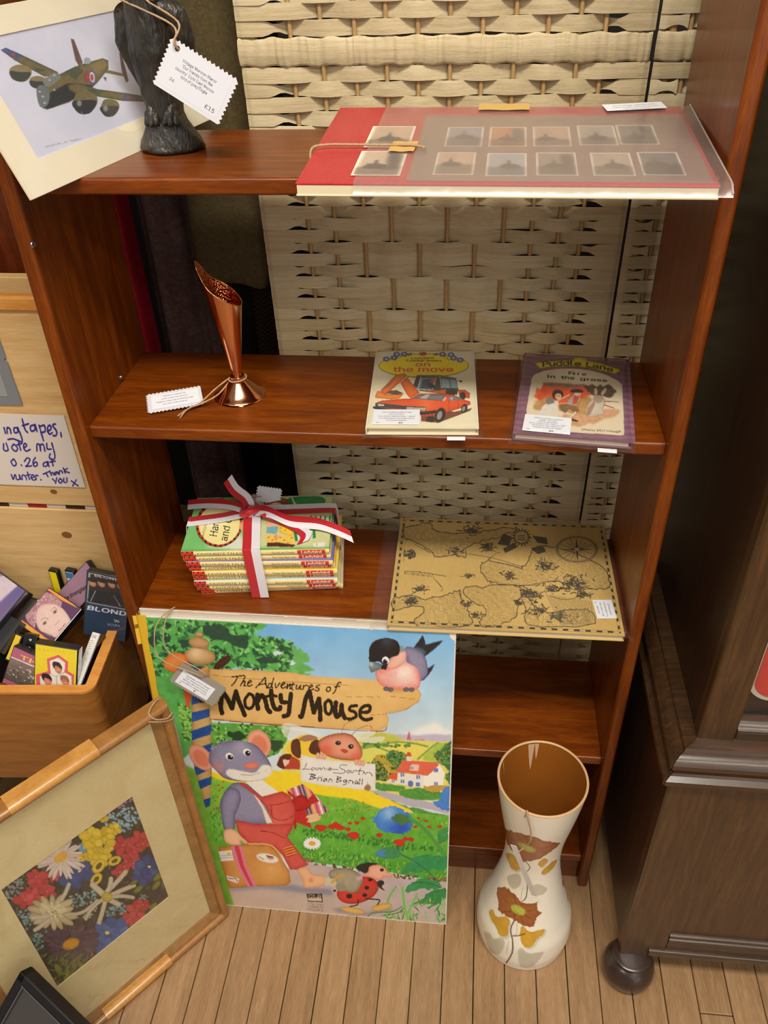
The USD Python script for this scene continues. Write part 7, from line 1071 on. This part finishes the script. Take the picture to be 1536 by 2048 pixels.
A = alpine_flowers(); msh, col = A.mesh(-0.0060); fp.part('print', (msh[0] * ((0.1700) / 0.170, 0.2344 / 0.234, 1) + (0.0742, 0.1278, 0), msh[1]), matt_print, 'colour print of edelweiss, gentians and daisies', smooth=True, col=col, under=mt_)
pane2 = film('picture_glass', 0.1, 0.05, haze=0.0); fp.part('glass', box(ix - .003, FW - ix + .003, iy - .003, FH - iy + .003, -0.0042, -0.0032), pane2)
for (x0, x1), (y0, y1) in (((FW - 0.201, FW - 0.094), (FH - 0.0195, FH + 0.004)), ((FW - 0.211, FW - 0.104), (-0.0002, 0.0195))):
    o = y1 if y1 > .2 else y0; s_ = -1 if y1 > .2 else 1; sec = [(o, -0.011)] + [(o + s_ * (0.0075 - 0.0075 * math.cos(a)), 0.0035 + 0.0085 * math.sin(a)) for a in np.linspace(0, math.pi, 9)] + [(o + s_ * 0.0195, 0.0005), (o + s_ * 0.0195, -0.006)]
    m = prism(sg.Polygon(sec).buffer(0), x1 - x0); m.vertices = np.stack([m.vertices[:, 2] + x0, m.vertices[:, 0], m.vertices[:, 1]], -1); m.fix_normals(); fp.part('raised_sleeve', m, gold_wood, 'raised lighter length of moulding in the middle of the rail', smooth=35)
fp.part('string', twist([(FW - 0.030, FH - .004, 0.0115), (FW - 0.020, FH - 0.012, 0.0125), (FW - 0.010, FH - 0.020, 0.0115), (FW + 0.0012, FH - 0.026, 0.008), (FW + 0.002, FH - 0.020, -0.004), (FW - 0.004, FH + 0.0012, -0.006), (FW - 0.024, FH + 0.002, 0.004), (FW - 0.022, FH - .006, 0.0118), (FW - 0.008, FH - 0.016, 0.0122), (FW + 0.0015, FH - 0.018, 0.008), (FW + 0.0018, FH - 0.028, 0.006), (FW + 0.0012, FH - 0.07, 0.004), (FW + 0.0010, FH - 0.10, 0.002)], 0.0011, 8), twine, 'loop of twine over the corner', smooth=60)

# ================================================================ grey tag of the big picture book
GT = axes((0.0395, -0.0350, 0.4660), (0.80, -0.10, -0.56), (0.50, 0.12, 0.72)); tg = Thing('price_tag', 'grey pinked tag with a white typed label, on twine over the big picture book', 'tag', M=GT)
tg.part('card', prism(pinked(0.062, 0.036, 0.0040, 'tblr'), 0.0007), grey_card); A = paper_label(0.047, 0.024, ['Vintage 1990 Giant', 'The Adventures of', 'Monty Mouse lovely', 'condition huge book'], '£', text_h=1.8); msh, col = A.mesh(0.0010); tg.part('label', (msh[0] + (0.005, 0.003, 0), msh[1]), matt_print, 'white typed label', smooth=True, col=col)
inv = np.linalg.inv(GT); hl = (GT @ np.array([0.030, 0.031, 0.0015, 1]))[:3]
tg.part('string', twist(loc(hl, hl + (-0.006, -0.002, 0.010), (0.0330, -0.0340, 0.505), (0.0285, -0.0240, 0.535), (0.0330, -0.0115, 0.5485), (0.0440, -0.0005, 0.5555), (0.0485, 0.0070, 0.5545), (0.0440, -0.0020, 0.5545), (0.0400, -0.0180, 0.541), (0.0420, -0.0270, 0.512), hl + (0.004, -0.001, 0.014), hl + (0.002, 0.001, 0.002)), 0.0008, 8), twine, smooth=60)

# ================================================================ white vase with brown flowers
prof = [(0.0, 0.0635), (0.0015, 0.0650), (0.012, 0.0670), (0.03, 0.0690), (0.055, 0.0675), (0.085, 0.0600), (0.115, 0.0520), (0.145, 0.0455), (0.175, 0.0405), (0.2, 0.0380), (0.215, 0.0375), (0.235, 0.0383), (0.26, 0.0408), (0.29, 0.0455), (0.33, 0.0515), (0.37, 0.0565)]
zz_, rr_ = np.array(prof).T; from scipy.interpolate import PchipInterpolator; rad = PchipInterpolator(zz_, rr_)
vs = Thing('flower_vase', 'tall white waisted china vase with brown flowers and a brown glazed inside, on the floor', 'vase', M=at(0.512, -0.0715, 0.0))
A = vase_flowers(); msh, col = A.mesh(0.0); a_ = np.radians(A.U * 360 - 180); h_ = (1 - A.V) * 0.3695; R__ = rad(h_); P = np.stack([R__ * np.sin(a_), -R__ * np.cos(a_), h_], -1)
china = usdkit.material(stage, L + 'glazed_china', {'a': ('attribute', {'attribute': 'Col'}), 'p': ('principled_bsdf', {'roughness': 0.28, 'coat_weight': 0.25, 'coat_roughness': 0.1})}, [('a.color', 'p.base_color')], surface='p.BSDF')
vm, fm = gridmesh(P); vs.part('body', (vm, fm[:, ::-1]), china, 'white body with transfer flowers', smooth=True, col=col)
zi = np.linspace(0.3685, 0.006, 60); vs.part('inside', lathe([(rad(z) - 0.0032, z) for z in zi][::1] + [(0, 0.006)], 96), usdkit.material(stage, L + 'brown_glaze', {'p': ('principled_bsdf', {'base_color': S(150, 88, 30), 'roughness': 0.25, 'coat_weight': 0.3})}, surface='p.BSDF'), 'brown glazed inside', smooth=True)
for a0, wd, z0 in ((1.80, .085, .322), (1.66, .05, .340), (2.75, .03, .345), (3.0, .03, .352)):
    zs_ = np.linspace(0.3680, z0, 14); vs.part('drip_mark', gridmesh(np.array([[((rad(z) - 0.0036) * math.cos(a0 + wd * u * (1 - k / 13) ** .7), (rad(z) - 0.0036) * math.sin(a0 + wd * u * (1 - k / 13) ** .7), z) for u in (-1, 0, 1)] for k, z in enumerate(zs_)])), plain(f'glaze_drip_{int(a0 * 100)}', (206, 172, 136), 0.3), 'pale run in the brown glaze', smooth=True)
rim = [(0.0565 - 0.0016 + 0.0017 * math.cos(a), 0.3695 + 0.0016 * math.sin(a)) for a in np.linspace(-0.3, math.pi + .3, 10)]; vs.part('rim', lathe(rim, 96), plain('worn_rim_glaze', (206, 164, 116), 0.3), 'cream and brown rim', smooth=True); vs.part('foot', lathe([(0, 0.0003), (0.0630, 0.0003), (0.0637, 0.0012), (0.0600, 0.002), (0, 0.002)], 72), plain('china_foot', (226, 220, 206), 0.4), smooth=40)
tg = Thing('price_tag', 'white tag hanging edge-on down the front of the white vase', 'tag', M=axes((0.4760, -0.1185, 0.2930), (0.0335, -0.012, -0.095), (0.020, -0.010, 0.008)))
tg.part('card', prism(sg.box(0, 0, 0.100, 0.0085), 0.0008), plain('tag_paper_worn', (206, 200, 190), 0.7)); inv = np.linalg.inv(tg.M)
tg.part('string', twist(loc((0.489, -0.122, 0.360), (0.4905, -0.1225, 0.3735), (0.4915, -0.1270, 0.368), (0.4965, -0.1285, 0.345), (0.4985, -0.1285, 0.322), (0.4950, -0.1230, 0.300), (0.4860, -0.1235, 0.285)), 0.0011, 8), twine, smooth=60)

# ================================================================ black frame at the lower left
black_paint = plain('black_frame_paint', (24, 22, 22), 0.35); c0 = np.array((-0.0900, -0.3130, 0.2700)); e1 = np.array((0.0960, -0.0517, -0.02)); e2 = np.array((-0.035, -0.075, -0.080))
BM = axes(c0, e1, -e2); n_ = BM[:3, 2]; bf = Thing('black_framed_picture', 'black picture frame with a thin silver inner line, at the lower left corner', 'picture frame', M=BM)
w_, h_ = 0.22, 0.30
for x0, x1, y0, y1 in ((0, w_, -0.012, 0), (0, 0.012, -h_, 0), (w_ - 0.012, w_, -h_, 0), (0, w_, -h_, -h_ + 0.012)): bf.part('frame_rail', box(x0, x1, y0, y1, -0.020, 0.0, 0.0025), black_paint)
for x0, x1, y0, y1 in ((0.011, w_ - 0.011, -0.0132, -0.0120), (0.012, 0.0132, -h_ + .011, -0.0115)): bf.part('silver_line', box(x0, x1, y0, y1, -0.004, -0.0006), steel)
bf.part('dark_picture', box(0.010, w_ - 0.010, -h_ + 0.01, -0.010, -0.012, -0.006), plain('dark_picture_card', (62, 58, 56), 0.5))

# ================================================================ notices on the crate
sgn = Thing('paper_notice', 'handwritten notice in blue marker on the pine crate, about buying tapes', 'sign', M=axes((-0.3385, 0.1488, 0.6300), (1, 0, 0), (0, 0, 1))); SW, SH = 0.2330, 0.1105
A = tape_sign(); A.w, A.h = SW - .002, SH; sgn.part('card', prism(pinked(SW, SH, 0.0024, 't'), 0.0006, 0.0), plain('notice_card', (222, 212, 202), 0.7)); msh, col = A.mesh(0.0008); sgn.part('handwriting', (msh[0] + (0.001, 0, 0), msh[1]), matt_print, smooth=True, col=col)
gt = Thing('grey_tag', 'grey card tag with a worn white patch hung on the pine crate', 'tag', M=axes((-0.2550, 0.1488, 0.7550), (1, 0, -0.0), (0, 0, 1)))
gt.part('card', prism(sg.Polygon([(0, -0.002), (0.0990, 0.000), (0.0975, 0.0595), (0.0940, 0.0620), (0.0975, 0.066), (0.0960, 0.1060), (0.0, 0.118)]), 0.0012), plain('grey_tag_board', (126, 128, 132), 0.7)); gt.part('patch', prism(sg.box(0.024, 0.012, 0.084, 0.050), 0.0003, 0.0013), plain('grey_tag_patch', (150, 150, 150), 0.8))
single('yellow_tape', box(-0.30, -0.212, 0.1480, 0.1494, 0.8680, 0.8780), plain('yellow_tape_ink', (190, 160, 52), 0.6), 'strip of yellow tape under the orange rail of the crate', 'tape')

# ================================================================ music cassettes in the box
case_black = plain('cassette_black', (22, 21, 22), 0.3, coat_weight=0.3); case_grey = film('cassette_clear_plastic', 0.12, 0.05, haze=0.015); smoke = plain('cassette_smoke', (58, 58, 60), 0.25, coat_weight=0.5)
def cassette(label, M, w, h, t_, art=None, spine=None, front=None, group='cassettes in the wooden box', case=None):
    """A case lying in its own frame: front face up (z), w across, h tall; spine: colour of the inlay on the left edge face."""
    c = Thing('cassette', label, 'cassette', group, M=M); c.part('case', box(0, w, 0, h, -t_, -0.0006, 0.0012), case or case_black)
    if art is not None: msh, col = art.mesh(-0.0003); c.part('inlay_card', (msh[0] * ((w - .003) / art.w, (h - .003) / art.h, 1) + (0.0015, 0.0015, 0), msh[1]), gloss_print, smooth=True, col=col); c.part('lid', gridmesh(np.array([[(x, y, 0.0006) for y in (0.0006, h - 0.0006)] for x in (0.0006, w - 0.0006)])), case_grey, 'clear plastic lid')
    if front is not None: c.part('label_card', box(0.002, w - 0.002, 0.003, h - 0.003, -0.0006, 0.0001), plain('cassette_label_' + '_'.join(map(str, front)), front, 0.45))
    return c
def facing(o, x, y): return axes(o, x, y)
def quadframe(tl, tr, bl):
    """Frame of a face from three corners; x along the top edge, y up the left edge."""
    tl, tr, bl = map(lambda q: np.array(q, float), (tl, tr, bl)); y = tl - bl; x = tr - tl; yh = y / np.linalg.norm(y); x = x - yh * (x @ yh); return axes(bl, x, y), np.linalg.norm(tr - tl), np.linalg.norm(y)
A = cassette_art('purple'); tr, tl_, dn = np.array((-0.2037, 0.124, 0.4909)), np.array((-0.2980, 0.140, 0.5090)), np.array((-0.0332, -0.0497, -0.0309)); M, w_, h_ = quadframe(tl_, tr, tl_ + dn * 1.18)
cassette('large violet boxed tape with a pale band, lying on top of the others', M, w_, h_, 0.026, A)
M, w_, h_ = quadframe((-0.1320, 0.1390, 0.5075), (-0.0710, 0.1135, 0.5075), (-0.1924, 0.1362, 0.4436)); cassette('pinkish mauve cassette behind the one with four faces', M, 0.042, h_, 0.010, cassette_art('band'))
M, w_, h_ = quadframe((-0.1240, 0.120, 0.5065), (-0.0630, 0.1200, 0.5035), (-0.1400, 0.0860, 0.4130)); cassette('navy blue cassette with a photograph of four heads, against the box end', M, 0.064, h_, 0.015, cassette_art('blonde'))
M, w_, h_ = quadframe((-0.1985, 0.1310, 0.4590), (-0.1360, 0.1105, 0.4545), (-0.2290, 0.0790, 0.4350)); cassette('cassette with a large fair-haired face lying sideways on orange and purple', M, 0.0690, 0.0665, 0.013, cassette_art('portrait'))
M, w_, h_ = quadframe((-0.1690, 0.0210, 0.4600), (-0.1105, 0.0300, 0.4750), (-0.1800, -0.0090, 0.3830)); cassette('bright yellow cassette with three heads in a pink hexagon border', M, 0.0600, h_, 0.016, cassette_art('yellow'))
M, w_, h_ = quadframe((-0.2086, 0.030, 0.4427), (-0.1640, 0.0265, 0.4400), (-0.2285, 0.0030, 0.3950)); cassette('cassette with a pink heading over a grey crowd picture, left of the yellow one', M, 0.062, h_, 0.015, cassette_art('the'))
M, w_, h_ = quadframe((-0.1120, 0.0688, 0.4400), (-0.0992, 0.0697, 0.4400), (-0.1265, 0.0010, 0.3985)); cassette('cassette on edge with a white typed spine, beside the yellow one', M, 0.0142, h_, 0.022, cassette_art('white'))
M, w_, h_ = quadframe((-0.1961, 0.1400, 0.4855), (-0.1807, 0.1370, 0.4855), (-0.1985, 0.1360, 0.4000)); cassette('cassette on edge with a plain yellow spine, at the back beside the violet tape', M, 0.0150, h_, 0.009, None, front=(238, 214, 26))
M, w_, h_ = quadframe((-0.1707, 0.1400, 0.4871), (-0.1548, 0.1370, 0.4871), (-0.1735, 0.1360, 0.4000)); c = cassette('cassette on edge with a white and blue spine, at the back of the box', M, 0.0155, h_, 0.009, None, front=(214, 220, 222)); c.part('spine_band', box(0.002, 0.0135, h_ - 0.014, h_ - 0.003, 0.0001, 0.0002), plain('blue_spine_band', (60, 120, 180), 0.4))
M, w_, h_ = quadframe((-0.2229, 0.0620, 0.4357), (-0.2107, 0.0620, 0.4366), (-0.2350, 0.0330, 0.4080)); cassette('cassette on edge with a golden yellow spine, before the fair-haired face', M, 0.0130, h_, 0.060, None, front=(226, 190, 40))
M, w_, h_ = quadframe((-0.2082, 0.0580, 0.4388), (-0.1890, 0.0580, 0.4370), (-0.2130, 0.0360, 0.4090)); c = cassette('cassette on edge with a black spine marked by a pale heart and ring', M, 0.0200, h_, 0.060, None)
hs = sg.Polygon([(0, -.0022), (.002, .0004), (.0012, .0016), (0, .0008), (-.0012, .0016), (-.002, .0004)]); pale = plain('pale_spine_ink', (206, 204, 204), 0.5); c.part('heart_mark', prism(affinity.translate(hs, .011, h_ - .008), .0002, -.0006), pale); c.part('ring_mark', prism(affinity.translate(sg.Point(0, 0).buffer(.0022, 10).difference(sg.Point(0, 0).buffer(.0014, 10)), .011, h_ - .020), .0002, -.0006), pale)
M, w_, h_ = quadframe((-0.2700, 0.098, 0.4470), (-0.2290, 0.0600, 0.4400), (-0.2900, 0.060, 0.4250)); cassette('empty smoky black cassette case at the left edge of the box', M, 0.060, 0.050, 0.014, None, case=smoke)
M, w_, h_ = quadframe((-0.2330, 0.130, 0.4420), (-0.2140, 0.127, 0.4420), (-0.2440, 0.095, 0.4220)); cassette('clear grey cassette case on edge under the violet boxed tape', M, 0.018, h_, 0.055, None, front=(96, 94, 92), case=smoke)
M, w_, h_ = quadframe((-0.2600, 0.045, 0.4300), (-0.2370, 0.040, 0.4320), (-0.2640, 0.005, 0.3950)); cassette('black cassette on edge beside the one with the pink heading', M, 0.020, h_, 0.060, None)
